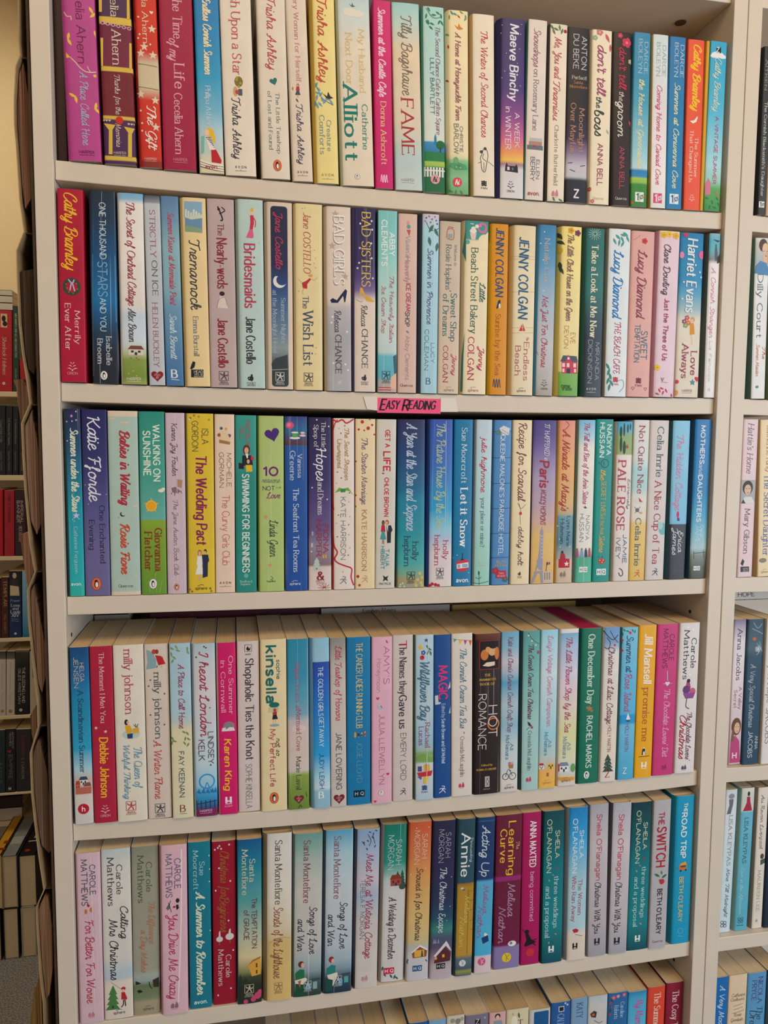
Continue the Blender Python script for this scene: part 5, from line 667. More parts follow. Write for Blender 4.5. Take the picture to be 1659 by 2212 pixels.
('cream paperback with a teal cupcake corner, seventeenth on second shelf',1,.0673,.004,1.2393,0,30.9,195.3,4.1,5.2,[(0,'EBDCBC'),(.887,'EBDCB8'),(.896,'4A9890'),(1,'3A9088')],'C8BC98',None,.25,[('e','EBDCB8',25.8,22.6,7.5,8.2),('p','EBDCB8',[1.5,30.9,8.1,29.1,13.1,25,19.4,22.6,25.6,15.6,30.6,10.8,31.3,32.1]),('p','E0C8C0',[8.4,13.8,16.1,13.8,14.9,20.9,10.2,20.9]),('e','E8E0D8',12.2,11.4,4.1,2.8),('e','E8E0D8',12.5,8.5,2.7,2.1),('ring','D070A0',22.9,7.3,4.8,2.4),('e','D080A8',20.3,4.9,1.9,1.9),('l','E0DCD0',.97,[8.9,3.2,12.7,3.8]),('e','58A898',6.1,23.8,2.4,2.4),('e','E8E0D0',16.5,5.9,2.2,2.1),('p','3A7A78',[3.7,6.1,4.4,46.2,.7,34.4]),('p','3A7A78',[4.3,125.1,3.2,152.2,2.9,192.3,.9,192.3,1.4,152.2]),('t','title','Beach Street Bakery','s','3A6A60',30.3,125.4,14.6,14.6,8),('t','title','Little','c','3A6A60',68.6,90,24.4,24.4,6.8),('t','author_name','Jenny','c','C02A58',140.5,167.8,24.4,24.4,6.2),('t','author_name','COLGAN','s','B82858',130.4,178.4,12,12,7.1),('m','sphere','B87088',15.3,189.4,12.3,None)]),
('mustard orange paperback with bold navy capitals and a puffin, eighteenth on second shelf',1,.0966,.004,1.2394,-.0051,22.3,193.8,2.2,2.9,'D89018','C8A020',None,.25,[('t','author_name','JENNY COLGAN','H','2A4A78',5.2,81.6,11.9,11.8,8.9),('p','28303C',[10.8,86.1,13.4,84.9,13.7,90.9,9.7,95.6,8.4,95]),('e','E4E0D8',12.5,92.1,1.2,2.9),('t','title','Sunrise by the Sea','s','A85418',101.6,170.8,11.1,11.1,6),('m','sq','2A4878',10.6,180.7,9.4,None)]),
('pale straw paperback with a red sailing boat, nineteenth on second shelf',1,.1258,.004,1.2395,-.0024,30,193.9,4.8,6.3,[(0,'E4D4B4'),(.598,'E8DAB8'),(1,'E2D0AC')],'D4C090',None,.25,[('t','author_name','JENNY COLGAN','H','2A6088',13.8,105.7,15.5,15.4,10.8),('p','C83828',[14.9,111.4,11.1,119.8,15.5,119.8]),('p','C83828',[15.8,110.8,19,119.6,16,119.8]),('p','E8E0D0',[10.2,120.8,19.7,120.8,17.8,122.8,11.8,122.8]),('t','title','Endless','s','B05A60',132.7,176.4,20.9,20.9,6.3),('t','title','Beach','s','B05A60',137.2,170.4,10.5,10.4,6.3),('t','title','The','c','B07868',126.4,130.6,21.9,21.9,3),('m','sphere','6a6058',15.3,187.5,10.8,None),('l','D0B888',.48,[.6,35.3,29.2,34.4]),('l','D0B888',.48,[.7,38.3,29.3,37.4]),('l','D0B888',.48,[1.1,75.5,30.3,74.5]),('l','D0B888',.48,[1.5,116.2,31.5,115.3]),('l','D0B888',.48,[1.6,122.2,31.6,121.2])]),
('blue-grey paperback with dark red handwritten title, twentieth on second shelf',1,.1543,.004,1.2397,0,22.9,196.3,2.5,3.5,[(0,'A8A098'),(.103,'B8B4B0'),(.288,'C0C0C4'),(.534,'A8BAC8'),(.658,'88ACC8'),(.781,'5A98C0'),(1,'3A80B0')],'4A88B4',None,.25,[('t','author_name','Natalie Cox','s','B8B0A8',15.8,65.4,11.5,11.4,6.4),('t','title','Not Just For Christmas','h','B02A48',80.5,162.9,10.7,10.7,6.9),('m','orion','28282c',11.9,181.4,9.6,None),('k','publisher_mark','ORION','n','38383c',11.9,188.4,8.2),('s','D8E4EC',7.6,8,1.2),('s','D8E4EC',3.4,21.3,1.2),('s','D8E4EC',7.1,40,1.2),('s','D8E4EC',8,75.1,1.2),('l','7a7a80',.5,[1.6,144.6,3.8,149.4])]),
('yellow paperback with a red house on green grass, twenty-first on second shelf',1,.1836,.004,1.2399,-.0024,28.8,196.1,4.8,6.7,[(0,'6FA848'),(.142,'7AB050'),(.147,'E0D090'),(.254,'E8D898'),(.417,'EDDCA0'),(1,'F0DC88')],'D4C068',None,.25,[('t','title','The Little Clock House on the Green','c','8A6A60',9.6,108.2,14.8,14.8,7.5),('t','author_name','EVE','l','C08A60',122,134.5,20.5,20.5,5.8),('t','author_name','DEVON','l','C08A60',114.3,140.1,12.2,12.2,5.2),('p','C83A58',[7,154.6,27.3,154.6,27.7,169.5,7.4,169.5]),('p','485A6A',[5.5,155.8,8.7,148.6,26,149.1,27.9,155.8]),('p','C83A58',[12,155.8,15.3,147.5,19.8,155.8]),('p','E8D8D0',[7.8,157.5,11.2,157.5,11.3,162.2,7.9,162.2]),('p','E8D8D0',[13.5,157.5,16.9,157.5,17,162.2,13.6,162.2]),('p','E8D8D0',[22,157.5,25.4,157.5,25.5,162.2,22.1,162.2]),('p','E8D8D0',[8,164.1,10.8,164.1,10.9,168.2,8.1,168.2]),('p','E8D8D0',[22.9,164.1,25.7,164.1,25.8,168.2,23,168.2]),('p','303848',[13.7,163.9,17.9,163.9,18.1,169.5,13.8,169.5]),('e','F0E8E0',15.5,152,1.4,1.4),('e','D8A020',17.2,4.5,1.6,1.6),('e','D8A020',15.6,6.5,1.6,1.6),('e','D8A020',13,5.7,1.6,1.6),('e','D8A020',12.9,3.2,1.6,1.6),('e','D8A020',15.5,2.4,1.6,1.6),('e','A87818',14.9,4.5,1.1,1.1),('e','7A3A60',25.7,7,1.6,1.6),('e','7A3A60',24.2,9.1,1.6,1.6),('e','7A3A60',21.5,8.3,1.6,1.6),('e','7A3A60',21.4,5.8,1.6,1.6),('e','7A3A60',24,5,1.6,1.6),('e','5A2848',23.4,7,1.1,1.1),('f','3A4A38',2,10.9,10.2,60),('f','3A4A38',3.4,18.5,10.2,30),('f','3A4A38',3,45.3,10.2,80),('f','3A4A38',4.4,50.5,10.2,60),('e','E0B830',4.1,27.5,1.5,1.5),('e','E0B830',3.2,29.4,1.5,1.5),('e','E0B830',1.6,28.6,1.5,1.5),('e','E0B830',1.6,26.3,1.5,1.5),('e','E0B830',3.1,25.6,1.5,1.5),('e','E8C050',2.7,27.5,1,1),('k','publisher_mark','new','n','38583A',12.9,183.9,10.4),('k','publisher_mark','trade','n','38583A',14.5,187.4,12.1)]),
('dark green paperback with a firework at its head, twenty-second on second shelf',1,.2155,.004,1.2401,-.0084,25.9,195.7,3.3,4.8,[(0,'38404A'),(.16,'343C48'),(.357,'303848'),(.489,'2e5058'),(.62,'2C706C'),(1,'2A6A68')],'2A5A54',None,.25,[('l','A8C8C0',.52,[15.5,6.2,20.9,6.2]),('l','A8C8C0',.52,[15.2,7.2,20.3,9.2]),('l','A8C8C0',.52,[14.6,8.1,18.3,11.7]),('l','A8C8C0',.52,[13.6,8.6,15.4,13.3]),('l','A8C8C0',.52,[12.5,8.7,12,13.6]),('l','A8C8C0',.52,[11.4,8.4,8.7,12.6]),('l','A8C8C0',.52,[10.5,7.7,6.2,10.5]),('l','A8C8C0',.52,[10.1,6.7,4.7,7.7]),('l','A8C8C0',.52,[10.1,5.6,4.7,4.6]),('l','A8C8C0',.52,[10.5,4.6,6.1,1.7]),('l','A8C8C0',.52,[11.3,3.9,8.6,-.3]),('l','A8C8C0',.52,[12.4,3.6,11.8,-1.3]),('l','A8C8C0',.52,[13.5,3.7,15.2,-.9]),('l','A8C8C0',.52,[14.5,4.3,18.1,.7]),('l','A8C8C0',.52,[15.2,5.2,20.2,3.2]),('ring','A8C8C0',12.7,6.2,2.1,.7),('t','title','Take a Look at Me Now','S','E0DCC0',19.3,125.5,13.3,13.1,7.8),('t','author_name','MIRANDA','l','B8C0C8',132.2,176.2,19.1,19.1,4.9),('t','author_name','DICKINSON','l','B8C0C8',129.4,180,10,9.9,5.2),('m','AVN','D8D8D8',12.2,186.9,11.7,None)]),
('white paperback with bright blue script and teal palm fronds, twenty-third on second shelf',1,.2457,.004,1.2405,-.0034,30.3,196.8,3.3,4.8,'DCE4E8','8A8C84',None,.25,[('f','4A9A94',9.5,14.8,8.6,60),('f','4A9A94',15.1,16.1,8.6,100),('f','4A9A94',19.2,12.2,8.6,60),('f','4A9A94',23.2,5.7,8.6,30),('f','4A9A94',19.4,17.4,8.6,120),('f','4A9A94',26.2,10.9,8.6,60),('f','4A9A94',20.5,7,8.6,10),('f','4A9A94',13.5,9.6,8.6,40),('f','3A8A84',5.4,161.3,9.3,60),('f','3A8A84',6.3,167.8,9.3,110),('f','3A8A84',8.7,173,9.3,70),('f','3A8A84',5.9,178.2,9.3,110),('f','3A8A84',10.4,180.8,9.3,60),('f','3A8A84',7.6,186,9.3,100),('l','8AC0B8',1.06,[17.6,178.2,24.9,176.9,26.6,184.7,21,191.1]),('t','author_name','Lucy Diamond','c','2A7AC0',25.2,104.5,14.9,14.9,11.5),('t','title','THE BEACH CAFE','h','C0506A',108.8,169.4,16.5,16.5,7.9),('m','pan','C83848',15.5,177.5,7.9,None)]),
('salmon pink paperback with maroon script and a red flower, twenty-fourth on second shelf',1,.2765,.004,1.2409,0,30.4,195.7,.6,1.2,'DCA8A0',None,None,.25,[('e','C84038',19.1,11.4,1.7,1.5),('e','C84038',17.6,13.3,1.7,1.5),('e','C84038',15.1,12.6,1.7,1.5),('e','C84038',15,10.2,1.7,1.5),('e','C84038',17.5,9.4,1.7,1.5),('e','A83030',16.9,11.4,1.1,1),('t','author_name','Lucy Diamond','c','8A3A50',22.5,102.4,14.6,14.5,11),('t','title','SWEET','n','3A7080',117.2,150.7,20.7,20.7,8.2),('t','title','TEMPTATION','n','3A7080',109.7,154.1,11.5,11.5,6.7),('m','pan','7A2030',15.1,177.3,8.5,None),('ho','8A5058',8,185.5,4.3),('ho','8A5058',24.8,186,4.1),('l','C87878',.58,[2.2,10.7,7.1,8.1,11.2,4.8])]),
('lilac pink paperback with yellow flowers at its head, twenty-fifth on second shelf',1,.3097,.004,1.2414,.0024,29.7,197.6,3.4,5.3,[(0,'DCC0CC'),(.072,'E2C8D4'),(.944,'E2C8D4'),(.971,'E6C8C8'),(1,'E8D090')],'C090A8',None,.25,[('e','E0B030',10.2,5.1,1.7,1.7),('e','E0B030',8.5,7.2,1.7,1.7),('e','E0B030',5.8,6.4,1.7,1.7),('e','E0B030',5.6,3.8,1.7,1.7),('e','E0B030',8.4,3,1.7,1.7),('e','C89020',7.7,5.1,1.1,1.1),('e','E8C040',17.4,3.8,1.7,1.7),('e','E8C040',15.8,5.9,1.7,1.7),('e','E8C040',13,5.1,1.7,1.7),('e','E8C040',12.9,2.5,1.7,1.7),('e','E8C040',15.6,1.7,1.7,1.7),('e','C89020',15,3.8,1.1,1.1),('e','E0B030',26.5,5.1,1.8,1.8),('e','E0B030',24.7,7.4,1.8,1.8),('e','E0B030',21.7,6.5,1.8,1.8),('e','E0B030',21.6,3.7,1.8,1.8),('e','E0B030',24.5,2.9,1.8,1.8),('e','C89020',23.8,5.1,1.2,1.2),('e','E8C040',8.4,162.3,1.7,1.7),('e','E8C040',6.8,164.4,1.7,1.7),('e','E8C040',4,163.6,1.7,1.7),('e','E8C040',3.8,161,1.7,1.7),('e','E8C040',6.6,160.2,1.7,1.7),('e','C89020',5.9,162.3,1.1,1.1),('t','author_name','Clare Dowling','h','5A4A50',16.3,75.2,13.3,13.3,8),('t','title','Just the Three of Us','H','A84A68',80.1,153.4,15,14.9,5.9),('f','C83A50',10.1,189.9,5.9,60),('f','C83A50',14.7,192.6,5.9,110),('f','C83A50',19,189.9,5.9,60),('f','C83A50',7.3,193.9,5.9,20),('f','C83A50',26.7,195.9,5.9,80),('f','C83A50',13,187.3,5.9,20),('k','publisher_mark','v','s','9A8088',13.3,175.5,3),('l','A89098',.53,[11.9,179.4,20.8,180.1])]),
('blue to cream paperback with a yellow-dressed woman holding flowers, twenty-sixth on second shelf',1,.3421,.004,1.2417,-.0042,31.8,196.9,.6,1.2,[(0,'DCD0BC'),(.471,'DCD4C4'),(.539,'9AB8C0'),(.626,'5aa0c0'),(.707,'2A88B8'),(1,'1A7AAE')],None,None,.25,[('t','author_name','Harriet Evans','H','D8E4E8',7.4,93.7,16.6,16.6,12.7),('p','D8902A',[16.5,107.4,21.7,106.7,23.1,114.7,23.7,120.2,16.8,121.3]),('e','D89858',20.1,102.8,3,3.4),('e','E0C0A0',19.7,104.1,1.8,2.1),('l','E0C0A0',1.2,[19.3,121.3,20.8,133.2]),('e','C05068',14.5,100.8,1.5,1.3),('e','C05068',13.2,102.4,1.5,1.3),('e','C05068',11,101.8,1.5,1.3),('e','C05068',10.9,99.7,1.5,1.3),('e','C05068',13.1,99.1,1.5,1.3),('e','E8C050',12.5,100.8,1,.9),('e','8A4A80',11,105.4,1.5,1.3),('e','8A4A80',9.7,107.1,1.5,1.3),('e','8A4A80',7.5,106.4,1.5,1.3),('e','8A4A80',7.4,104.4,1.5,1.3),('e','8A4A80',9.6,103.7,1.5,1.3),('e','E8C050',9,105.4,1,.9),('e','D86A50',16.2,106.7,1.5,1.3),('e','D86A50',15,108.4,1.5,1.3),('e','D86A50',12.7,107.8,1.5,1.3),('e','D86A50',12.6,105.7,1.5,1.3),('e','D86A50',14.8,105.1,1.5,1.3),('e','E8C050',14.3,106.7,1,.9),('e','8AA070',12.7,110,1.5,1.3),('e','8AA070',11.4,111.7,1.5,1.3),('e','8AA070',9.2,111.1,1.5,1.3),('e','8AA070',9.1,109,1.5,1.3),('e','8AA070',11.2,108.4,1.5,1.3),('e','E8C050',10.7,110,1,.9),('t','title','Love','s','A83A58',141.2,169.2,23.6,23.6,8),('t','title','Always','s','A83A58',132.5,173.2,11.6,11.6,8),('m','HARPER','A07878',16,188.8,13.4,None),('e','D86A98',29,25.3,3.9,5),('e','E08AA8',2.6,26.6,3,4),('e','C83A60',6.8,2.8,3.3,2.4),('h','C83058',29.5,174.3,7.5,0),('e','C83058',1.8,178.2,2.7,2.4),('e','D89030',1.2,191.5,2.7,3.2),('s','4A88A0',23.1,178.5,4.2),('s','E4E8EC',27.5,45.8,1.8),('s','E4E8EC',29.3,51.8,1.8),('s','E4E8EC',6.2,58.4,1.8),('s','E4E8EC',4.9,78.3,1.8)]),
('white paperback with a grey figure by the sea at its head, twenty-seventh on second shelf',1,.3724,.004,1.2421,-.0067,17.7,198.1,3.9,6.7,[(0,'E8E6E6'),(.816,'E8E4E4'),(.843,'808890'),(.896,'68B0C0'),(.957,'58B0C8'),(1,'88B0C0')],'4E5650',None,.25,[('e','5A626A',11.4,14.5,1.1,2.1),('p','5A626A',[10,16.5,13,16.5,14.4,28.5,11.4,33.9,9.9,27.2]),('p','38424a',[6.9,7.2,17.2,8.5,13.4,10.5]),('p','384048',[12.8,28.5,17.6,24.5,17.7,33.9,13.7,35.9]),('t','title','A Cornish Stranger','h','D08A98',40.5,125.2,9.7,9.5,5.7),('t','author_name','Liz Fenwick','n','C0C0C4',129.8,178.5,9,8.8,3.5),('m','bl','B8B8BC',8.8,188.5,4.4,None)]),
('night sky to turquoise paperback with white script title, first on third shelf',2,-.372,.006,1.0153,0,17.1,199.2,3.3,2.9,[(0,'30B4A8'),(.11,'2AB0B4'),(.465,'2098B0'),(.761,'2A5A80'),(.879,'2a4066'),(1,'2A2A50')],'20484a',None,.5,[('t','title','Summer under the Stars','C','D8E0C8',20.3,108,10.4,10.4,7.2),('e','D8C8E0',8.5,7,.7,.8),('e','D8C8E0',13,11.7,.7,.8),('e','D8C8E0',3.6,13.4,.7,.8),('e','D8C8E0',8.9,12.9,.7,.8),('e','D8C8E0',3.6,33.5,.7,.8),('e','D8C8E0',13,2.8,.7,.8),('e','C090C8',8.5,7.5,1.2,1.4),('s','C8C8E8',10.7,112.5,3.8),('e','B8E0E0',7.1,116.6,.5,.6),('e','B8E0E0',8.5,114.9,.5,.6),('e','B8E0E0',13.5,116,.5,.6),('e','B8E0E0',8.9,118.4,.5,.6),('t','author_name','Catherine Ferguson','s','A8D8E0',124.3,174.1,9.9,9.9,3.4),('k','publisher_mark','avon.','N','E0F0F0',9.1,185.8,10.3)]),
('indigo paperback with a white handwritten name and orange penguin oval, second on third shelf',2,-.35,.006,1.0152,0,25.4,199,.7,1.2,[(0,'6F6A98'),(.282,'6A6598'),(.462,'5A5890'),(.701,'3A3A70'),(1,'2A2A60')],None,None,.25,[('t','author_name','Katie Fforde','h','E4E4F0',8.1,97.3,12.3,12.3,11.7),('t','title','One Enchanted','s','2A2440',101.8,163.4,18.9,18.9,5.3),('t','title','Evening','s','2A2440',117.3,148.6,8.3,8.3,5.3),('m','peng','E06A40',11.6,185.9,9.7,None),('e','C8C8E0',5.3,100,.4,.5),('e','C8C8E0',2.5,79.7,.4,.5),('e','C8C8E0',23.5,89.8,.4,.5)]),
('pale sage paperback with cream ends and red script title, third on third shelf',2,-.3212,.006,1.015,0,30.5,198.2,.8,1.2,[(0,'E0CDB8'),(.019,'E0CDB8'),(.022,'AEC6BC'),(.97,'AEC6BC'),(.972,'E0CDB8'),(1,'E0CDB8')],None,None,.25,[('t','title','Babies in Waiting','C','B03040',21,100.1,16.9,16.9,9.2),('t','author_name','Rosie Fiore','C','C85038',121.1,174.8,15.4,15.4,8.5),('e','D8C4A8',17.5,12.4,4.5,1.2),('e','D8C4A8',5.2,8.1,3.4,1.1),('e','D8C4A8',26.5,101.6,3,1),('e','D8C4A8',25.1,176.5,3,1),('moon','28323A',13.6,110,2.7),('l','48505A',.34,[8.8,113,9.9,114.2]),('m','quercus','4A5050',15.4,188,14.7,None)]),
('green paperback with a bright yellow sun, fourth on third shelf',2,-.2917,.006,1.0149,0,26.5,198.2,.8,1.2,[(0,'6A9838'),(.284,'7CA034'),(.41,'88A838'),(.414,'68B0A4'),(.648,'48A090'),(1,'2E9080')],None,None,.25,[('t','title','WALKING ON','N','D8E8D8',14.4,74.3,18.1,18.1,6.6),('t','title','SUNSHINE','N','D8E8D8',21,68.3,8.1,8.1,6.9),('s','E8A828',11.8,101,8.6),('e','EBA820',11.8,101.3,5.8,6),('ring','F0D070',11.8,101.3,5.3,.5),('e','E8DCC8',22.2,84.8,3.2,1.9),('e','E8DCC8',24.5,83.2,1.9,1.7),('t','author_name','Giovanna','S','8A3020',126,171.7,18.6,18.6,7.2),('t','author_name','Fletcher','S','8A3020',130.1,171,8.1,8,7.2),('m','penw','E4E4E4',12.3,186.4,8,None),('l','90B850',.69,[16.1,173.2,14.3,180.4,15.8,196]),('l','90B850',.69,[7.8,182.8,8.7,196]),('l','90B850',.69,[21.8,182.8,18.7,196.6])]),
('lilac paperback with a tiny armchair drawing, fifth on third shelf',2,-.2675,.006,1.0148,0,20.2,197.3,.6,1.2,'CDB8C4',None,None,.6,[('t','author_name','Karen Joy Fowler','h','5A4050',11.3,67.9,9.6,9.6,5.5),('t','title','The Jane Austen Book Club','h','8A6A80',94.1,176.5,9.8,9.8,4.5),('p','B08868',[10.9,71.3,17.4,72.5,16.5,81,11.3,79.7]),('p','8A6A78',[5.6,81,10.2,79.7,15.3,84.6,12.4,87,6.7,85.8]),('l','5A4048',.58,[6.1,85.8,5.5,88]),('l','5A4048',.58,[9,86.4,9.2,89.2]),('l','5A4048',.58,[15.3,84,16.4,87]),('m','peng','D88060',9.6,189.7,5.3,None),('l','E4D8DC',.46,[10.2,1,11.5,68.8,11,182.8])]),
('yellow paperback with plum brush title and a bride and groom, sixth on third shelf',2,-.2417,.006,1.0147,0,29.6,197.1,2.5,2.4,'DDBF38','8A8438',None,.25,[('t','author_name','ISLA','l','2A4038',16.7,32.9,20.8,20.8,6.8),('t','author_name','GORDON','l','2A4038',8.2,40.6,10.2,10.2,6.2),('t','title','The Wedding Pact','H','8A2058',46.5,142.9,16.4,16.3,10.6),('e','B06040',13.6,152.3,2.2,3.7),('e','D8B090',13.6,153,1.6,2.7),('p','E8E4E0',[11,155.7,16,155.7,16.8,165.2,15,165.8,11.8,165.8,10,165.2]),('p','E8E4E0',[11.6,164.5,15.2,164.5,18.1,176,8.5,176]),('p','D8B090',[11.8,176,12.8,176,12.7,182.8,11.7,182.8]),('p','D8B090',[13.7,176,14.7,176,14.6,182.8,13.6,182.8]),('e','3A2820',19.6,150.5,1.6,2.4),('e','D8B090',19.2,151.7,1.3,1.7),('p','28304A',[15.9,154.2,22.5,154.2,23.6,160.9,22.2,163.3,21.8,178.5,16.5,180.1,16.6,165.7]),('m','sphere','4A4028',14.8,190.1,12.4,None),('e','A86A50',9.4,2.1,1.1,1.1),('e','88A050',14.4,3.3,1.1,1.1),('e','B04A58',5.4,5.1,1.1,1.1),('e','E8D8B8',4.3,6.3,1.1,1.1),('e','A86A50',2.7,192.5,1.1,1.1),('e','B04A58',5.1,194.9,1.1,1.1),('e','7A5A30',24.5,191.9,1.1,1.1),('e','88A050',25.1,6.3,1.1,1.1),('e','A86A50',25.7,194.9,1.1,1.1)]),
('peach paperback with tall rose-red title and tiny group of women, seventh on third shelf',2,-.2158,.006,1.0146,.0038,21.3,196.9,.6,1.2,'E8CDB8',None,None,.25,[('e','506070',7.3,15.3,1.7,1.7),('e','D8A848',12.4,15.9,1.5,1.6),('e','B04848',5,22.6,1.9,2),('e','8A4A70',15.8,23.2,1.9,2),('p','E0C8A0',[6.1,19,12.4,17.7,17,27.5,11.2,31.2,6.7,27.5]),('p','A87840',[4.9,27.5,16.9,30,16.4,33,5.2,31.2]),('t','author_name','MICHELE','l','4A4048',42.2,79.1,15.4,15.4,4.7),('t','author_name','GORMAN','l','4A4048',41.6,79.8,7.3,7.3,4.7),('t','title','The Curvy Girls Club','l','C04A60',88.6,165.9,11.8,11.7,7.7),('m','AVN','5a4a48',10.7,185.9,11.9,None)]),
('teal paperback with two women beneath crimson name, eighth on third shelf',2,-.1928,.006,1.0145,.0037,22.9,196.3,.6,1.2,[(0,'2E8A80'),(.675,'2E8A80'),(.711,'38968C'),(1,'3A9A90')],None,None,.25,[('t','author_name','NICOLA','n','B84A58',5.5,33,13.8,13.8,4.4),('t','author_name','GILL','n','B84A58',12.6,27.1,7,7,3.9),('e','5A3028',12.1,37.9,3.9,5.9),('e','D8A888',12.1,38.5,2.3,3.5),('p','28242C',[7.7,43.8,17.4,43.8,19.1,54.4,7.1,55.6]),('p','E4E0DC',[10.6,42,14,42,13.4,49.7]),('p','C83040',[16.8,44.4,20.3,45.6,19.7,49.7,16.8,48.5]),('e','2A2024',13.4,50.3,2.5,3.3),('e','D8A888',14,50.6,1.6,2.4),('p','E0B828',[11.1,54.4,18,54.4,18.5,61.5,11.6,62.1]),('p','2A2428',[3.7,52,8.8,53.2,9.4,59.1,3.6,58.5]),('t','title','SWIMMING FOR BEGINNERS','N','D8E4DC',64.8,173.6,11.1,11.1,7.1),('e','6AB0A8',11.2,177.8,2.5,2.6),('k','publisher_mark','Bedford','S','A8D0C8',11.1,184.2,12.6),('k','publisher_mark','Square','S','A8D0C8',10.4,187.2,10.3)]),
('lime green paperback with a purple heart and hand lettering, ninth on third shelf',2,-.1652,.006,1.0145,0,28.9,196.1,2.5,2.5,'B0C478','7A9440',None,.5,[('h','4A2A78',16.3,20.3,17.4,-15),('k','title','10','N','6A2A70',14.4,61.2,15),('k','title','reasons','h','6A6A68',14.4,71,19.1),('k','title','NOT','n','38383C',12.1,80,12.7),('k','title','to fall','h','7A7A68',23.1,79,5.2),('k','title','Love','c','8A2A70',17.3,88,15),('t','author_name','Linda Green','h','3A4048',115.8,156.8,17.3,17.3,8.7),('s','D88A70',8.7,112,2.6),('s','D88A70',13.1,166.3,2.6),('l','3A4A38',.58,[14.2,178.8,16.3,181.7,13.6,182.9]),('k','publisher_mark','headline','n','3A4A38',14.4,184.4,9.3)]),
('royal blue paperback with a teacup picture at the top, tenth on third shelf',2,-.1366,.006,1.0145,-.0033,25.2,195.9,.6,1.2,[(0,'2450A0'),(.837,'2A58A0'),(.839,'5A3A38'),(.844,'5A3A38'),(.877,'4a4a78'),(.926,'2A6A98'),(1,'3A4488')],None,None,.4,[('e','D85080',5.7,9.8,4.5,4.1),('e','E880A0',4.9,9.4,2.1,2.2),('e','E8E4DC',11.3,23.8,5.8,1.4),('p','58A058',[7.5,17.7,15.2,17.7,13.6,23.1,9,23.1]),('e','E8E4DC',11.3,17.7,4,.9),('l','58A058',.74,[14.9,18.8,16.7,19.9,14.1,21.8]),('e','E8E4DC',19.9,21.3,3.6,.8),('p','D0A0B0',[17.5,17.5,22.3,17.5,21.3,20.9,18.4,20.9]),('e','E8E4DC',19.9,17.5,2.5,.5),('l','D0A0B0',.46,[22.1,18.2,23.2,18.9,21.6,20]),('t','author_name','Vanessa','s','C8D4E8',42,67.5,16.7,16.7,4.8),('t','author_name','Greene','s','C8D4E8',38.4,70.6,8.7,8.7,5.8),('t','title','The Seafront Tea Rooms','s','D0DCEC',80.2,174.3,12.2,12.2,6.1),('m','sphere','D8E0F0',10.7,186.6,11.6,None)]),
('purple to cream paperback with a snowy fir tree and white title, eleventh on third shelf',2,-.11,.006,1.0144,-.0037,26,195.4,.6,1.2,[(0,'E0D0C8'),(.135,'D8C8C0'),(.147,'887078'),(.252,'9088a0'),(.344,'6a5a88'),(.468,'5A4A80'),(.653,'3A3468'),(1,'2E2850')],None,None,.25,[('t','title','The Little','s','D8D4D8',5.1,33.1,17.2,17.2,4.7),('t','title','Shop of','s','D8D4D8',8.4,33.1,8.9,8.9,4.7),('t','title','Hopes','h','EAE8EC',34.6,70.4,14.3,14.3,10.9),('t','title','and Dreams','s','D8D4D8',72.6,109,13.6,13.6,6.2),('t','author_name','FIONA','s','A82A40',120.3,152.5,19.8,19.8,5.4),('t','author_name','HARPER','s','A82A40',115.1,156.1,12,12,5.4),('p','B8C8C4',[9.1,157.7,12.4,163.4,5.7,163.4]),('p','B8C8C4',[9.1,160.7,13.2,166.4,4.9,166.4]),('p','B8C8C4',[9,163.7,14,169.4,4.1,169.4]),('p','B8C8C4',[9,166.7,14.8,172.4,3.3,172.4]),('p','4A3020',[8.3,170.1,9.7,170.1,9.7,171.5,8.3,171.5]),('p','C8A848',[15.7,155.2,20.5,155.2,20.5,158.9,15.7,158.9]),('l','B03040',.6,[18.1,155.2,18.1,158.9]),('k','publisher_mark','&','S','8A2030',13.5,179,7.8),('k','publisher_mark','MILLS','s','C08A88',13.5,185,9.3),('k','publisher_mark','BOON','s','C08A88',13.5,187.8,8.3),('l','A84048',.48,[17.7,192.6,25,192.6]),('l','A84048',.48,[17.7,192.6,23.6,195.6]),('l','A84048',.48,[17.7,192.6,19.9,197.5]),('l','A84048',.48,[17.7,192.6,15.4,197.5]),('l','A84048',.48,[17.7,192.6,11.7,195.6]),('l','A84048',.48,[17.7,192.6,10.4,192.6]),('l','A84048',.48,[17.7,192.6,11.8,189.7]),('l','A84048',.48,[17.7,192.6,15.4,187.8]),('l','A84048',.48,[17.7,192.6,19.9,187.8]),('l','A84048',.48,[17.7,192.6,23.6,189.7]),('e','E8E4F0',9.6,2.7,.8,.8),('e','E8E4F0',6.1,12.9,.8,.8),('e','E8E4F0',4.2,78.6,.8,.8),('e','E8E4F0',23.1,9.9,.8,.8),('e','E8E4F0',21.2,91.9,.8,.8),('e','E8E4F0',3.1,151,.8,.8),('p','C8B8B8',[2.6,141.4,5,141.4,4.9,146.2,2.5,146.2]),('p','A898A8',[3.2,128.1,5.6,128.1,5.6,132.9,3.2,132.9])]),
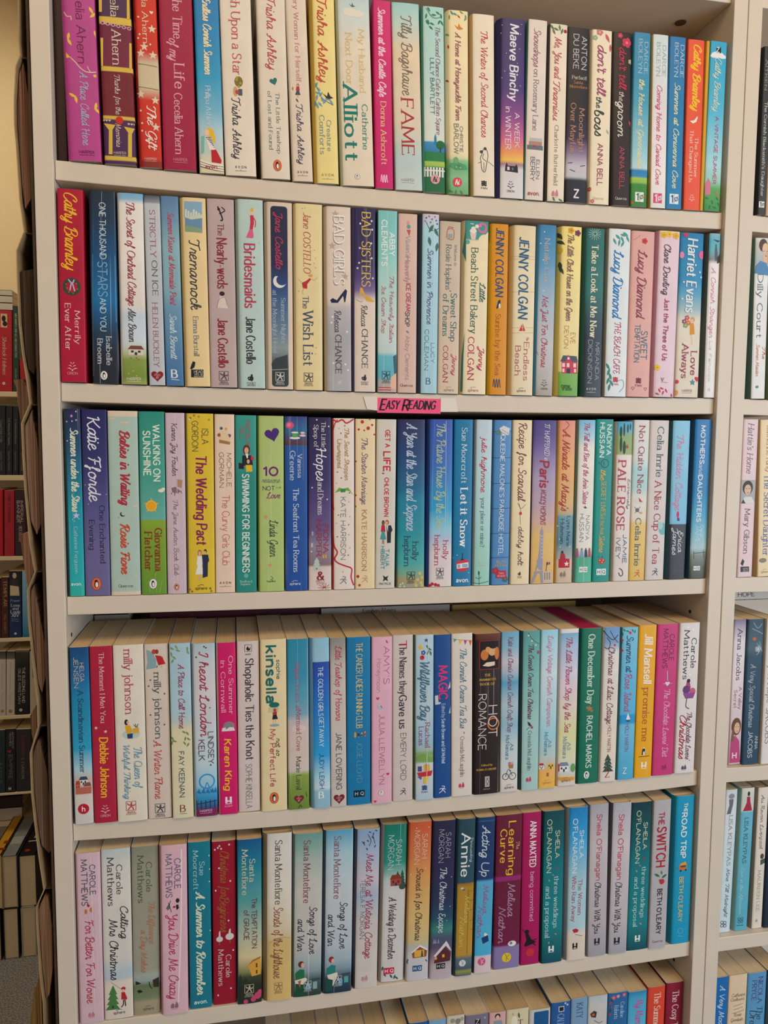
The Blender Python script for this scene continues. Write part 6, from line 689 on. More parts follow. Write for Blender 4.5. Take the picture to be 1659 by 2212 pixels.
('white paperback tied with printed red ribbon and a green bow, twelfth on third shelf',2,-.083,.006,1.0144,-.0057,25.2,194.9,2.3,2.5,'E6DAD0','C05048',None,.25,[('t','title','The Secret Shopper','h','B88A50',11.4,69.8,16.6,16.6,4.8),('t','title','Unwrapped','h','B88A50',23.5,56,8.4,8.4,4.8),('p','7AA840',[2.7,84.1,7.5,78.1,12.3,79.3,18.2,78.1,24.2,87.2,19.4,82.3,13.5,81.1,6.3,82.9]),('p','3A8A50',[9.3,79.9,12.3,79.3,15.3,79.9,14.6,83.5,9.3,83.5]),('t','author_name','KATE HARRISON','l','6A8088',89,160.3,12.2,12.2,5.6),('l','C03038',1.66,[2,1.7,5.5,4.1,11.3,1.7,15.4,5.3,19.4,4.1,24.7,.5]),('l','C03038',1.66,[.8,133.8,1.8,144.7,5.4,152,2.3,159.3,5.9,164.1,14.5,167.8,21.9,171.4,21.3,181.1,24.4,190.8]),('l','C03038',1.19,[.9,13.8,2.9,6.5,6,1.7]),('l','C03038',1.42,[.7,97.5,1.5,103.5]),('e','4A8A68',14.2,8.4,.8,.8),('e','4A8A68',9.8,16.8,.8,.8),('e','4A8A68',5.8,60.5,.8,.8),('e','4A8A68',10.2,67.2,.8,.8),('e','4A8A68',6.8,109.3,.8,.8),('e','4A8A68',18.5,120.5,.8,.8),('e','4A8A68',5.5,134.1,.8,.8),('e','4A8A68',18,155.4,.8,.8),('e','4A8A68',19.4,84.1,.8,.8),('e','4A8A68',5.7,163.5,.8,.8),('e','D0A090',7.8,11.4,.7,.7),('e','D0A090',4.9,73.2,.7,.7),('e','D0A090',20,111.4,.7,.7),('e','D0A090',18.8,94.4,.7,.7),('e','D0A090',4.7,118.7,.7,.7),('e','D0A090',20,147.2,.7,.7),('e','D0A090',11.8,174.4,.7,.7),('e','D0A090',18.8,132,.7,.7),('m','bl','8A8A90',12.4,184.1,9.1,None)]),
('pale yellow paperback scattered with red rose heads, thirteenth on third shelf',2,-.0582,.006,1.0143,-.0034,23.4,194.7,.6,1.2,'E8D4AC','B85040',None,.25,[('t','title','The Starter Marriage','h','7A5A7A',21.8,97.3,10.8,10.8,6.3),('t','author_name','KATE HARRISON','s','B07A50',103.7,173.2,10.8,10.7,5.1),('e','B83828',8.1,3.4,1.9,2),('e','B83828',14.9,10.5,2,2.1),('e','B83828',19.5,6.8,1.3,1.3),('e','B83828',4.1,12,1.3,1.3),('e','B83828',10.4,13,1,1),('e','B83828',22.1,17.5,1.1,1.1),('e','B83828',3.4,180.1,1.8,1.8),('e','B83828',5.3,190.3,1.4,1.5),('e','B83828',.9,48.1,1,1),('e','B83828',.9,86.6,1,1),('e','B83828',.6,99.4,1,1),('e','B83828',16.8,.4,1,1),('m','bl','C8A078',11.7,183.2,8.4,None)]),
('off-white paperback with red capitals and an embracing couple, fourteenth on third shelf',2,-.0347,.006,1.0143,.0029,23,194.6,.6,1.2,'D4CFC4',None,None,.25,[('t','title','GET A','N','C82A38',12.3,31.7,12.8,12.8,5.1),('t','title','LIFE,','N','C82A38',37,61.8,12.1,12.1,7.4),('t','title','CHLOE BROWN','N','C82A38',66.7,110.9,12.1,12.1,4.6),('e','201818',8.6,118.4,1.7,3),('e','8A5038',8.6,118.9,1.2,2.2),('p','B82838',[6.7,121.1,10.5,121.1,11.3,128.8,9.9,129.4,7.4,129.4,6,128.8]),('p','48989A',[7.3,128.3,10.1,128.3,12.5,137.6,5,137.6]),('p','8A5038',[7.6,137.6,8.4,137.6,8.5,143.1,7.7,143.1]),('p','8A5038',[9.1,137.6,9.9,137.6,10,143.1,9.2,143.1]),('e','B05A30',13.1,117.9,2.2,3),('e','D8A888',12.6,118.7,1.5,2.2),('p','28282E',[12.3,121.8,17.7,121.2,19.8,126.8,17.9,129.9,17.8,141.6,13.4,141.9,13.2,130.5]),('p','E8E4E0',[12.6,121.8,14.3,121.8,14.2,129.3]),('t','author_name','TALIA','N','5A98A0',149.1,168.6,13.9,13.9,4.1),('t','author_name','HIBBERT','N','5A98A0',145.6,172,8.4,8.4,3.9),('p','28282c',[8.8,179.4,12.1,181.5,15.5,180,13.9,183.1,15.2,186.5,12.1,184.7,8.8,186.5,10.1,183.1]),('k','publisher_mark','PIATKUS','n','3A3A3C',11.6,189.3,13.4)]),
('dark blue to teal paperback with silver script title, fifteenth on third shelf',2,-.0038,.006,1.0143,-.0054,32.4,195,.7,1.2,[(0,'98A088'),(.046,'A89A70'),(.084,'78a890'),(.147,'48A8A8'),(.338,'2890A0'),(.528,'2080A0'),(.591,'206890'),(.782,'24487A'),(1,'2E2C58')],None,None,.25,[('t','title','A Year at the Star and Sixpence','c','B8C8DC',4.2,128.2,16.1,16.1,11.7),('t','author_name','holly','s','2A4A60',141.8,162.4,21.3,21.3,6.8),('t','author_name','hepburn','s','2A4A60',135.1,169.1,11.5,11.5,6.8),('m','ss','28404A',16.1,181.2,9.7,None),('e','C8B878',26.8,178.7,2,2),('e','C8B878',29.5,183.7,2,2),('e','C8B878',24.3,186.1,2,2),('e','C8B878',28.2,189.8,2,2),('e','C8B878',20.5,189.8,2,2),('e','C8B878',22.4,192.9,2,2),('e','C8B878',29.6,193.6,2,2),('e','C8D0C8',3.7,191.1,1.1,1.1),('e','C8D0C8',6.3,189.8,1.1,1.1),('e','C8D0C8',8.2,193.6,1.1,1.1),('e','C8D0C8',3.1,193.6,1.1,1.1)]),
('bright blue to sandy white paperback with pale green script, sixteenth on third shelf',2,.0302,.006,1.0143,-.0054,30.7,195.6,4.5,5.3,[(0,'E0D4D0'),(.211,'D8CCD0'),(.299,'A8C0D8'),(.35,'8AC8E0'),(.464,'2AA0D0'),(.718,'3A70C0'),(1,'3858B0')],'2E4A90',None,.5,[('t','title','The Picture House By the Sea','h','B8C498',5.5,127.3,16.4,16.2,9.8),('t','author_name','holly','s','B03058',141.4,162.8,23,23,6.1),('t','author_name','hepburn','s','B03058',135.1,169.5,12.7,12.6,6.1),('m','ss','38404A',16.2,178,9.2,None),('e','B82838',7,192.2,2,2),('e','B82838',11,193.1,2,2),('e','B82838',4.4,194.3,2,2),('e','B82838',14.4,194.3,2,2),('l','D8E4EC',.37,[22.2,1.7,22.4,79.9,22.1,135.8])]),
('ocean blue paperback with a red cable car, seventeenth on third shelf',2,.0581,.006,1.0143,-.0029,23.1,195.8,.6,1.2,'1A78A8',None,None,.25,[('t','author_name','Sue Moorcroft','s','C8DCE0',9.6,73.7,12.4,12.4,6.5),('t','title','Let it Snow','S','E8EEF0',80.4,147.9,12.8,12.8,8.3),('p','C83848',[3.9,167.6,6.3,165.1,17.6,163.9,20.3,167.6,20,175.1,13.1,179.1,5.1,177.6]),('p','E8E0DC',[5,169.5,19.3,167.6,19.7,173.9,5.1,175.1]),('p','8AB0C8',[6.1,170.1,9.3,170.1,9.3,174.1,6.1,174.1]),('p','8AB0C8',[11.7,169.5,18.6,169.5,18.7,173.6,11.7,173.6]),('l','202830',.9,[12.1,156.4,11.6,163.9]),('p','202830',[8.9,165.1,14.5,164.9,11.6,162.6]),('e','C8DCE8',5.5,158.9,.6,.6),('e','C8DCE8',.3,162,.6,.6),('e','C8DCE8',19.8,180.1,.6,.6),('k','publisher_mark','avon.','N','E8EEF0',12.4,188.6,15.2)]),
('pale aqua paperback with red handwritten name and an iron gate, eighteenth on third shelf',2,.082,.006,1.0143,0,21.2,196,2.6,3.2,[(0,'98CCBC'),(.204,'A0D0C4'),(.525,'B0D4D8'),(.718,'B8D4DC'),(1,'C0D0DC')],'98A8A8',None,.25,[('t','author_name','julie highmore','h','B82A40',19.9,85.3,11.5,11.4,6.4),('t','title','your place or mine?','s','4A7078',91.8,149.9,11.2,11.1,4.9),('l','1E4A48',.62,[7.6,178.6,8.1,195.6]),('l','1E4A48',.62,[.1,192.4,7.8,193.7,20.2,191.2]),('l','1E4A48',.62,[3.6,186.1,7.7,188,10.4,185.5]),('e','1E3A3A',7.6,181.1,.9,2.5),('l','C8A8A0',.62,[6.8,172.3,15,172.1]),('e','C8B8B0',8.1,168.5,1,1.5)]),
('blue planked paperback with white capitals and a red plaque, nineteenth on third shelf',2,.1054,.006,1.0144,0,22.6,195.9,1.6,2.1,'5088C0','4070A8',None,.25,[('l','284A78',.64,[0,13.5,22.9,13]),('l','284A78',.64,[0,44.5,23.5,44]),('l','284A78',.64,[0,74.8,24.1,74.3]),('l','284A78',.64,[0,104.5,24.7,104]),('l','284A78',.64,[0,134.2,25.3,133.7]),('l','284A78',.64,[0,163.3,25.9,162.8]),('t','title',"QUEENIE MALONE'S PARADISE HOTEL",'n','E0E8F0',17.3,159.9,11.4,11.4,5.4),('p','D0D8DC',[6.9,9.7,12.1,6.6,20.1,9.7,19,17.3,11,18.6]),('e','58806A',5.6,14.8,2.8,3),('l','8A6A58',.51,[9.6,11,18.9,16.1]),('l','8A6A58',.51,[8.3,13.5,16.3,17.9]),('k','author_name','RUTH','n','D0B880',12.3,168.2,11.3),('k','author_name','HOGAN','n','D0B880',12.3,172.3,14),('e','A83848',8.4,179.1,2,1.9),('e','A83848',6.6,181.6,2,1.9),('e','A83848',3.5,180.6,2,1.9),('e','A83848',3.5,177.6,2,1.9),('e','A83848',6.5,176.7,2,1.9),('e','C05058',5.7,179.1,1.3,1.3),('e','3A6858',20.2,189.2,1.7,1.7),('e','3A6858',18.6,191.4,1.7,1.7),('e','3A6858',15.9,190.6,1.7,1.7),('e','3A6858',15.9,187.9,1.7,1.7),('e','3A6858',18.5,187.1,1.7,1.7),('e','58806a',17.8,189.2,1.2,1.1),('p','B82838',[6.1,178.9,18.9,178.9,19.1,188,6.2,188]),('k','publisher_mark','TWO','n','E8D0D0',12.8,181.9,6.8),('k','publisher_mark','ROADS','n','E8D0D0',12.8,185.2,9.5)]),
('pale cream paperback with brown scrolling handwriting, twentieth on third shelf',2,.1308,.006,1.0144,-.0033,24.3,196.2,1.2,1.6,'E8D6B0',None,None,.25,[('t','title','Recipe for Scandal','h','6A3038',3.6,96,12.3,12.3,9.2),('l','7A5A50',.52,[9,98.6,11.2,106.2,10.7,113.8,11.6,124]),('l','7A5A50',.52,[7.7,98,11.8,104.9,17.7,99.9]),('e','B83848',11.3,110.7,1.8,2),('t','author_name','debby holt','h','5A3038',126.8,173.8,12.3,12.3,6.3),('m','pk','3A3028',11.8,183.5,4.4,None)]),
('violet to gold paperback with a grey lattice tower, twenty-first on third shelf',2,.1592,.006,1.0145,-.0041,30.3,196.4,.6,1.2,[(0,'DDB060'),(.295,'DDB870'),(.393,'CCA8A0'),(.49,'B8A0B0'),(.653,'A898B8'),(.847,'6A5A98'),(.912,'56488a'),(1,'4A4080')],'3A3058',None,.25,[('t','title','IT HAPPENED in','h','E0DCE8',4.5,48.5,17.6,17.6,6.1),('t','title','Paris','H','A82038',48.5,79.7,15.2,15.2,10.9),('t','author_name','MOLLY HOPKINS','h','9A3048',82,125,14.6,14.6,6.1),('l','9898AC',.94,[13.4,127.5,13.5,132]),('p','9898AC',[11.8,130.7,15.1,130.7,16,135.2,11.1,135.2]),('p','9898AC',[11.6,135.2,15.6,135.2,15.4,155,15.1,167.7,9.3,167.7,10.9,152.4]),('p','9898AC',[8.2,167.2,15.6,167.2,15.7,170.3,7.7,170.3]),('p','9898AC',[8.5,170.3,15.4,170.3,15.4,180.5,11.8,179.8,8.9,176,7.4,180.5,6,181.1]),('p','9898AC',[5.2,181.1,16,181.1,16,183.8,4.4,183.8]),('p','9898AC',[5,183.8,8.8,183.8,4.1,195.8,.7,195.8]),('p','9898AC',[12.4,183.8,16,183.8,16.6,195.8,13.5,195.8]),('l','D8D0DC',.4,[11.4,137.1,15.3,139.9]),('l','D8D0DC',.4,[11.5,141.4,15.4,144.2]),('l','D8D0DC',.4,[11.6,145.8,15.5,148.6]),('l','D8D0DC',.4,[11.7,150.1,15.6,152.9]),('l','D8D0DC',.4,[11.8,154.4,15.7,157.3]),('l','D8D0DC',.4,[11.9,158.8,15.8,161.6]),('l','D8D0DC',.4,[12,163.1,15.9,165.9]),('l','D8D0DC',.4,[15.2,137.1,11.5,139.9]),('l','D8D0DC',.4,[15.3,141.4,11.6,144.2]),('l','D8D0DC',.4,[15.4,145.8,11.7,148.6]),('l','D8D0DC',.4,[15.5,150.1,11.7,152.9]),('l','D8D0DC',.4,[15.6,154.4,11.8,157.3]),('l','D8D0DC',.4,[15.7,158.8,11.9,161.6]),('l','D8D0DC',.4,[15.8,163.1,12,165.9]),('p','C8B8A8',[15.3,181.7,28.4,180.5,28.2,195.8,16.3,195.8]),('p','8A7A70',[17.7,183,19.1,183,19.3,191.9,17.9,191.9]),('p','8A7A70',[20.7,183,22.1,183,22.3,191.9,21,191.9]),('p','8A7A70',[23.8,183,25.2,183,25.4,191.9,24,191.9]),('l','38406A',.54,[21,170.3,20.1,181.7]),('p','283A80',[21,170.5,22.6,170.5,22.7,173.8,21,173.8]),('p','B82838',[23.7,170.3,25.1,170.3,25.2,173.5,23.8,173.5])]),
('coral to gold paperback with a red shopping bag at the foot, twenty-second on third shelf',2,.1869,.006,1.0145,-.0038,23,196.6,2.7,3.6,[(0,'D0B8A0'),(.136,'D0B8A0'),(.156,'A8A8A0'),(.252,'5A8898'),(.41,'6A98A8'),(.43,'B8A888'),(.492,'D8B070'),(.732,'E0A868'),(.834,'E0A070'),(1,'DD9080')],'C8A050',None,.25,[('l','A83A30',.8,[9.8,.9,14.1,5.7,7.3,12.4]),('t','title',"A Miracle at Macy's",'c','A83A30',11,108.3,11.2,11.2,9.2),('t','author_name','Lynn Marie','s','2A3A48',115.4,151.4,16.6,16.6,4.1),('t','author_name','Hulsman','s','2A3A48',118.8,148.1,8.7,8.7,4.1),('p','B82030',[4.8,167,19,167,19.3,178,5,178]),('s','E8E4E0',15.2,173.3,3.5),('e','3A3028',9.3,159.2,1.6,2.2),('p','A82838',[7.1,160.5,12.2,160.5,13.9,167.3,6.5,167.3]),('m','el','8A7A70',10.6,185.4,8.3,None),('e','C8D8DC',2.7,126.9,.8,.8),('e','C8D8DC',5.3,143,.8,.8),('e','C8D8DC',15.6,121.5,.8,.8),('e','C8D8DC',18.6,152.4,.8,.8),('e','C8D8DC',6.2,152.4,.8,.8)]),
('white paperback with pink script and four women on green, twenty-third on third shelf',2,.2123,.006,1.0146,-.0028,23.7,197.5,3.1,4.4,[(0,'58B898'),(.085,'48B090'),(.153,'50A888'),(.194,'C8D0C8'),(.221,'E4E0D8'),(.833,'E4E0D4'),(.901,'A8CCDC'),(1,'78B8DC')],'6A8a88',None,.5,[('t','title','The Fall and Rise of the Amir Sisters','c','B84878',3.5,101.2,12.4,12.3,6.6),('p','283048',[9.4,104.2,11.8,105.5,12.3,103.1,13.5,105.3,15.3,106.1,13,106.9,11.5,106.5]),('t','author_name','NADIYA','l','5A6A78',115.6,145.5,16.5,16.4,4.7),('t','author_name','HUSSAIN','l','5A6A78',113.6,147.4,8.7,8.7,5.2),('e','8A5A40',3.6,156.5,1.1,1.1),('p','B05080',[2.6,157.6,5.1,157.6,5.8,166.6,2.5,166.6]),('e','8A5A40',9.5,156.5,1.1,1.1),('p','8A98C8',[8.1,157.6,11,157.6,11.7,166.6,7.9,166.6]),('e','8A5A40',14.9,156.5,1.1,1.1),('p','38404A',[13.5,157.6,16.5,157.6,17.2,166.6,13.3,166.6]),('e','8A5A40',19.8,156.5,1.1,1.1),('p','C04858',[18.4,157.6,21.3,157.6,22,166.6,18.2,166.6]),('m','hq','E4E8E4',12,181.8,10.9,'4a6a60')]),
('teal paperback with white capitals and a ladybird teapot, twenty-fourth on third shelf',2,.2364,.006,1.0146,-.0027,22.9,198.6,.6,1.2,'1A9088',None,None,.25,[('t','author_name','NADIYA','N','D8E8E4',6.8,42.7,16.9,16.9,5.7),('t','author_name','HUSSAIN','N','D8E8E4',4.4,45.4,7.8,7.8,5.7),('ring','2A5068',12.2,53.3,5,.9),('l','2A5068',.73,[10.6,50.6,11.5,56]),('l','2A5068',.73,[5.6,54,4.1,51.3]),('t','title','the','c','D8B050',61.2,73.7,10.3,10.3,6.9),('t','title','SECRET LIVES','n','D8B050',75.1,116.6,11.5,11.5,6),('t','title','of the Amir','n','C8A850',117.5,140.4,11,11,5.5),('t','title','Sisters','c','D8B050',140.4,161.9,11,11,6.9),('e','C83828',11.5,173,4.7,3.3),('e','E8D8D0',9.3,171.9,.7,.7),('e','E8D8D0',12.3,174.4,.7,.7),('e','E8D8D0',13.7,171.7,.7,.7),('l','28303A',.59,[8.4,168.3,6.9,166.9]),('l','28303A',.59,[12.1,169,13.1,166.9]),('m','hq','E4E8E4',11.5,186.4,12.6,'2a6a64')]),
('white paperback with a cypress landscape above rose capitals, twenty-fifth on third shelf',2,.2623,.006,1.0147,-.0049,23,196.2,3,4.4,[(0,'DED2CE'),(.794,'E2D6D0'),(.797,'98A870'),(.908,'88A868'),(.95,'58A8C8'),(1,'48A0C8')],'C8B8A8',None,.25,[('e','284A38',7,12.5,1.6,6.8),('e','284A38',11.1,9.8,1.2,8.2),('e','284A38',16,8.4,1.1,5.5),('e','284A38',7.4,27.5,1.6,9.5),('e','284A38',11.8,31.6,1.9,8.2),('e','284A38',19.4,6.4,.9,4.1),('e','C85838',15.7,29.6,1.6,1.9),('p','A84A38',[14.1,30,17.3,30,17.3,32.3,14.2,32.3]),('t','title','PALE ROSE','S','B04A58',48,132.7,9.9,9.8,9.7),('t','title','Extremely','h','4A5A50',69.8,106.8,19.5,19.5,3.2),('t','author_name','JAMIE','n','2A6080',138.6,173.6,16.4,16.4,5.1),('t','author_name','IVEY','n','2A6080',142.7,168.1,7.7,7.7,5.1),('l','2A3038',1.07,[9.7,180.1,13.6,182.9,14.6,188.3,11.2,189.7,9.1,185.6])]),
('white and yellow watercolour paperback with maroon serif title, twenty-sixth on third shelf',2,.2847,.006,1.0149,0,21.2,198.2,.6,1.2,[(0,'DDB860'),(.353,'E2C070'),(.388,'DCD4C0'),(.519,'DCD8D0'),(.581,'B0D0D0'),(.692,'A8D0D4'),(.761,'D4D8D4'),(1,'D8D6D0')],None,None,.25,[('t','title','Not Quite Nice','s','9A3048',7.5,89.6,11,11,7.6),('p','D8D4D0',[2.2,98.1,10.1,94,16.1,100.1,13.3,102.2,6,102.2]),('p','B83038',[9.4,94.7,13.2,98.8,15,100.8,10.3,100.1]),('l','5A5A60',.58,[4,106.3,12.3,114.6]),('l','5A5A60',.58,[12,106.3,5,113.9]),('e','6A6A70',8.1,110.4,2.6,2.5),('e','D8A048',13.7,113.9,1.4,1.4),('t','author_name','Celia Imrie','s','2A6070',120.7,179.3,10.1,10.1,7.2),('m','bl','C86838',11,189.3,8.9,None)]),
('pale grey paperback with a teal watercolour smudge, twenty-seventh on third shelf',2,.3089,.006,1.015,0,25.5,198.1,.6,1.2,'D4CAC6',None,None,.25,[('e','70B8B8',21.8,134.2,5.7,7.6),('e','A8D0CC',17.9,130,3.9,5),('t','author_name','Celia Imrie','s','3A5A60',8.3,69,14.1,14,8.4),('t','title','A Nice Cup of Tea','s','A03048',74.8,177.2,13.3,13.3,8.7),('m','bl','3A4A50',13.3,188,9.2,None)]),
('pale blue and charcoal paperback with pink script title, twenty-eighth on third shelf',2,.3382,.006,1.0151,-.0023,25.9,198.1,3.4,5.3,[(0,'363840'),(.349,'383A44'),(.353,'80BCDC'),(1,'88C4E0')],'2A5058',None,.25,[('t','title','The Hidden Cottage','h','D080A8',18,111.3,12.7,12.7,8.5),('e','C83868',12.8,116.6,1.9,4.2),('p','38589A',[11.9,120.7,15.3,120.7,15.5,124.6,12.1,124.6]),('t','author_name','Erica','h','E4E4E8',137.4,164.4,17.7,17.7,6.2),('t','author_name','James','h','E4E4E8',133.2,166.8,10.1,10.1,6.2),('m','bl','585A64',11.2,185.9,7.8,None)]),
('sea blue paperback with bold white capitals and a jetty, twenty-ninth on third shelf',2,.3678,.006,1.0153,0,25.6,199.8,3.7,6.1,[(0,'4a5048'),(.069,'5a6050'),(.146,'808C88'),(.195,'A8C8D0'),(.3,'78B8D0'),(.405,'48a0c8'),(.545,'2A80B8'),(1,'2878B8')],'20405A',None,.25,[('t','title','MOTHERS','N','E4E8EC',7.7,54.6,13.3,13.2,5.6),('t','title','and','h','C8DCE4',55.3,69.3,12.6,12.6,5.6),('t','title','DAUGHTERS','N','E4E8EC',70,127.6,12,12,5.6),('t','author_name','JAMES','l','C8E0E8',131.5,161.6,11.4,11.4,6.7),('t','author_name','Erica','c','C8E0E8',131.5,146.9,17.3,17.3,5.1),('l','384840',.67,[7.3,165.1,7.7,174.9]),('l','384840',.67,[7.4,167.9,24.5,166.5]),('l','384840',.67,[20.5,163.7,21.7,173.5]),('m','hq','E0E4E4',12.3,186.8,9.2,'5a6060')]),
('blue paperback with red harbour houses and a red disc, first on fourth shelf',3,-.3697,.0033,.7633,-.0044,20,197,1.7,1.5,[(0,'D4D0CC'),(.159,'D8D0C8'),(.185,'D0B8B0'),(.261,'C8B8B0'),(.313,'A8D0DC'),(.427,'30A0C8'),(.746,'2080B0'),(.842,'2068A0'),(1,'1E4A80')],'1a4060',None,.25,[('t','author_name','HELGA','n','C8B8A8',17.3,37.7,12.6,12.6,4),('t','author_name','JENSEN','n','C8B8A8',11.3,44.3,6.7,6.7,4.4),('t','title','A Scandinavian Summer','s','2A4058',47.5,138.9,10.6,10.6,5.2),('p','E0D8D0',[6.6,147.4,15.3,147.4,15.1,153,6.4,153]),('p','384858',[6.1,147.4,8,143.6,14.1,143.6,15.7,147.4]),('p','303848',[8,148.5,9.6,148.5,9.5,150.6,8,150.6]),('p','303848',[12.1,148.5,13.6,148.5,13.5,150.6,12,150.6]),('p','303848',[10.1,150.2,11.6,150.2,11.5,153,10,153]),('p','C86858',[2.8,152.5,7.4,152.5,7.2,159.3,2.6,159.3]),('p','A84838',[2.6,152.5,3.6,148,6.9,148,7.7,152.5]),('p','303848',[3.5,153.9,4.4,153.9,4.3,156.4,3.5,156.4]),('p','303848',[5.7,153.9,6.5,153.9,6.4,156.4,5.6,156.4]),('p','303848',[4.6,155.9,5.4,155.9,5.3,159.3,4.5,159.3]),('p','D8C8C0',[11.4,155,18.5,155,18.3,161.8,11.2,161.8]),('p','8A5048',[11,155,12.5,150.5,17.6,150.5,18.9,155]),('p','303848',[12.5,156.4,13.8,156.4,13.7,158.9,12.4,158.9]),('p','303848',[15.9,156.4,17.1,156.4,17.1,158.9,15.8,158.9]),('p','303848',[14.2,158.4,15.5,158.4,15.4,161.8,14.1,161.8]),('p','B86858',[2.8,155.5,18.9,155.5,18.7,163.1,2.5,163.1]),('m','disc','B82030',10.2,180,11.6,'F0E0E0')]),
('raspberry red paperback with gold script and white stars, second on fourth shelf',3,-.3471,.003,.7627,-.0055,23.4,197.9,.7,1.2,'B02540',None,None,.25,[('t','title','The Moment I Met You','s','E8C0C8',7.3,84.6,12.3,12.3,4.9),('s','E8C8CC',4.7,90.4,2.1),('s','E8C8CC',14.4,95,2.1),('t','author_name','Debbie Johnson','H','F0B830',101.7,168.6,12.3,12.3,8.4),('m','orion','E8D0D0',11.8,182.1,10.8,None),('k','publisher_mark','ORION','n','E8C0C4',11.8,189.9,9.8)]),
('ivory paperback with a woman carrying a plant box, third on fourth shelf',3,-.3187,.003,.762,-.0072,31.5,198.8,.7,1.2,'E4DCCC',None,None,.25,[('t','author_name','milly johnson','s','B84A68',5.7,76.3,15.8,15.8,8.5),('e','B8CCC8',16.7,100.2,9.2,5.1),('e','2A2024',12.2,86.2,2.1,3.3),('e','D8B090',13.6,86.5,1.4,2),('p','DDA828',[10.7,90,15.8,89.4,18.5,96.4,14.4,100.8,11.6,97.6]),('p','2A4068',[12.4,99.5,18.5,98.9,18.3,104.6,13.1,104.6]),('p','D8A840',[18.6,93.8,24.9,92.6,25.3,98.9,19,99.5]),('l','384A38',.69,[19.8,89.4,22.1,92.6]),('l','384A38',.69,[24.5,88.7,23.2,92.6]),('l','384A38',.69,[21.6,88.5,22.6,92.3]),('t','title','The Queen of','c','6A9AB0',115.4,161.6,23.3,23.3,8.2),('t','title','Wishful Thinking','c','6A9AB0',112.2,173.1,11.5,11.5,6.3),('m','ss','B83848',14.6,181.3,10.7,None)]),
('pinkish beige paperback with a dancing couple at its head, fourth on fourth shelf',3,-.2893,.0057,.7612,-.0079,25.5,198.7,.6,1.2,'D8C8BC',None,None,.25,[('p','88A8B0',[2.4,6.2,5.9,7.4,9.9,11.3,12.6,17.7,12.4,26.7,1.7,28.2,3.3,20.3]),('e','B84838',10.3,8.7,2.4,2.8),('e','8A4030',13.4,8.7,1.9,2.6),('p','B82830',[11.6,12.6,18.6,13.9,22.4,22.8,14.8,24.1]),('l','D8B090',.82,[18,13.9,20.8,15.8]),('l','D8B090',.82,[18.3,24.1,17.7,26.7]),('l','38404A',.82,[13.7,24.1,13,26.7]),('t','author_name','milly johnson','s','4A5A60',32.5,106.3,13.3,13.3,6.9),('t','title','A Winter Flame','h','C04A48',108.6,176.2,11.8,11.8,7.7),('m','ss','3A4048',12.8,187.1,10.7,None),('s','4A5058',6,40.2,1.4),('s','4A5058',3.8,47,1.4),('s','4A5058',20.5,56.5,1.4),('s','4A5058',5.1,79.6,1.4),('s','4A5058',19.6,91.5,1.4)]),
('pale blue and cream paperback with leafy sprigs, fifth on fourth shelf',3,-.2645,.003,.7605,-.0068,22.8,199.7,.7,1.2,[(0,'E0D8B8'),(.508,'DDD4B0'),(.553,'C0CCC8'),(.591,'B0CCD8'),(1,'A8C8D8')],'587048',None,.25,[('f','7A9A50',3.4,5.7,5.8,30),('f','7A9A50',8.1,4.4,5.8,60),('f','7A9A50',9.8,8.2,5.8,20),('f','7A9A50',2.7,12.1,5.8,80),('f','7A9A50',5.6,16,5.8,40),('f','7A9A50',3.7,19.8,5.8,120),('f','7A9A50',19.8,6.9,5.8,90),('f','7A9A50',20.4,10.8,5.8,60),('f','6A9048',14.5,100.9,5.3,30),('f','6A9048',18.1,102.8,5.3,60),('f','6A9048',15.6,108.6,5.3,100),('f','6A9048',19.2,109.2,5.3,40),('f','6A9048',14.9,113.7,5.3,60),('f','6A9048',18.4,115.7,5.3,120),('f','6A9048',1.9,107.3,5.3,60),('f','6A9048',4.2,110.5,5.3,20),('f','6A9048',1.2,112.4,5.3,100),('t','title','A Place to Call Home','h','983050',23.4,96.7,12.6,12.6,6.2),('t','author_name','FAY KEENAN','n','4A5A68',123,175.2,11,11,5.5),('k','publisher_mark','B','s','7A3038',11.4,188.6,5),('l','7A5058',.48,[7.9,194.5,15.7,194.8])]),
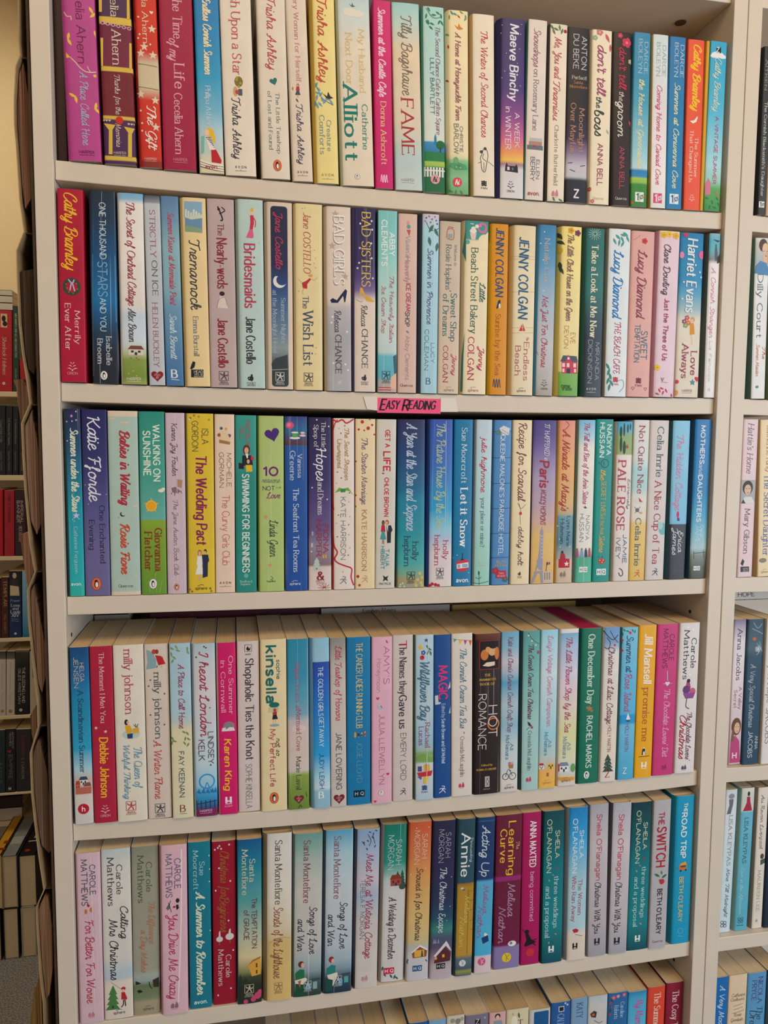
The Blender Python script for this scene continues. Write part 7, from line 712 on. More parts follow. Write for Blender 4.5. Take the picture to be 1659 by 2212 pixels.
('pale grey-blue paperback with a big blue observation wheel, sixth on fourth shelf',3,-.2394,.003,.76,-.0067,25.7,198.8,3.1,2.9,[(0,'7A2858'),(.036,'8A2058'),(.049,'3a5088'),(.094,'3088C0'),(.146,'50A8D8'),(.179,'98C8E0'),(.329,'C4D8E0'),(.751,'D4D0D4'),(.849,'D0D0D4'),(1,'B0C8D4')],'98A0A8',None,.25,[('t','title','I heart London','h','A82A48',9.3,105.7,13.5,13.5,9.3),('t','author_name','LINDSEY','n','5A4A58',101.2,137.6,19.6,19.6,5.7),('t','author_name','KELK','n','5A4A58',109.9,133.2,9.4,9.4,6.2),('ring','3A98D0',14.5,158.1,8.1,1.7),('l','3888C0',.98,[14.4,159.4,10.6,171]),('l','3888C0',.98,[15,159.4,19.1,171]),('p','2878B0',[3.2,171,5.8,165.8,8.1,172.3]),('p','2878B0',[8.1,171,10.7,165.8,13,172.3]),('p','2878B0',[13,171,15.5,165.8,17.9,172.3]),('p','2878B0',[17.9,171,20.4,165.8,22.7,172.3]),('p','2878B0',[21.6,171,24.1,165.8,26.4,172.3]),('l','283850',.98,[3.1,180.1,3.1,190.4]),('l','283850',.98,[8,180.1,8,190.4]),('l','283850',.98,[12.9,180.1,12.9,190.4]),('l','283850',.98,[17.7,180.1,17.8,190.4]),('l','283850',.98,[22.6,180.1,22.7,190.4]),('l','283850',.98,[2.4,183.9,25,181.4]),('m','HARPER','E0C8D8',13,192.1,13.4,None),('e','A82A48',19.3,73.3,.7,.8),('e','A82A48',19.8,90.8,.7,.8),('e','2A5848',14.1,3.5,.9,.9),('e','2A5848',16.1,4.8,.9,.9),('e','2A5848',5.5,15.1,.9,.9),('e','2A5848',19,139.3,.9,.9),('ho','A82A48',12.1,96,4.1)]),
('vivid pink paperback with yellow handwriting and a grey castle, seventh on fourth shelf',3,-.2147,.0043,.7595,-.007,21.5,199,2.5,2.5,'D01E68','C8A898',None,.25,[('t','title','One Summer','s','F0C0D0',15.7,82.2,16,15.9,4.7),('t','title','in Cornwall','s','F0C0D0',20.9,79.3,7.4,7.4,4.7),('e','8A8088',12.9,95.9,6.4,5.2),('p','E0D8D8',[4.8,101.8,5.5,97.9,9.2,97.2,9.8,99.8,13.5,97.2,18.4,97.9,19.6,101.8]),('t','author_name','Karen King','H','F0C030',111.2,170.7,11.2,11.2,6.9),('m','hd','F0E0E8',11.2,182.7,8.6,None),('k','publisher_mark','ACCENT','n','F0D0E0',11.1,189.4,9)]),
('pinkish grey paperback with dark brush title, eighth on fourth shelf',3,-.1909,.008,.759,-.0036,24.8,199,.6,1.2,'D5C8C4',None,None,.25,[('ro','4A3A44',12.7,8,3.8,.6),('p','282028',[10.4,8.7,12.2,5.6,13.9,8.7,15.4,6.2,14.7,10.5,12.1,11.1]),('k','publisher_mark','swan','h','4A3A44',12.5,14.5,6.4),('t','title','Shopaholic Ties the Knot','D','4A3A44',20.4,137.5,13.7,13.7,8.9),('t','author_name','SOPHIE KINSELLA','l','5A4A54',143.2,195.1,12,12,6.7)]),
('pale yellow paperback with big teal lower-case lettering and rain-caught woman, ninth on fourth shelf',3,-.1628,.0049,.7586,-.0036,29.6,201.2,1.6,1.6,'E6D4A8',None,None,.4,[('t','author_name','kinsella','N','1E6A68',7.8,72.6,12.4,12.4,10.6),('t','author_name','sophie','n','2A6A68',23.9,45.9,20.7,20.7,4.4),('e','1E6A60',15.5,76,5.9,3.2),('l','8AA0A0',.35,[9.6,78.5,9,84.7]),('l','8AA0A0',.35,[10.9,78.5,10.3,84.7]),('l','8AA0A0',.35,[12.2,78.5,11.6,84.7]),('l','8AA0A0',.35,[13.5,78.5,12.9,84.7]),('l','8AA0A0',.35,[14.8,78.5,14.2,84.7]),('l','8AA0A0',.35,[16.1,78.5,15.5,84.7]),('l','8AA0A0',.35,[17.4,78.5,16.8,84.7]),('l','8AA0A0',.35,[18.6,78.5,18.1,84.7]),('l','8AA0A0',.35,[19.9,78.5,19.4,84.7]),('e','B04838',16.1,82.2,1.7,2.2),('p','A83830',[13.6,84.7,18.4,84,18.3,87.8,14,88]),('p','282428',[14,87.8,18,87.5,19.5,92.7,13.2,93]),('l','E0C0A0',.71,[14.8,92.7,14.5,98.3]),('l','E0C0A0',.71,[17.1,92.7,17.3,98.3]),('e','8AA8A8',15.9,99.9,5.4,1.5),('t','title','My Perfect Life','n','B04A58',104.5,171.8,13.6,13.6,5.9),('t','title','not so','h','4A4048',115.7,136.4,20.1,20.1,5),('m','peng','E06A40',14.7,185.7,9.5,None)]),
('blue and pink sky paperback with green hills and heart, tenth on fourth shelf',3,-.1346,.0043,.7583,-.0064,24.3,200.8,.6,1.2,[(0,'6a883a'),(.199,'88A048'),(.211,'A0B070'),(.23,'D4C4BC'),(.441,'D4C0B8'),(.522,'C0BCC0'),(.559,'80a8bc'),(.658,'58A0B8'),(.783,'3a90b0'),(1,'2E8AA8')],None,None,.5,[('t','title','Happy Dreams at','s','B05A78',27.4,82.3,12.2,12.2,5.3),('t','title','Mermaid Cove','s','A0506A',82.9,130.7,12.7,12.7,5.3),('t','author_name','Marie Laval','s','3A4A38',138.2,176.9,12.2,12.2,5.3),('e','DCC8C0',12.6,104.8,8.5,4.5),('m','ch','7A2030',12.2,188.6,11.7,None),('l','283828',.73,[11.7,199.6,13.6,195.8,15.4,198.9]),('l','283828',.61,[20.3,180.8,21.5,187.1])]),
('pale and royal blue paperback with white capitals, eleventh on fourth shelf',3,-.1094,.003,.758,-.011,22.9,201.6,5.3,5.5,[(0,'90BCD0'),(.099,'90BCD0'),(.118,'C8DCE8'),(.193,'A0D0E4'),(.311,'30A0DC'),(.59,'2878C8'),(.776,'2858B4'),(.86,'2A50A8'),(.863,'98C4DC'),(1,'90C0D8')],'7AA8C8',None,.25,[('t','title','THE GOLDEN GIRLS','n','D8E4F0',33.8,91.4,12.7,12.6,5.3),('t','title','GETAWAY','n','D8E4F0',93.3,127.9,13.1,13.1,5.3),('t','author_name','JUDY LEIGH','n','2A4A88',136.5,178.4,13.1,13.1,5),('k','publisher_mark','B','S','E8F0F4',12.1,185.9,5)]),
('grey-beige paperback with crimson handwriting and dark red heart, twelfth on fourth shelf',3,-.088,.0039,.7578,-.0098,18.4,200.7,.6,1.2,[(0,'CCC2BC'),(.585,'CEC4BC'),(.837,'C0BAB4'),(.931,'A09C98'),(1,'8A8A88')],None,None,.25,[('t','title','Little Teashop of Horrors','h','B83A50',9.5,97.3,9.8,9.8,7),('t','author_name','JANE LOVERING','n','4A5058',112.4,180,9.6,9.6,6.2),('m','ch','7A2030',9.6,191.3,13.2,None),('l','A89890',.37,[2,156.3,6.3,156.9]),('l','A89890',.37,[1.9,159.1,6.3,159.7]),('l','A89890',.37,[1.9,161.8,6.2,162.5]),('l','A89890',.37,[1.9,164.6,6.2,165.2]),('l','A89890',.37,[1.8,167.4,6.2,168]),('l','A89890',.37,[1.8,170.2,6.2,170.8])]),
('blue paperback with yellow condensed capitals and tiny runners, thirteenth on fourth shelf',3,-.0644,.0042,.7576,-.0064,28,200.9,.6,1.2,'1A7AAE','2a5a78',None,.25,[('t','title','THE CANCER LADIES RUNNING CLUB','n','D8C890',7,107.9,14.6,14.6,7.3),('e','503828',9.7,112.9,.8,.8),('e','D8B090',9.7,113,.6,.6),('p','D8A030',[8.8,113.6,10.7,113.6,11,115.8,10.3,115.9,9.1,115.9,8.5,115.8]),('p','D8A030',[9.1,115.6,10.4,115.6,11.5,118.2,8,118.2]),('p','D8B090',[9.2,118.2,9.6,118.2,9.6,119.7,9.2,119.7]),('p','D8B090',[9.9,118.2,10.3,118.2,10.3,119.7,9.9,119.7]),('e','202020',13.8,113.6,.7,.7),('e','D8B090',13.8,113.7,.5,.5),('p','303848',[13,114.2,14.7,114.2,15,115.9,14.4,116.1,13.3,116.1,12.7,115.9]),('p','303848',[13.2,115.8,14.4,115.8,15.4,117.9,12.3,117.9]),('p','D8B090',[13.4,117.9,13.7,117.9,13.7,119.1,13.4,119.1]),('p','D8B090',[14,117.9,14.3,117.9,14.3,119.1,14,119.1]),('e','202020',17.6,113.6,.7,.7),('e','D8B090',17.6,113.7,.5,.5),('p','C8A0A8',[16.8,114.2,18.4,114.2,18.7,115.9,18.1,116.1,17.1,116.1,16.5,115.9]),('p','405068',[17,115.8,18.2,115.8,19.1,117.9,16,117.9]),('p','D8B090',[17.1,117.9,17.4,117.9,17.4,119.1,17.1,119.1]),('p','D8B090',[17.7,117.9,18.1,117.9,18.1,119.1,17.7,119.1]),('e','A86838',21.3,112.8,.8,.7),('e','D8B090',21.3,112.9,.6,.5),('p','D88A30',[20.4,113.4,22.2,113.4,22.6,115.2,21.9,115.3,20.7,115.3,20,115.2]),('p','B03040',[20.6,115,22,115,23.1,117.2,19.5,117.2]),('p','D8B090',[20.8,117.2,21.1,117.2,21.1,118.5,20.8,118.5]),('p','D8B090',[21.5,117.2,21.9,117.2,21.9,118.5,21.5,118.5]),('t','author_name','JOSIE LLOYD','l','6AB0C4',124.8,173.8,14.6,14.6,6.2),('m','hq','1A2028',14.6,187.3,12.9,'A8C8D8')]),
('baby pink paperback with tiny red hearts, fourteenth on fourth shelf',3,-.0369,.003,.7575,-.006,24.4,200.3,1,1.2,'E2B0C4',None,None,.25,[('t','title',"AMY'S",'l','B0507A',11.4,56.2,17.5,17.5,6.8),('t','title','Honeymoon','l','C07898',26,65.8,8.7,8.6,5.1),('f','B83858',17.8,6.1,5,60),('h','B84868',7,73.1,4.5,0),('h','B83858',19.3,165.2,4.2,0),('h','B83858',4.2,197.6,3.7,0),('moon','A8C0D0',10.7,82,4.5),('f','B84868',11.4,83.2,3.7,60),('t','author_name','JULIA LLEWELLYN','l','A05A78',92.8,176.9,12.1,12,6.1),('m','pen','A05870',11.5,187.4,7.3,None)]),
('pinkish grey paperback with brush-lettered charcoal title and red initial, fifteenth on fourth shelf',3,-.0111,.0049,.7574,-.0088,24.5,201,.6,1.2,'D2C6C0',None,None,.25,[('t','title','T','D','B03040',6.9,15.7,12.3,12.3,8.8),('t','title','he Names they','D','4A4048',15.7,70.5,12.3,12.3,8.3),('t','title','Gave us','D','3A3840',72.4,111.9,12.3,12.3,8.8),('t','author_name','EMERY LORD','l','5A5058',118.3,175.3,12.8,12.8,6.6),('m','bl','4A4048',12.8,189.4,8.3,None),('e','A89890',6.8,17.2,.4,.4),('e','A89890',10.7,9.5,.4,.4),('e','A89890',18.4,21,.4,.4),('e','A89890',4.9,42.9,.4,.4),('e','A89890',21,57,.4,.4),('e','A89890',19.7,73.7,.4,.4),('e','A89890',6.9,53.1,.4,.4),('e','A89890',3,28.7,.4,.4)]),
('pale blue paperback with wild flowers and red boats, sixteenth on fourth shelf',3,.0143,.0031,.7574,-.0111,23.8,200.7,2.6,3,[(0,'B0C8D8'),(.136,'C8CCD0'),(.22,'C8D0D4'),(.232,'90B080'),(.284,'80A860'),(.303,'A0B8B0'),(.354,'98C0D8'),(.585,'B8CCD8'),(.714,'A8C8D8'),(1,'B8CCD8')],'4a6848',None,.6,[('s','3A4A90',14.5,6.6,3),('p','E0B830',[4.6,14.9,7.8,11.1,10.4,16.2,6.5,17.5]),('e','3A5A98',12.7,21.4,1.2,1.3),('e','3A5A98',11.6,23,1.2,1.3),('e','3A5A98',9.7,22.4,1.2,1.3),('e','3A5A98',9.7,20.4,1.2,1.3),('e','3A5A98',11.6,19.8,1.2,1.3),('e','E8C050',11,21.4,.8,.9),('e','C83040',9.6,27.2,2.7,2.8),('e','282028',10.1,26.5,.7,.8),('f','3A7050',16.2,14.9,6.2,60),('f','3A7050',18.8,17.5,6.2,30),('f','3A7050',20.1,22.7,6.2,80),('f','3A7050',16.8,21.4,6.2,120),('t','title','Wildflower Bay','c','4A6A80',32.7,103.2,12.8,12.8,10.9),('t','author_name','Rachael','s','A84868',106.6,136.3,16.4,16.4,5.5),('t','author_name','Lucas','s','A84868',110.9,133.2,8.6,8.6,5.5),('p','D8B038',[11.9,157.9,19,157.9,19,165.6,11.9,165.6]),('p','5A4A80',[4.5,159.2,9.3,159.2,9.4,165.6,4.5,165.6]),('p','C03038',[3.6,166.9,22.8,165.6,20.9,172.1,5.5,172.1]),('p','E0B838',[11.9,172.1,17.1,172.1,15.8,181.1,11.3,181.1]),('l','C03038',.87,[14.5,156.6,14.8,166.9]),('p','506898',[3.6,172.1,9.4,172.1,8.7,175.9]),('p','7AA050',[3.2,147.6,11.9,144.4,23.5,151.5,23.5,155.3,3.2,152.8]),('m','pan','2A5088',12.8,186.9,7.6,None),('l','E0E8EC',.5,[16.8,2.1,16.3,70.3,15.2,196.5])]),
('deep blue paperback with one pink word in block capitals, seventeenth on fourth shelf',3,.0376,.0036,.7575,-.0138,20.6,199.8,.6,1.2,'1E4E90',None,None,.25,[('t','title','MAGIC','N','D83A78',38,77.7,10.8,10.8,10.3),('t','title','Edited by','n','B8C8E0',84,100.8,11.4,11.4,4.1),('t','author_name','Sarah Brown and Gil McNeil','N','B8C8E0',102.4,156.8,11.4,11.4,4.1),('p','C8CCD4',[.9,73.6,4.5,72.9,5.2,81.4,8.7,82,7.1,84,1.3,84.6]),('p','C8CCD4',[19.8,56.7,20.6,64.5,16.8,67.1]),('p','C8CCD4',[20.1,87.8,20.6,96.3,18.2,96.3]),('m','bl','D8E0EC',10.4,189.5,9.5,None)]),
('oatmeal paperback with colourful bunting, eighteenth on fourth shelf',3,.062,.004,.7576,-.015,26.2,200.1,.6,1.2,'DDD4CA',None,None,.25,[('l','A08A78',.53,[1.4,5.9,11.8,7.8,25.4,9.4]),('p','4A9A98',[2.7,6.3,6.6,6.8,2.9,10.4]),('p','E0B838',[8.5,7.4,13.1,8.1,10.2,13.3]),('p','C83A70',[15,8.3,19.3,8.9,16.7,14.1]),('p','D86030',[21.1,9.1,25.3,9.5,23.5,15.9]),('t','title','The Cornish Cream Tea Bus','c','5A8090',18.9,115.7,14.4,14.4,7.9),('t','author_name','Cressida McLaughlin','s','8A6A78',126.4,175.6,13.6,13.6,5),('l','6A6A70',.79,[14.7,120.5,16.3,121.8,15.3,123.1]),('m','el','C83858',12.6,186.3,7.9,None)]),
('dark brown paperback with a kissing couple picture, nineteenth on fourth shelf',3,.0929,.003,.7577,-.0117,33.8,198.7,2.5,3,[(0,'2A1E1E'),(.955,'2E2020'),(.965,'5A2A1C'),(1,'6A3828')],'1A1212',None,.5,[('p','8A2A20',[6.4,8.3,31.5,8.3,32,44,6.5,44]),('p','1E1614',[7.3,9.2,30.6,9.2,31.1,43,7.4,43]),('e','C87838',13.1,25.9,4.9,6.6),('e','D8A878',22.7,20.7,5.4,6.6),('e','1A1210',23.9,14.2,5.8,4.5),('e','D89858',16.9,19.4,2.8,3.4),('p','E0D0B8',[10.6,39.1,15.7,35.1,26,34.5,26.1,39.1,18.4,40.4]),('e','C87838',28.5,24.6,2.8,7.9),('k','title','THE','S','D8A848',17.1,50.6,7.4),('k','title','MAMMOTH','S','D8A848',17.1,56.1,19.6),('k','title','BOOK OF','S','D8A848',17.1,61.6,18.3),('t','title','HOT','l','E4DCD8',88.8,127.1,24.1,24.1,10.8),('t','title','ROMANCE','l','E4DCD8',74.2,142.8,10.9,10.8,9.5),('ring','D87830',24.9,111.4,7,1.5),('k','author_name','Edited by','S','D8A848',17.1,162.2,13.5),('k','author_name','SONIA FLORENS','S','D8A848',16.4,167.7,25),('p','B8B0A8',[14.6,176.6,20.5,176.6,20.6,189.8,14.7,189.8]),('l','2A2020',.52,[16,178,19.5,183.2,16,188.4]),('l','2A2020',.52,[19.4,178,16,183.2,19.5,188.4]),('k','publisher_mark','robinson','n','A8A098',17,192.1,8.8)]),
('cloudy blue paperback with a bicycle and flower basket, twentieth on fourth shelf',3,.1219,.0035,.7579,-.0111,22.8,199.5,.6,1.2,[(0,'D8CCC8'),(.063,'DDD4D0'),(.156,'C8D4D4'),(.288,'C0D0D4'),(.421,'90B8CC'),(.553,'B0C4D0'),(.685,'58A0C0'),(.751,'A8B8C8'),(.817,'C8C4CC'),(.897,'88B4C8'),(1,'6AA8C4')],None,None,.25,[('t','title',"Kate and Clara's Curious Cornish Craft Shop",'h','7A3A58',6.7,124.5,11.8,11.9,6.1),('t','author_name','Ali','s','3A7090',139.1,147,14.6,14.6,4.1),('t','author_name','McNamara','s','3A7090',128.5,158.1,9.1,9.1,4.6),('ring','303038',15.9,180.2,4.3,.8),('ring','303038',6.9,180.2,3.8,.8),('l','303038',.67,[6.9,180.2,10.6,171,15.9,180.2]),('l','303038',.67,[10.6,171,13.9,173.6]),('p','A87840',[9.9,165.7,17,165,16.4,170.3,11.3,170.3]),('e','C86880',11.8,163.7,1.9,1.8),('e','C8A0B0',15.1,163.7,1.6,1.6),('m','sphere','5A4858',11.4,192.8,11.8,None)]),
('sea green paperback with a string of lights and a robin, twenty-first on fourth shelf',3,.1477,.003,.7582,-.0111,24.6,199.3,3.8,4.8,[(0,'A8CCC8'),(.412,'A0C8C4'),(.745,'78B4B0'),(.878,'68a8a4'),(1,'5A9A98')],'2a4644',None,.25,[('l','283838',.51,[8.6,1.9,13.1,9.1,18.3,13.8,24.1,17.1]),('e','E8E0C0',9.3,5.6,1,1.1),('e','E8E0C0',13.5,12.5,1,1.1),('e','E8E0C0',18.7,18,1,1.1),('e','B83038',22,27,1.5,2.1),('t','title','The Cornish Cream Tea Christmas','c','5A2A40',17.5,109.5,12.8,12.6,6.4),('p','38303A',[9.1,112.5,12.6,114.5,14.7,119.2,10.6,117.8]),('e','B83038',15.2,120.5,1.5,1.6),('l','38303A',.51,[7.9,123.1,15.4,117.2]),('t','author_name','Cressida McLaughlin','s','5A6A78',124.8,173.9,12.6,12.5,4.7),('m','el','C83858',11.7,185.4,7.4,None)]),
('pale blue beach paperback with little houses on golden sand, twenty-second on fourth shelf',3,.1714,.003,.7586,-.0059,22.1,199.2,.6,1.2,[(0,'ECB850'),(.111,'E8B060'),(.137,'C8C0A8'),(.204,'B8CCC8'),(.337,'A0D0DC'),(.537,'B8D8E0'),(.737,'C8DCE4'),(1,'98D0E0')],None,None,.25,[('t','title',"Lucy's Vintage Cornish Campervan",'h','D080A0',7.4,121.1,12.2,12.2,6.2),('t','author_name','Ali','s','5A90B0',138.4,146.9,13.7,13.7,4),('t','author_name','McNamara','s','4A88A8',128.3,157,8.9,8.9,4.4),('p','E0B838',[11.1,168.4,19.9,168.4,20.1,175.2,11.3,175.2]),('p','C8C0B0',[10.6,168.4,12.3,163.9,18.5,163.9,20.4,168.4]),('p','303848',[12.6,169.8,14.2,169.8,14.2,172.3,12.7,172.3]),('p','303848',[16.7,169.8,18.3,169.8,18.3,172.3,16.8,172.3]),('p','303848',[14.8,171.8,16.4,171.8,16.4,175.2,14.9,175.2]),('p','E8E4E0',[.1,170.1,6.4,170.1,6.5,174.5,.2,174.5]),('p','B83038',[-.2,170.1,1,167.2,5.4,167.2,6.8,170.1]),('p','303848',[1.2,171,2.3,171,2.3,172.6,1.2,172.6]),('p','303848',[4.1,171,5.2,171,5.3,172.6,4.1,172.6]),('p','303848',[2.7,172.3,3.9,172.3,3.9,174.5,2.8,174.5]),('p','A86838',[10.2,179.8,13,179.8,13.1,184.5,10.3,184.5]),('m','sphere','C89848',11.1,191.1,11,None)]),
('pastel rainbow paperback with a white seaside house, twenty-third on fourth shelf',3,.1975,.0042,.759,-.0057,25.3,198.6,2,2.7,[(0,'DDD0C8'),(.051,'D8C8A8'),(.094,'C8D0D4'),(.165,'D8D8B8'),(.342,'DCD8A0'),(.52,'DDD4C8'),(.626,'DDCCD4'),(.733,'D0CCE0'),(.889,'A8C0DC'),(.972,'78B0D0'),(.976,'E4DCD8'),(1,'E4DCD8')],'C8C0B8',None,.25,[('t','title','The Little Flower Shop by the Sea','c','B0486A',10.7,130.3,12.6,12.5,7.6),('t','author_name','Ali','s','6A90A8',143.3,152.5,15.2,15.2,4.3),('t','author_name','McNamara','s','6A90A8',136,162.8,9.9,9.9,5.1),('p','E4E4E4',[2.9,173.3,15.1,173.3,15.3,180.7,3.1,180.7]),('p','788898',[2.2,173.3,4.5,168.4,13.2,168.4,15.8,173.3]),('p','303848',[5,174.8,7.1,174.8,7.2,177.5,5,177.5]),('p','303848',[10.7,174.8,12.9,174.8,12.9,177.5,10.7,177.5]),('p','303848',[8,177,10.2,177,10.3,180.7,8.1,180.7]),('e','6A9A58',21.2,176.5,3.4,5.6),('p','C84048',[1.5,170.1,3.3,170.1,3.6,180,1.7,180]),('p','D89848',[1.6,187.1,23.8,188.5,23.2,192.7,1.5,191.3]),('m','sphere','6A5848',12,190.7,12.1,None)]),
('emerald green paperback with cream capitals and red-dyed page edges, twenty-fourth on fourth shelf',3,.2259,.0043,.7596,-.0023,28.4,197.7,2.5,3.4,'147058','105040','B8305A',.25,[('t','title','One December Day','S','C8DCD0',8.1,95,14.9,14.9,8.5),('s','A87850',14.4,101.7,4.8),('s','A87850',11.4,100.3,2.8),('s','A87850',17.1,104.5,3.1),('t','author_name','RACHEL MARKS','N','C8DCD0',111.2,177.3,14.9,14.9,7.1),('m','penw','D8E4DC',12.8,186.8,7.4,None)]),
('white paperback with black twigs and a decorated fir tree, twenty-fifth on fourth shelf',3,.2524,.003,.7602,0,22.5,197.5,2.1,2.9,[(0,'E0D4CC'),(.216,'E4D8C4'),(.842,'DCD8D4'),(.871,'A8B8C8'),(.906,'7aa0c8'),(1,'6A98C8')],'C8C4C0',None,.25,[('l','202028',.99,[.3,4.3,7.5,12.8,13.7,15.6,19.5,9.9]),('l','202028',.85,[1.1,24.2,6.5,27,9.3,19.9,4.5,12.8]),('l','202028',.71,[8.7,4.3,13.6,12.8,19.9,19.9]),('e','C83830',15.4,22.7,1.4,1.4),('t','title','Christmas at Lilac Cottage','h','7A3048',25.6,123.3,11.4,11.4,7.7),('t','author_name','HOLLY MARTIN','n','A0606A',125.3,158.9,11.9,11.9,4.5),('p','3A5048',[10.8,161.7,15.6,170.6,6.7,170.6]),('p','3A5048',[11,166.4,16.8,175.3,5.8,175.3]),('p','3A5048',[11.2,171.1,18,180,4.9,180]),('p','3A5048',[11.3,175.8,19.2,184.7,4.1,184.7]),('p','4A3020',[10.6,181.2,12.4,181.2,12.5,183.3,10.7,183.3]),('e','C8B888',9.9,170.5,.6,.6),('e','C8B888',13.1,174.8,.6,.6),('e','C8B888',8.7,177.6,.6,.6),('e','C8B888',14.8,179.1,.6,.6),('k','publisher_mark','Z','s','A03848',11,187.9,5.4)]),
('light blue paperback with roses and a white sailing boat, twenty-sixth on fourth shelf',3,.2768,.003,.7607,0,23.4,196,2.4,3.4,[(0,'48A8D0'),(.361,'70BCDC'),(.376,'2A98D0'),(.427,'2898D0'),(.434,'58B0D8'),(.463,'58B4DC'),(.717,'68B8DC'),(1,'78BEDC')],'3e7078',None,.25,[('e','C83848',11.9,7.1,1.8,1.8),('e','C83848',2.2,29.2,1.5,1.6),('e','C83848',1.9,16.4,1.4,1.4),('f','3A7048',4.1,3.6,5,40),('f','3A7048',8.6,5,5,20),('f','3A7048',15.2,4.3,5,60),('f','3A7048',18.2,5.7,5,100),('f','3A7048',1.8,8.5,5,80),('f','3A7048',1.2,19.9,5,100),('t','title','Summer at','h','2A3A68',10.7,57.6,11.8,11.8,8.4),('t','title','Rose Island','h','B84878',59.4,107.8,11.3,11.3,8.4),('p','E8E8EC',[12.4,109.5,16,118,10.1,118]),('p','48505A',[9.8,118.8,16.5,118.8,14.3,121.2,11.4,120.9]),('t','author_name','HOLLY MARTIN','n','8A60A0',124,159,12.1,12.1,4.9),('k','publisher_mark','Z','n','E4ECF0',10.8,184.2,4.7)]),
('amber yellow paperback with white brush name and a puffin, twenty-seventh on fourth shelf',3,.3015,.003,.7613,0,24.3,197.2,.6,1.2,'E8A818',None,None,.4,[('t','author_name','Jill Mansell','H','F0E8D8',11.7,74.7,13.6,13.6,10.7),('t','title','promise me','s','A85A18',80.9,149.1,13.1,13.1,8.8),('p','E8E4DC',[11.6,156.7,13.9,158.9,15.3,164.6,10.4,165.3]),('p','28242a',[10.2,159.6,13.6,158.9,14.5,166,9.2,167.4]),('e','E8E4DC',12.4,165.3,1.3,2.6),('l','28242a',.74,[5.4,169.6,20.2,169.2]),('m','hd','F0E8D8',12.7,181,8.8,None)]),
('rose pink paperback with a silver heart charm, twenty-eighth on fourth shelf',3,.3291,.003,.7622,0,29.3,196.8,.6,1.2,'C83A78','A83868',None,.25,[('t','author_name','CAROLE','n','6A2048',13.7,47.2,20.5,20.5,6.5),('t','author_name','MATTHEWS','n','6A2048',6.5,56.4,11.6,11.6,6.5),('l','C8C0D0',.93,[15.7,60.4,16.5,73.4]),('h','E4DCE4',16.4,77,6.8,0),('l','D8A8C0',.62,[10.2,77,23.3,77]),('t','title',"The Chocolate Lovers' Diet",'h','EBA8C8',84.6,172.9,16.4,16.4,7.6),('m','el','8A3060',16.1,185.5,7.6,None)]),
('pearly white paperback with a purple fairy picture, twenty-ninth on fourth shelf',3,.3597,.003,.7631,0,28.9,196.1,1.7,2.7,'DFD8D4','C8C0BC',None,.25,[('t','author_name','Carole','s','2A2A40',20.2,58.1,20.9,20.9,6.9),('t','author_name','Matthews','s','2A2A40',9.8,72.5,10.5,10.5,6.9),('p','A84878',[12.9,75.1,16.9,76.6,18.8,83.8,16,91,9.7,92.4,11,85.2]),('e','6A3A78',12.6,86.7,5.1,5.5),('e','C05A80',21.5,89.5,4.5,4.9),('p','8A4A90',[8,91,25.5,91,22.7,98.2,11.6,98.2]),('l','282030',1.05,[13.9,98.2,12.8,108.3,17.8,111.9]),('e','382030',15.3,75.1,2.4,2.6),('t','title',"The Chocolate Lovers'",'c','6A3048',117,180.3,18.5,18.5,6.9),('t','title','Christmas','c','A82A48',120.2,176.9,9.9,9.9,8.7),('m','el','4A4A60',13.6,188.5,7.5,None),('s','F8F4F4',11.2,5.8,2.1),('s','F8F4F4',18.6,8.7,2.1),('s','F8F4F4',7.3,41.9,2.1),('s','F8F4F4',16.5,67.2,2.1)]),
('pale pink paperback with red handwriting and wedding bells, first on fifth shelf',4,-.3676,.0056,.5292,0,26,199.2,2.8,2.4,'D8B8C4','C0A0AC',None,.5,[('t','author_name','CAROLE','n','4A5068',14,48.3,17.9,17.9,5.7),('t','author_name','MATTHEWS','n','4A5068',7.4,60,9.3,9.3,6.2),('e','C87830',10.1,67.5,1.6,2.9),('e','C87830',15.6,66.1,1.6,2.9),('e','B02838',13,60.9,1.4,1.6),('e','B8A0A8',7.4,65.5,.5,.5),('e','B8A0A8',7.8,70.7,.5,.5),('e','B8A0A8',9.4,74.6,.5,.5),('e','B8A0A8',12.7,74.6,.5,.5),('e','B8A0A8',17.2,69.4,.5,.5),('e','B8A0A8',18.8,70.7,.5,.5),('e','B8A0A8',14.1,57.7,.5,.5),('t','title','For Better, For Worse','h','B83048',78.3,175.3,13.3,13.3,8.3),('m','el','C08090',13.3,188.8,7.3,None),('l','F0E4E8',.45,[16.4,2.9,16.9,83.8,16.9,188.1])]),
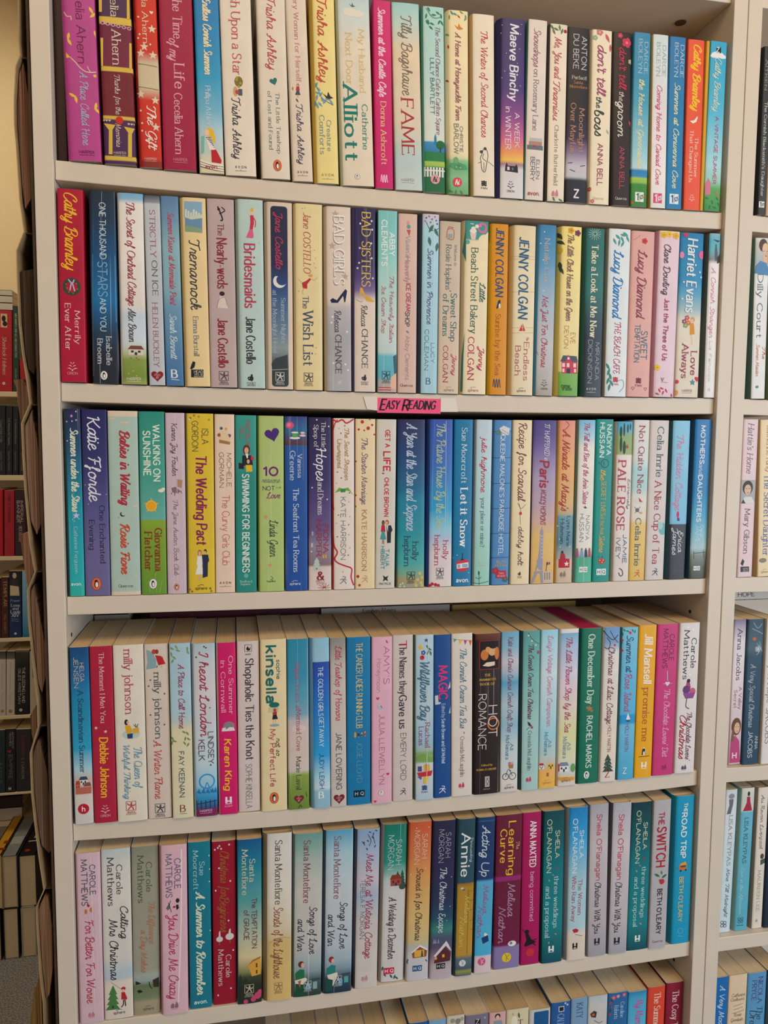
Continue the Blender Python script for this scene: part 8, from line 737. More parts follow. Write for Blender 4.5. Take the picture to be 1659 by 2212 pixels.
('cream paperback with a fir tree and a woman in red, second on fifth shelf',4,-.3384,.0072,.5289,0,30.7,200.4,.9,1.2,[(0,'DED4C8'),(.22,'E0D4C4'),(.236,'C0C8D0'),(.272,'B8C8D4'),(.358,'D8D4CC'),(.817,'DDD8D0'),(.916,'D4D4CC'),(1,'C0CCD0')],None,None,.25,[('t','author_name','Carole','s','3A4048',18.8,52.6,19.1,19.1,6.1),('t','author_name','Matthews','s','3A4048',10,65.3,10,10,6.7),('t','title','Calling','h','2A2228',67.9,105.6,23.4,23.4,7.4),('t','title','Mrs Christmas','h','2A2228',81.3,153,11.8,11.8,8.3),('p','4A8048',[9.8,159.6,14.1,171,4.9,171]),('p','4A8048',[9.7,165.6,15.1,177,3.7,177]),('p','4A8048',[9.5,171.6,16,183,2.5,183]),('p','4A8048',[9.4,177.6,17,189,1.2,189]),('p','4A3020',[8.3,184.4,10.2,184.4,10.1,187.2,8.2,187.2]),('e','B82838',20.9,165.2,2.4,2.1),('e','E0C0A0',20.5,167.5,1.5,1.8),('p','B82838',[18.6,169.4,22.2,169.4,24.7,177.3,24.5,178.7,18.4,178]),('l','282028',1.07,[20.8,178.7,20.5,183.9,18.3,187.2]),('l','282028',1.07,[22.3,178.4,22.9,186.5]),('l','7A6A70',.36,[8.1,156.3,18.7,165.5]),('m','sphere','4A4048',16,191.8,12.3,None)]),
('olive grey paperback with a countryside dog walking scene, third on fifth shelf',4,-.3079,.0091,.5284,.0036,29.4,199.9,.8,1.2,[(0,'A09880'),(.074,'A89C80'),(.094,'7A8868'),(.174,'6A7858'),(.201,'98A8A8'),(.234,'A8B0A8'),(.267,'A0A090'),(.865,'9A9A88'),(1,'8A8C7C')],None,None,.25,[('t','author_name','Carole','s','4A5A48',19.1,53.4,18.9,18.9,5.9),('t','author_name','Matthews','s','4A5A48',10.9,65.8,10.1,10.1,6.5),('t','title','The Difference','c','B0785A',66.6,115.8,21.2,21.2,6.5),('t','title','a Day Makes','c','B0785A',98.8,149,12.4,12.4,6.5),('p','283028',[2.3,159.2,4.7,159.8,8.9,162.5,2.8,163.8]),('p','202420',[3.9,170.5,7.6,169.8,10.6,172.5,5.7,173.8]),('l','202420',.85,[17.5,161.2,18.1,166.5,20.5,169.8]),('p','3A3028',[21.2,159.8,28,157.2,27.9,169.1,22.3,168.5]),('m','sphere','5A5848',16.2,192.4,11.2,None)]),
('candy pink paperback with thin red handwriting and black cats, fourth on fifth shelf',4,-.2771,.0036,.5281,.0036,29.9,201.5,3.2,2.9,'DDB4C0','B88898',None,.25,[('t','author_name','CAROLE','n','5A6080',16.3,51.4,19.9,19.9,6.6),('t','author_name','MATTHEWS','n','5A6080',10.6,61.1,10.4,10.4,6.6),('p','282028',[17.7,71.1,20.2,70.4,21.1,75.1,18.3,77.1]),('e','282028',19.6,65.8,2,2.7),('e','A83048',15.9,73.1,1.5,1.3),('p','586A68',[6.9,73.7,10.6,68.4,11.7,73.7,8.7,76.4]),('l','2A2428',.61,[9.4,67.1,12.8,79]),('l','2A2428',.61,[11.8,65.1,10.5,71.1]),('t','title','You Drive Me Crazy','h','B83058',82,182.9,14.5,14.5,9.6),('m','el','8A6A78',15.1,190.6,9,None),('l','EED8E0',1.71,[24.3,6,23,95,19.1,188])]),
('dark cyan paperback with cream script title, fifth on fifth shelf',4,-.248,.0076,.5279,0,24.7,200.4,.7,1.2,'1A7A90',None,None,.25,[('t','author_name','Sue','s','A8D0D4',23.8,39.5,15.4,15.4,5.4),('t','author_name','Moorcroft','s','A8D0D4',10.3,56,8.5,8.5,5.4),('t','title','A Summer to Remember','C','D8E0C8',59.1,183.6,12.9,12.9,8.9),('k','publisher_mark','avon.','N','D8E8E8',12.4,192.6,14.3),('e','E8D8A0',23.4,17.7,.7,.8),('e','E8D8A0',24,33.8,.7,.8),('e','E8D8A0',23.5,48.6,.7,.8),('e','E8D8A0',23.8,107.7,.7,.8)]),
('deep red paperback with white geese and snow dots, sixth on fifth shelf',4,-.2205,.0093,.5276,0,26.7,198,.6,1.2,'9A1830',None,None,.25,[('t','title','Christmas for','c','A05A30',12.2,66.4,13.9,13.9,9.6),('t','title','Beginners','c','A05A30',66.4,109,13.4,13.4,9.6),('e','D8D0CC',7.7,117.9,3.8,3.3),('p','D8D0CC',[6.5,116.5,7.2,108.4,8.5,107.7,9,116.5]),('e','D8D0CC',19.2,115.8,4.8,4.1),('p','D8D0CC',[17.3,115.1,18.6,107,20.3,106.3,20.5,113.8]),('l','B87838',.63,[7.7,121.2,7.4,124.6]),('l','B87838',.63,[19.1,119.9,19.7,123.3]),('t','author_name','Carole','s','D8C0B8',137.9,165,17.6,17.6,5.9),('t','author_name','Matthews','s','D8C0B8',130.7,174.7,9.1,9.1,5.9),('e','E8D0CC',3.4,9.5,1,1.1),('e','E8D0CC',8.6,5.4,1,1.1),('e','E8D0CC',6.8,7.5,1,1.1),('e','E8D0CC',10.4,8.8,1,1.1),('e','E8D0CC',19.5,4.7,1,1.1),('e','E8D0CC',20.4,48.5,1,1.1),('e','E8D0CC',3.9,58.5,1,1.1),('e','E8D0CC',18.1,96.2,1,1.1),('e','E8D0CC',7.9,31.8,1,1.1),('e','E8D0CC',23.1,133,1,1.1),('e','E8D0CC',20.1,179.5,1,1.1),('e','E8D0CC',5.4,186.3,1,1.1)]),
('blue to cream paperback with a yellow villa on a dark hill, seventh on fifth shelf',4,-.1924,.0049,.5274,.0035,28,200,1.4,1.4,[(0,'30302a'),(.108,'2A3028'),(.166,'404a34'),(.198,'88885a'),(.288,'D8C898'),(.398,'B8C0A8'),(.623,'58A0A0'),(.849,'208098'),(.913,'1c7098'),(1,'1A5A90')],'1c5878',None,.25,[('t','author_name','Santa','s','D8D0B0',24.2,50.6,17.4,17.4,6.2),('t','author_name','Montefiore','s','D8D0B0',12.5,66.1,9,9,6.4),('t','title','The TEMPTATION','n','6A3038',71.7,132.3,19.6,19.6,5.6),('t','title','of GRACIE','n','6A3038',85.6,121.5,10.6,10.6,5.6),('p','D8A040',[12.2,152.6,17.8,147.5,26.4,144.9,26.8,165.5,16.5,166.8]),('p','A86838',[11.6,153.3,17.8,146.8,26.7,143.6,26.7,145.5,18.1,148.8]),('p','6A4828',[21.1,151.3,23,151.3,23.1,156.5,21.1,156.5]),('p','6A4828',[21.1,159.7,23.1,159.7,23.1,164.2,21.1,164.2]),('p','2A3828',[1,170.7,3.5,162.9,5.9,171.9,9.7,168.1,13.4,174.5,.9,175.8]),('e','C84870',23.3,191.3,4.1,4.4),('e','C84870',18.3,195.1,3.1,3.3),('e','C84870',25.8,187.4,2.9,3.1),('e','C84870',9.5,197.1,2.6,2.8),('m','ss','C8C0A8',13.4,181.6,10.6,None)]),
('cream to sandy gold paperback with brown sliding handwriting, eighth on fifth shelf',4,-.1609,.0036,.5272,.006,33.5,204.5,7.3,7,[(0,'DDBB78'),(.343,'D4B878'),(.419,'D8C8A8'),(.596,'E0D8C8'),(.849,'DDD8D0'),(1,'D8D4CC')],'8E7C60',None,.25,[('t','author_name','Santa Montefiore','s','5A5048',8.5,85.4,18.4,18.3,8),('t','title','Secrets of the Lighthouse','h','8A5038',88.8,176.8,18,17.9,10.1),('l','C0A070',.97,[7.8,132.4,20.1,126.6,32.4,129.2]),('m','ss','8A7048',18.3,186.8,9.4,None)]),
('teal and silver paperback with woman in green, left twin, ninth on fifth shelf',4,-.1261,.0046,.5271,.0099,34.8,200.7,3.2,3.2,[(0,'2a4038'),(.104,'4a6460'),(.156,'8AA0A8'),(.228,'A8B4B8'),(.325,'C0C0BC'),(.65,'C8C4BC'),(.845,'A8B8B0'),(.91,'88aca4'),(1,'6A9A98')],'58686a',None,.5,[('t','author_name','Santa Montefiore','s','8A4A50',8.6,84.3,16.6,16.6,7.7),('t','title','Songs of Love','h','2A3038',89.8,148.7,24.3,24.3,8.4),('t','title','and War','h','2A3038',104.4,143.5,10.3,10.2,7.7),('e','6A3028',10.7,160.2,3.5,3.9),('e','D8B098',12.6,161.5,2,3.1),('p','28704A',[3.8,170.7,9.5,166.1,14.5,167.4,14.6,179.8,4.5,182.4]),('p','E0D8C8',[3.2,179.8,15.9,177.2,18.4,179.8,10.9,187.6,4.5,185]),('p','1E5038',[4.5,183.7,16,186.3,14.8,199.4,3.3,199.4]),('p','A86838',[7,181.1,10.8,179.8,9.6,190.2]),('p','384A58',[23.5,179.8,33,179.8,33.1,182.4,23.5,182.4]),('p','6AA0B8',[16.6,186.3,22.3,186.3,22.4,192.8,16.7,192.8]),('p','88A8A8',[24.8,183.7,29.9,183.7,30,192.8,24.9,192.8]),('m','ss','C8D0D0',18.6,186.3,9,None)]),
('blue and silver paperback with woman in green, right twin, tenth on fifth shelf',4,-.09,.0036,.527,.0088,35.2,202.3,4,4.1,[(0,'223448'),(.096,'3a5060'),(.148,'8098a8'),(.206,'A0B4C0'),(.304,'B8C4CC'),(.629,'C4CCD0'),(.856,'A8C8D4'),(.934,'80b4cc'),(1,'58A0C4')],'3a4c60',None,.5,[('t','author_name','Santa Montefiore','s','8A5A68',7.9,84.1,16.6,16.6,7.7),('t','title','Songs of Love','h','2A3038',88.9,147.6,24.5,24.5,8.4),('t','title','and War','h','2A3038',103.8,142.4,10.2,10.2,7.7),('e','8A3838',10.6,159.8,3.2,3.9),('e','D8B098',12.5,161.6,1.9,2.9),('p','28807A',[5,171,10.7,166.4,15.8,167.7,15.3,178.9,5.7,181.5]),('p','E0D8C8',[5.7,178.9,17.8,176.3,18.5,180.2,12.9,193.3,7.7,185.5]),('p','1E5048',[4.5,182.8,12.8,185.5,11.7,199.9,4,199.9]),('p','384A58',[22.9,178.9,33.7,178.9,33.8,181.3,22.9,181.3]),('p','5A98B8',[19.2,185.5,24.3,185.5,24.3,193.3,19.2,193.3]),('p','58A0A0',[26.1,182.8,31.2,182.8,31.3,190.7,26.2,190.7]),('m','ss','C8D0D0',18.7,185.5,9.1,None)]),
('cloudy pale paperback with dark wisteria branches at its head, eleventh on fifth shelf',4,-.0557,.0054,.5269,.0125,29.8,199,3.9,4.1,[(0,'D4CCC4'),(.414,'CCC4C0'),(.581,'A8B8CC'),(.68,'C8C0C8'),(.847,'A8B8D0'),(.913,'98acc8'),(1,'8AA8C8')],'4a4856',None,.25,[('l','383A58',.76,[15.3,6.6,19,14.6,16.8,21.2]),('l','383A58',.76,[21.3,8,23.9,18.6]),('l','383A58',.76,[8.2,14.6,11.9,19.9]),('f','383A58',17.7,4,4,20),('f','383A58',20.8,10.6,4,60),('f','383A58',21.9,6.6,4,100),('f','383A58',15.4,14.6,4,40),('f','383A58',25.4,2.7,4,30),('f','383A58',24,21.9,4,120),('f','383A58',10.7,16.6,4,80),('f','383A58',14.4,24.5,4,60),('t','title','Meet Me at Wisteria Cottage','h','A03A58',30.2,161.9,18.3,18.1,8.3),('t','author_name','TERESA F. MORGAN','l','6A6878',62,136.2,10.4,10.2,5.4),('m','el','C090A0',14.4,186.2,8.3,None)]),
('green and snow white paperback with a red cabin, twelfth on fifth shelf',4,-.0223,.0101,.527,.016,30.9,199.3,3.9,4.1,[(0,'D0CECC'),(.571,'CFCDCB'),(.652,'B8C8C4'),(.692,'88B4AC'),(.759,'2A9080'),(.84,'208878'),(1,'1A7868')],'988c80',None,.6,[('t','author_name','SARAH','l','D0DCD8',19.2,50.9,20.8,20.8,7.1),('t','author_name','MORGAN','l','D0DCD8',13.4,56.3,11.3,11.3,7.1),('p','205848',[25.9,57.3,28.4,64.5,23.9,64.5]),('p','205848',[26,61.1,29,68.3,23.5,68.3]),('p','205848',[26.1,64.9,29.7,72.1,23,72.1]),('p','205848',[26.3,68.7,30.3,75.9,22.6,75.9]),('p','4A3020',[25.9,73,26.8,73,26.9,74.7,26,74.7]),('p','184838',[20.2,58.7,21.8,63.6,18.8,63.6]),('p','184838',[20.3,61.3,22.3,66.3,18.5,66.3]),('p','184838',[20.3,63.9,22.7,68.9,18.3,68.9]),('p','184838',[20.4,66.5,23.1,71.5,18,71.5]),('p','4A3020',[20.2,69.5,20.8,69.5,20.8,70.7,20.2,70.7]),('p','A84838',[11.6,69,24.9,69,25.1,77.4,11.8,77.4]),('p','883828',[10.8,69,13.4,63.4,22.8,63.4,25.6,69]),('p','303848',[13.8,70.7,16.2,70.7,16.3,73.8,13.9,73.8]),('p','303848',[20.1,70.7,22.4,70.7,22.5,73.8,20.1,73.8]),('p','303848',[17.2,73.2,19.5,73.2,19.6,77.4,17.3,77.4]),('e','385048',26.6,78.8,4.3,4),('t','title','A Wedding in December','h','3A3038',91.1,170.1,15,15,8.6),('m','hq','C82848',12.4,185.2,13,'E8E4E4'),('f','2A6058',15.3,192.6,6.3,60),('f','2A6058',19.4,193.9,6.3,110),('f','2A6058',7.3,189.9,6.3,60),('f','2A6058',4.4,181.9,6.3,100),('f','2A6058',22.1,195.3,6.3,40)]),
('orange to sand paperback with a lit wooden cabin, thirteenth on fifth shelf',4,.0094,.0059,.5269,.0114,27.8,201.6,1.5,1.6,[(0,'CCC8CC'),(.16,'C8C4C8'),(.207,'B8B8B8'),(.247,'CCB888'),(.36,'D8B878'),(.627,'D8A060'),(.793,'D07A48'),(1,'C85838')],None,None,.25,[('t','author_name','SARAH','l','E8D0C0',15.5,46,19.4,19.4,6.4),('t','author_name','MORGAN','l','E8D0C0',10.5,52.7,9.9,9.8,6.4),('t','title','Snowed in for Christmas','h','4A4038',57.5,149.4,13.8,13.7,7.5),('p','8A5030',[6.2,164,16.3,156.6,25.8,163.3,24.9,172,7.7,172.3]),('p','E0A848',[9.6,162.6,21.9,162.6,22.2,171.3,9.8,171.3]),('p','3a5038',[19.2,162.6,20.4,165.9,18.1,165.9]),('p','3a5038',[19.2,164.4,20.7,167.7,17.9,167.7]),('p','3a5038',[19.3,166.1,21,169.4,17.7,169.4]),('p','3a5038',[19.3,167.9,21.3,171.2,17.5,171.2]),('p','4A3020',[19.1,169.9,19.6,169.9,19.6,170.7,19.2,170.7]),('p','E8E4E4',[5.5,164.6,16.3,155.9,26.3,162.9,25.4,164.2,16.3,158.3,6.6,166]),('f','485868',1,177.4,4.6,60),('f','485868',1.5,174.7,4.6,100),('f','485868',25.1,177.4,4.6,60),('m','hq','2A5A88',13.7,185.7,11.7,'D8E0E8'),('e','F0E0D0',8.9,7.4,.6,.7),('e','F0E0D0',24.1,7.4,.6,.7),('e','F0E0D0',2.8,65.2,.6,.7),('e','F0E0D0',25.7,84.7,.6,.7),('e','F0E0D0',21.1,59.1,.6,.7)]),
('midnight purple paperback with green northern lights and a snowy cabin, fourteenth on fifth shelf',4,.0387,.0044,.5269,.0134,28.1,201.3,1.5,1.7,[(0,'C0B4BC'),(.079,'B8A8B0'),(.139,'8a7888'),(.2,'585068'),(.26,'4a5870'),(.314,'3A8078'),(.381,'2A5068'),(.481,'2c3858'),(.682,'302C50'),(1,'2A2A48')],None,None,.25,[('t','author_name','SARAH','l','B0ACBC',15.4,46.7,19,18.9,6.5),('t','author_name','MORGAN','l','B0ACBC',11.1,52.5,10.4,10.4,6.5),('t','title','The Christmas Escape','h','C8D0D8',59.6,142.5,13.8,13.8,7.9),('p','5A2A30',[6.9,170.6,17.6,159.8,26.1,169.2,25.7,180,5.2,181.3]),('p','D8D0DC',[4.2,171.9,20.1,153.7,23,158.4,27.4,167.9,24.6,165.8,19.6,159.8,7,173.3]),('p','D8A848',[5.6,173.3,8.7,173.3,8.7,176.6,5.7,176.6]),('p','D8A848',[15.2,170.6,18.2,170.6,18.3,174.6,15.3,174.6]),('p','8A90B0',[6.4,149,7.8,155.7,5.3,155.7]),('p','8A90B0',[9.8,149,11.2,155.7,8.7,155.7]),('p','8A90B0',[4.3,149,5.8,155.7,3.2,155.7]),('m','hq','1E1E28',13.8,185.4,11.2,'D0C8D4'),('e','D8DCE8',23.5,109.8,.5,.5),('e','D8DCE8',20,127.4,.5,.5),('e','D8DCE8',8.4,123.3,.5,.5),('e','D8DCE8',24.4,72.1,.5,.5),('e','D8DCE8',8.8,34.3,.5,.5)]),
('slate and gold brick paperback with large white name, fifteenth on fifth shelf',4,.0664,.003,.5269,.0091,23.9,201.5,3.6,4.1,[(0,'486068'),(.03,'98984a'),(.044,'486068'),(.111,'5A7078'),(.137,'B89038'),(.566,'B08830'),(.591,'98742a'),(.596,'2C5060'),(1,'2A4A58')],'24404c',None,.25,[('t','title','Annie','D','E4E8E8',18.4,72.3,11.8,11.8,10.5),('t','title','Persuading','h','B8C8CC',24,55.3,19.3,19.4,3.3),('t','author_name','Melissa','h','D8C060',96.9,133,15.3,15.3,5.7),('t','author_name','Nathan','h','D8C060',124.1,163.7,9.3,9.3,5.7),('l','7A5A20',.52,[18.3,92.8,23.4,92]),('l','7A5A20',.52,[18.6,105,23.7,104.2]),('l','7A5A20',.52,[18.9,117.1,24,116.3]),('l','7A5A20',.52,[19.2,130.6,24.3,129.8]),('l','7A5A20',.52,[19.5,142.8,24.6,142]),('l','7A5A20',.52,[16.8,90.1,17,173.8]),('e','C8D0D8',8.6,88.1,1.8,1.3),('e','506880',10.7,90.1,1.5,1.1),('m','disc2','D8DCDC',11.3,184.6,8.6,'5a6a70')]),
('navy and sky blue paperback with a tiny navy book picture, sixteenth on fifth shelf',4,.0917,.0038,.527,.01,24,200.8,2.9,3.5,[(0,'DCC8CC'),(.109,'D8C4CC'),(.114,'48B0D8'),(.59,'58A8D0'),(.603,'2A5090'),(.607,'203C6C'),(.97,'1E3A68'),(.978,'3a6890'),(.98,'24406c'),(1,'1E3A68')],'1c3358',None,.25,[('t','title','Acting Up','h','C8D4DC',10.4,75.3,12.5,12.4,9.6),('t','author_name','Melissa','h','A05080',86.2,123.6,14.5,14.4,6.2),('t','author_name','Nathan','h','A05080',113.5,154.9,7.9,7.8,6.2),('p','1E3A70',[10.2,155.3,18.3,151.9,20,160.1,12.2,163.1]),('p','E4E0DC',[13.3,150.6,14.6,148.5,18.6,151.9,14.1,153.6]),('m','disc2','C85880',11.3,186,10.1,'E8D0D4')]),
('burgundy and lavender paperback with yellow playful title, seventeenth on fifth shelf',4,.1246,.0056,.5271,0,34.3,200.2,1.1,1.4,[(0,'8A7CAC'),(.141,'8A78A8'),(.153,'7A3a68'),(.156,'701E40'),(.571,'6A1E3A'),(.575,'982A70'),(.601,'982A70'),(.606,'6A1E38'),(1,'6A1E38')],None,None,.25,[('t','title','Learning','D','E8B830',9.1,77.1,21.1,21.1,8.9),('t','title','Curve','D','E8B830',18.7,60.6,9.9,9.9,8.2),('t','title','The','h','D8A868',35.5,45.5,28.7,28.7,4.1),('t','author_name','Melissa','h','B08AA8',88.2,132.3,21.8,21.8,8.9),('t','author_name','Nathan','h','B08AA8',117.9,166.1,9.9,9.9,8.2),('e','E4E0E0',23.9,168.1,5.5,3.6),('e','8a7a78',22.5,167.5,1.9,1.9),('m','disc2','E0C030',16.9,185.7,12.3,'8a7a38')]),
('cerise paperback with a leaning black girl silhouette, eighteenth on fifth shelf',4,.1563,.0072,.5271,-.0063,25.1,199.7,.6,1.2,'A8185A',None,None,.25,[('t','author_name','ANNA MAXTED','N','E8DCE0',11.7,70.9,14.1,14.1,7.8),('t','title','being committed','n','D8A8C0',77.8,141.8,14.1,14.1,5.3),('e','1E1418',8,156,3.1,2.8),('p','1E1418',[5.9,158.7,9.5,158,14.6,167.1,21,171.2,6.3,175.7,4.8,174,7.5,167.1]),('l','1E1418',1.12,[14.6,168.5,21.6,167.1]),('l','1E1418',1.26,[15.4,171.9,20.4,175.4]),('l','1E1418',.84,[1.6,151.8,6.6,158]),('e','C83038',12.8,183.8,5.6,5.3)]),
('dark teal paperback with drifting petals, beside the cerise one, nineteenth on fifth shelf',4,.1843,.0045,.5273,-.0085,28.9,200.3,2.4,3,[(0,'125060'),(.12,'146870'),(.259,'1A8088'),(.607,'107880'),(.781,'0e6068'),(1,'124850')],'0e343c',None,.25,[('t','author_name','SHEILA','n','D0D8B8',26.1,61.7,19.8,19.8,5.5),('t','author_name',"O'FLANAGAN",'n','D0D8B8',11.2,80.1,8.9,8.9,5.8),('t','title','three weddings','s','B8D8D4',86,153.7,19.2,19.2,5.8),('t','title','and a proposal','s','B8D8D4',98.5,165.4,8.3,8.3,5.8),('m','hd','E0E8E8',13.8,181.9,8.7,None),('f','A82858',19.9,75.3,4.6,60),('f','C06A98',14.8,84,4.1,40),('f','C8A868',9.6,90.6,3.8,60),('f','C89868',19.5,162.4,4.1,40),('f','A82858',18.2,170.7,3.5,50),('f','C8C8A0',10.5,173.2,3.3,80)]),
('sky blue paperback fading to sand with a red suitcase, twentieth on fifth shelf',4,.2159,.0035,.5275,-.0098,28.8,202,5.2,6.8,[(0,'DCCEC0'),(.169,'DDD0C0'),(.191,'C8D0CC'),(.22,'B0D0D8'),(.512,'A8CCD8'),(.768,'48A8D8'),(.877,'2a94d0'),(1,'1E80C0')],'86909a',None,.25,[('t','author_name','SHEILA','n','E4ECF0',30.4,66.4,20.5,20.5,5.2),('t','author_name',"O'FLANAGAN",'n','E4ECF0',14.7,85.5,11.6,11.5,5.8),('t','title','The Women','s','A0485A',95.3,141.6,19.8,19.8,5.2),('t','title','Who Ran Away','s','A0485A',90,149.8,11.5,11.4,5.2),('p','B82838',[10.1,161.2,14.7,159.7,18.6,161.9,17.9,164.9,12.5,165.6]),('l','3A3840',.55,[14.1,167.8,24.3,170.8]),('m','hd','28282C',14.2,183.3,8.1,None)]),
('silvery grey paperback with rose name, left of two alike, twenty-first on fifth shelf',4,.2468,.0048,.5278,-.0143,26.6,202.7,1.8,2.4,[(0,'A0A0A8'),(.232,'B8B0B4'),(.745,'C4BCC0'),(1,'A8A8B0')],'7a7a80',None,.25,[('t','author_name',"Sheila O'Flanagan",'n','B83A50',13.5,100.5,13.8,13.8,6.6),('t','title','Christmas With You','h','2A2A30',103.7,172.4,13.2,13.2,8),('m','hd','28282C',13.2,183.2,9,None)]),
('silvery grey paperback with rose name, right of two alike, twenty-second on fifth shelf',4,.2745,.0039,.5281,0,27.9,202,3.4,4.6,[(0,'A4A4AC'),(.218,'BEB6BA'),(.734,'CAC2C6'),(1,'B0B0B8')],'4a4a50',None,.25,[('t','author_name',"Sheila O'Flanagan",'n','B83A50',15.4,101.7,14,13.9,7),('t','title','Christmas With You','h','2A2A30',105.8,173.2,13.3,13.2,8.4),('m','hd','28282C',13.2,184.8,9.5,None)]),
('dark teal paperback with drifting petals, beside the silver ones, twenty-third on fifth shelf',4,.3038,.0053,.5284,0,28.7,199.4,.6,1.2,[(0,'125060'),(.075,'146870'),(.196,'1A8088'),(.572,'107880'),(.761,'0e5860'),(1,'0E3840')],None,None,.25,[('t','author_name','SHEILA','n','D0D8B8',27.5,63.1,20,20,5.4),('t','author_name',"O'FLANAGAN",'n','D0D8B8',11.4,81.1,10.1,10.1,5.7),('t','title','three weddings','s','B8D8D4',87.1,155.5,20,20,5.7),('t','title','and a proposal','s','B8D8D4',100,166.6,10.1,10.1,5.7),('m','hd','E0E8E8',14.2,183.6,8.6,None),('f','A82858',19.5,76.3,5.1,60),('f','C06A98',14.1,85,4.5,40),('f','C8A868',9.6,92,4.2,60),('f','C89868',18.1,164.1,4.5,40),('f','A82858',16.9,172.4,3.9,50)]),
('grey paperback with big red title and a potted plant, twenty-fourth on fifth shelf',4,.3314,.003,.5287,0,24.9,200.3,.6,1.2,'B4B0B4',None,None,.25,[('t','title','THE','N','A82030',16.4,32.5,11.5,11.5,7.5),('t','title','SWITCH','N','A82030',36.4,89,12.5,12.5,12),('f','2A6A40',8.3,100.6,9.4,30),('f','2A6A40',18.3,102.8,9.1,150),('f','2A7048',14.3,97.6,6.1,80),('p','B83038',[10.8,106.6,17.7,106.1,18.7,111.9,14.9,113.7,12.3,111.9]),('l','B83038',.76,[18.2,108.8,20.1,110.4]),('t','author_name',"BETH O'LEARY",'N','2A2A30',119.7,180.7,13,13,6.2),('m','quercus','6A6468',12.5,190.8,15,None)]),
('bright cyan paperback with a tiny packed car, twenty-fifth on fifth shelf',4,.3649,.0056,.5291,-.0033,29.2,201.6,4.6,6.8,'1A98C0','147890',None,.25,[('t','title','THE','N','E4ECEC',9.9,21.6,16.3,16.3,4.7),('t','title','ROAD TRIP','N','E4ECEC',23.1,83.6,15,15,7),('p','C87038',[10.2,93,21.1,93,21.4,100.6,10.5,100.6]),('p','D8A040',[11.8,91.5,19.3,89.2,20.7,93.7,11.4,94.5]),('p','3A4A50',[12.2,94.5,19.6,94.5,19.6,96.8,12.3,96.8]),('e','283038',12.5,101.3,1.3,1.4),('e','283038',19.8,100.9,1.3,1.4),('f','4A8848',7.4,96.8,3.7,90),('f','4A8848',24.4,94.5,3.7,90),('t','author_name',"BETH O'LEARY",'N','D0B878',110.1,170.8,14,14.1,5.5),('ring','6AC0D8',15.2,184.1,3.7,.6),('l','6AC0D8',.56,[11.5,190.2,19.5,192.5])]),
('blue-grey paperback with its foot out of view, leftmost, first on bottom row',5,-.1567,.014,.2731,0,31.4,190.8,.6,1.2,'8A9AA8',None,None,.25,[]),
('tan paperback, second on bottom row',5,-.1252,.014,.273,0,29.9,187.3,.6,1.2,'C8A070',None,None,.25,[]),
('rose paperback, third on bottom row',5,-.0959,.014,.2729,0,27.1,185.5,.6,1.2,'A84858',None,None,.25,[]),
('dusty teal paperback, fourth on bottom row',5,-.0662,.014,.2728,0,30.7,185.1,.6,1.2,'5A8898',None,None,.25,[]),
('putty paperback, fifth on bottom row',5,-.0376,.014,.2728,0,24.8,184.8,.6,1.2,'C8C0B0',None,None,.25,[]),
('grey-blue paperback, only its top edge showing, sixth on bottom row',5,-.0116,.014,.2727,0,25.7,185.7,.6,1.2,'7A98A8',None,None,.25,[]),
('blue paperback just showing above the frame edge, seventh on bottom row',5,.0142,.014,.2727,0,24.2,192.3,.6,1.2,'2A5A98',None,None,.25,[]),
('light blue paperback just showing its head, eighth on bottom row',5,.0385,.014,.2728,0,22.7,192.1,.6,1.2,'7AA8C8',None,None,.25,[]),
('stone paperback with a faint pale picture, ninth on bottom row',5,.0624,.014,.2728,0,23.5,193.9,.6,1.2,'D0C8B8',None,None,.25,[('e','9A9488',7.5,6.4,3.1,3.2),('e','8A8478',14.5,7.8,3.6,3.8),('e','A8A090',20,5.6,2.5,2.6)]),
('grey-purple paperback with a small black square, tenth on bottom row',5,.0904,.014,.2729,0,30.8,191.3,.6,1.2,'7A7488',None,None,.25,[('p','202024',[12.7,6.4,19.7,6.4,19.8,13.6,12.8,13.6]),('k','publisher_mark','Z','n','D8D8D8',16,9.9,4.3),('s','B8B0C8',25.7,6,2)]),
('pale pink paperback with a dark-haired woman drawing, eleventh on bottom row',5,.1179,.014,.2729,0,22.5,189.7,.6,1.2,'D8A8A8',None,None,.25,[('e','2A2024',11.1,5,3.7,3.5),('e','E0C0A8',11.1,6.4,2.3,2.9),('p','8A9AA0',[6.3,10.8,16.2,10.8,19.1,18.1,5,18.1])]),
('cream paperback with one green leaf, twelfth on bottom row',5,.145,.014,.2731,0,30.1,190.2,.6,1.2,'D8CCA8',None,None,.25,[('f','4A7050',16.5,8.9,8.6,80),('f','B8A888',8.6,6.7,5.7,60),('f','B8A888',11.6,12.6,5.7,100),('k','title','T','s','5A4A40',18.6,19.2,6),('e','E8E0C8',10.3,17,4.3,8.8)]),
('pale paperback framed around a blue panel, thirteenth on bottom row',5,.1754,.014,.2732,0,29,185.2,.6,1.2,'C8C8C0',None,None,.25,[('rr','1A5A90',6.2,2.8,26.4,43.3,2,None)]),
('dark blue paperback with a white square emblem, fourteenth on bottom row',5,.2042,.014,.2734,0,27,190.6,.6,1.2,'2A5A9A',None,None,.25,[('p','D8DCE0',[10,5.8,17.8,5.8,18,13.2,10.2,13.2]),('p','202428',[10.9,6.7,17,6.7,17.1,12.3,11.1,12.3]),('t','author_name','CALLIE','s','8AA8D0',16.4,36.6,13.4,13.4,9.2),('s','C8D4E4',19.3,2.3,2.1),('s','C8D4E4',22.3,4.7,2.1),('l','8AA8D0',.76,[13.5,14.5,13.6,16.4])]),
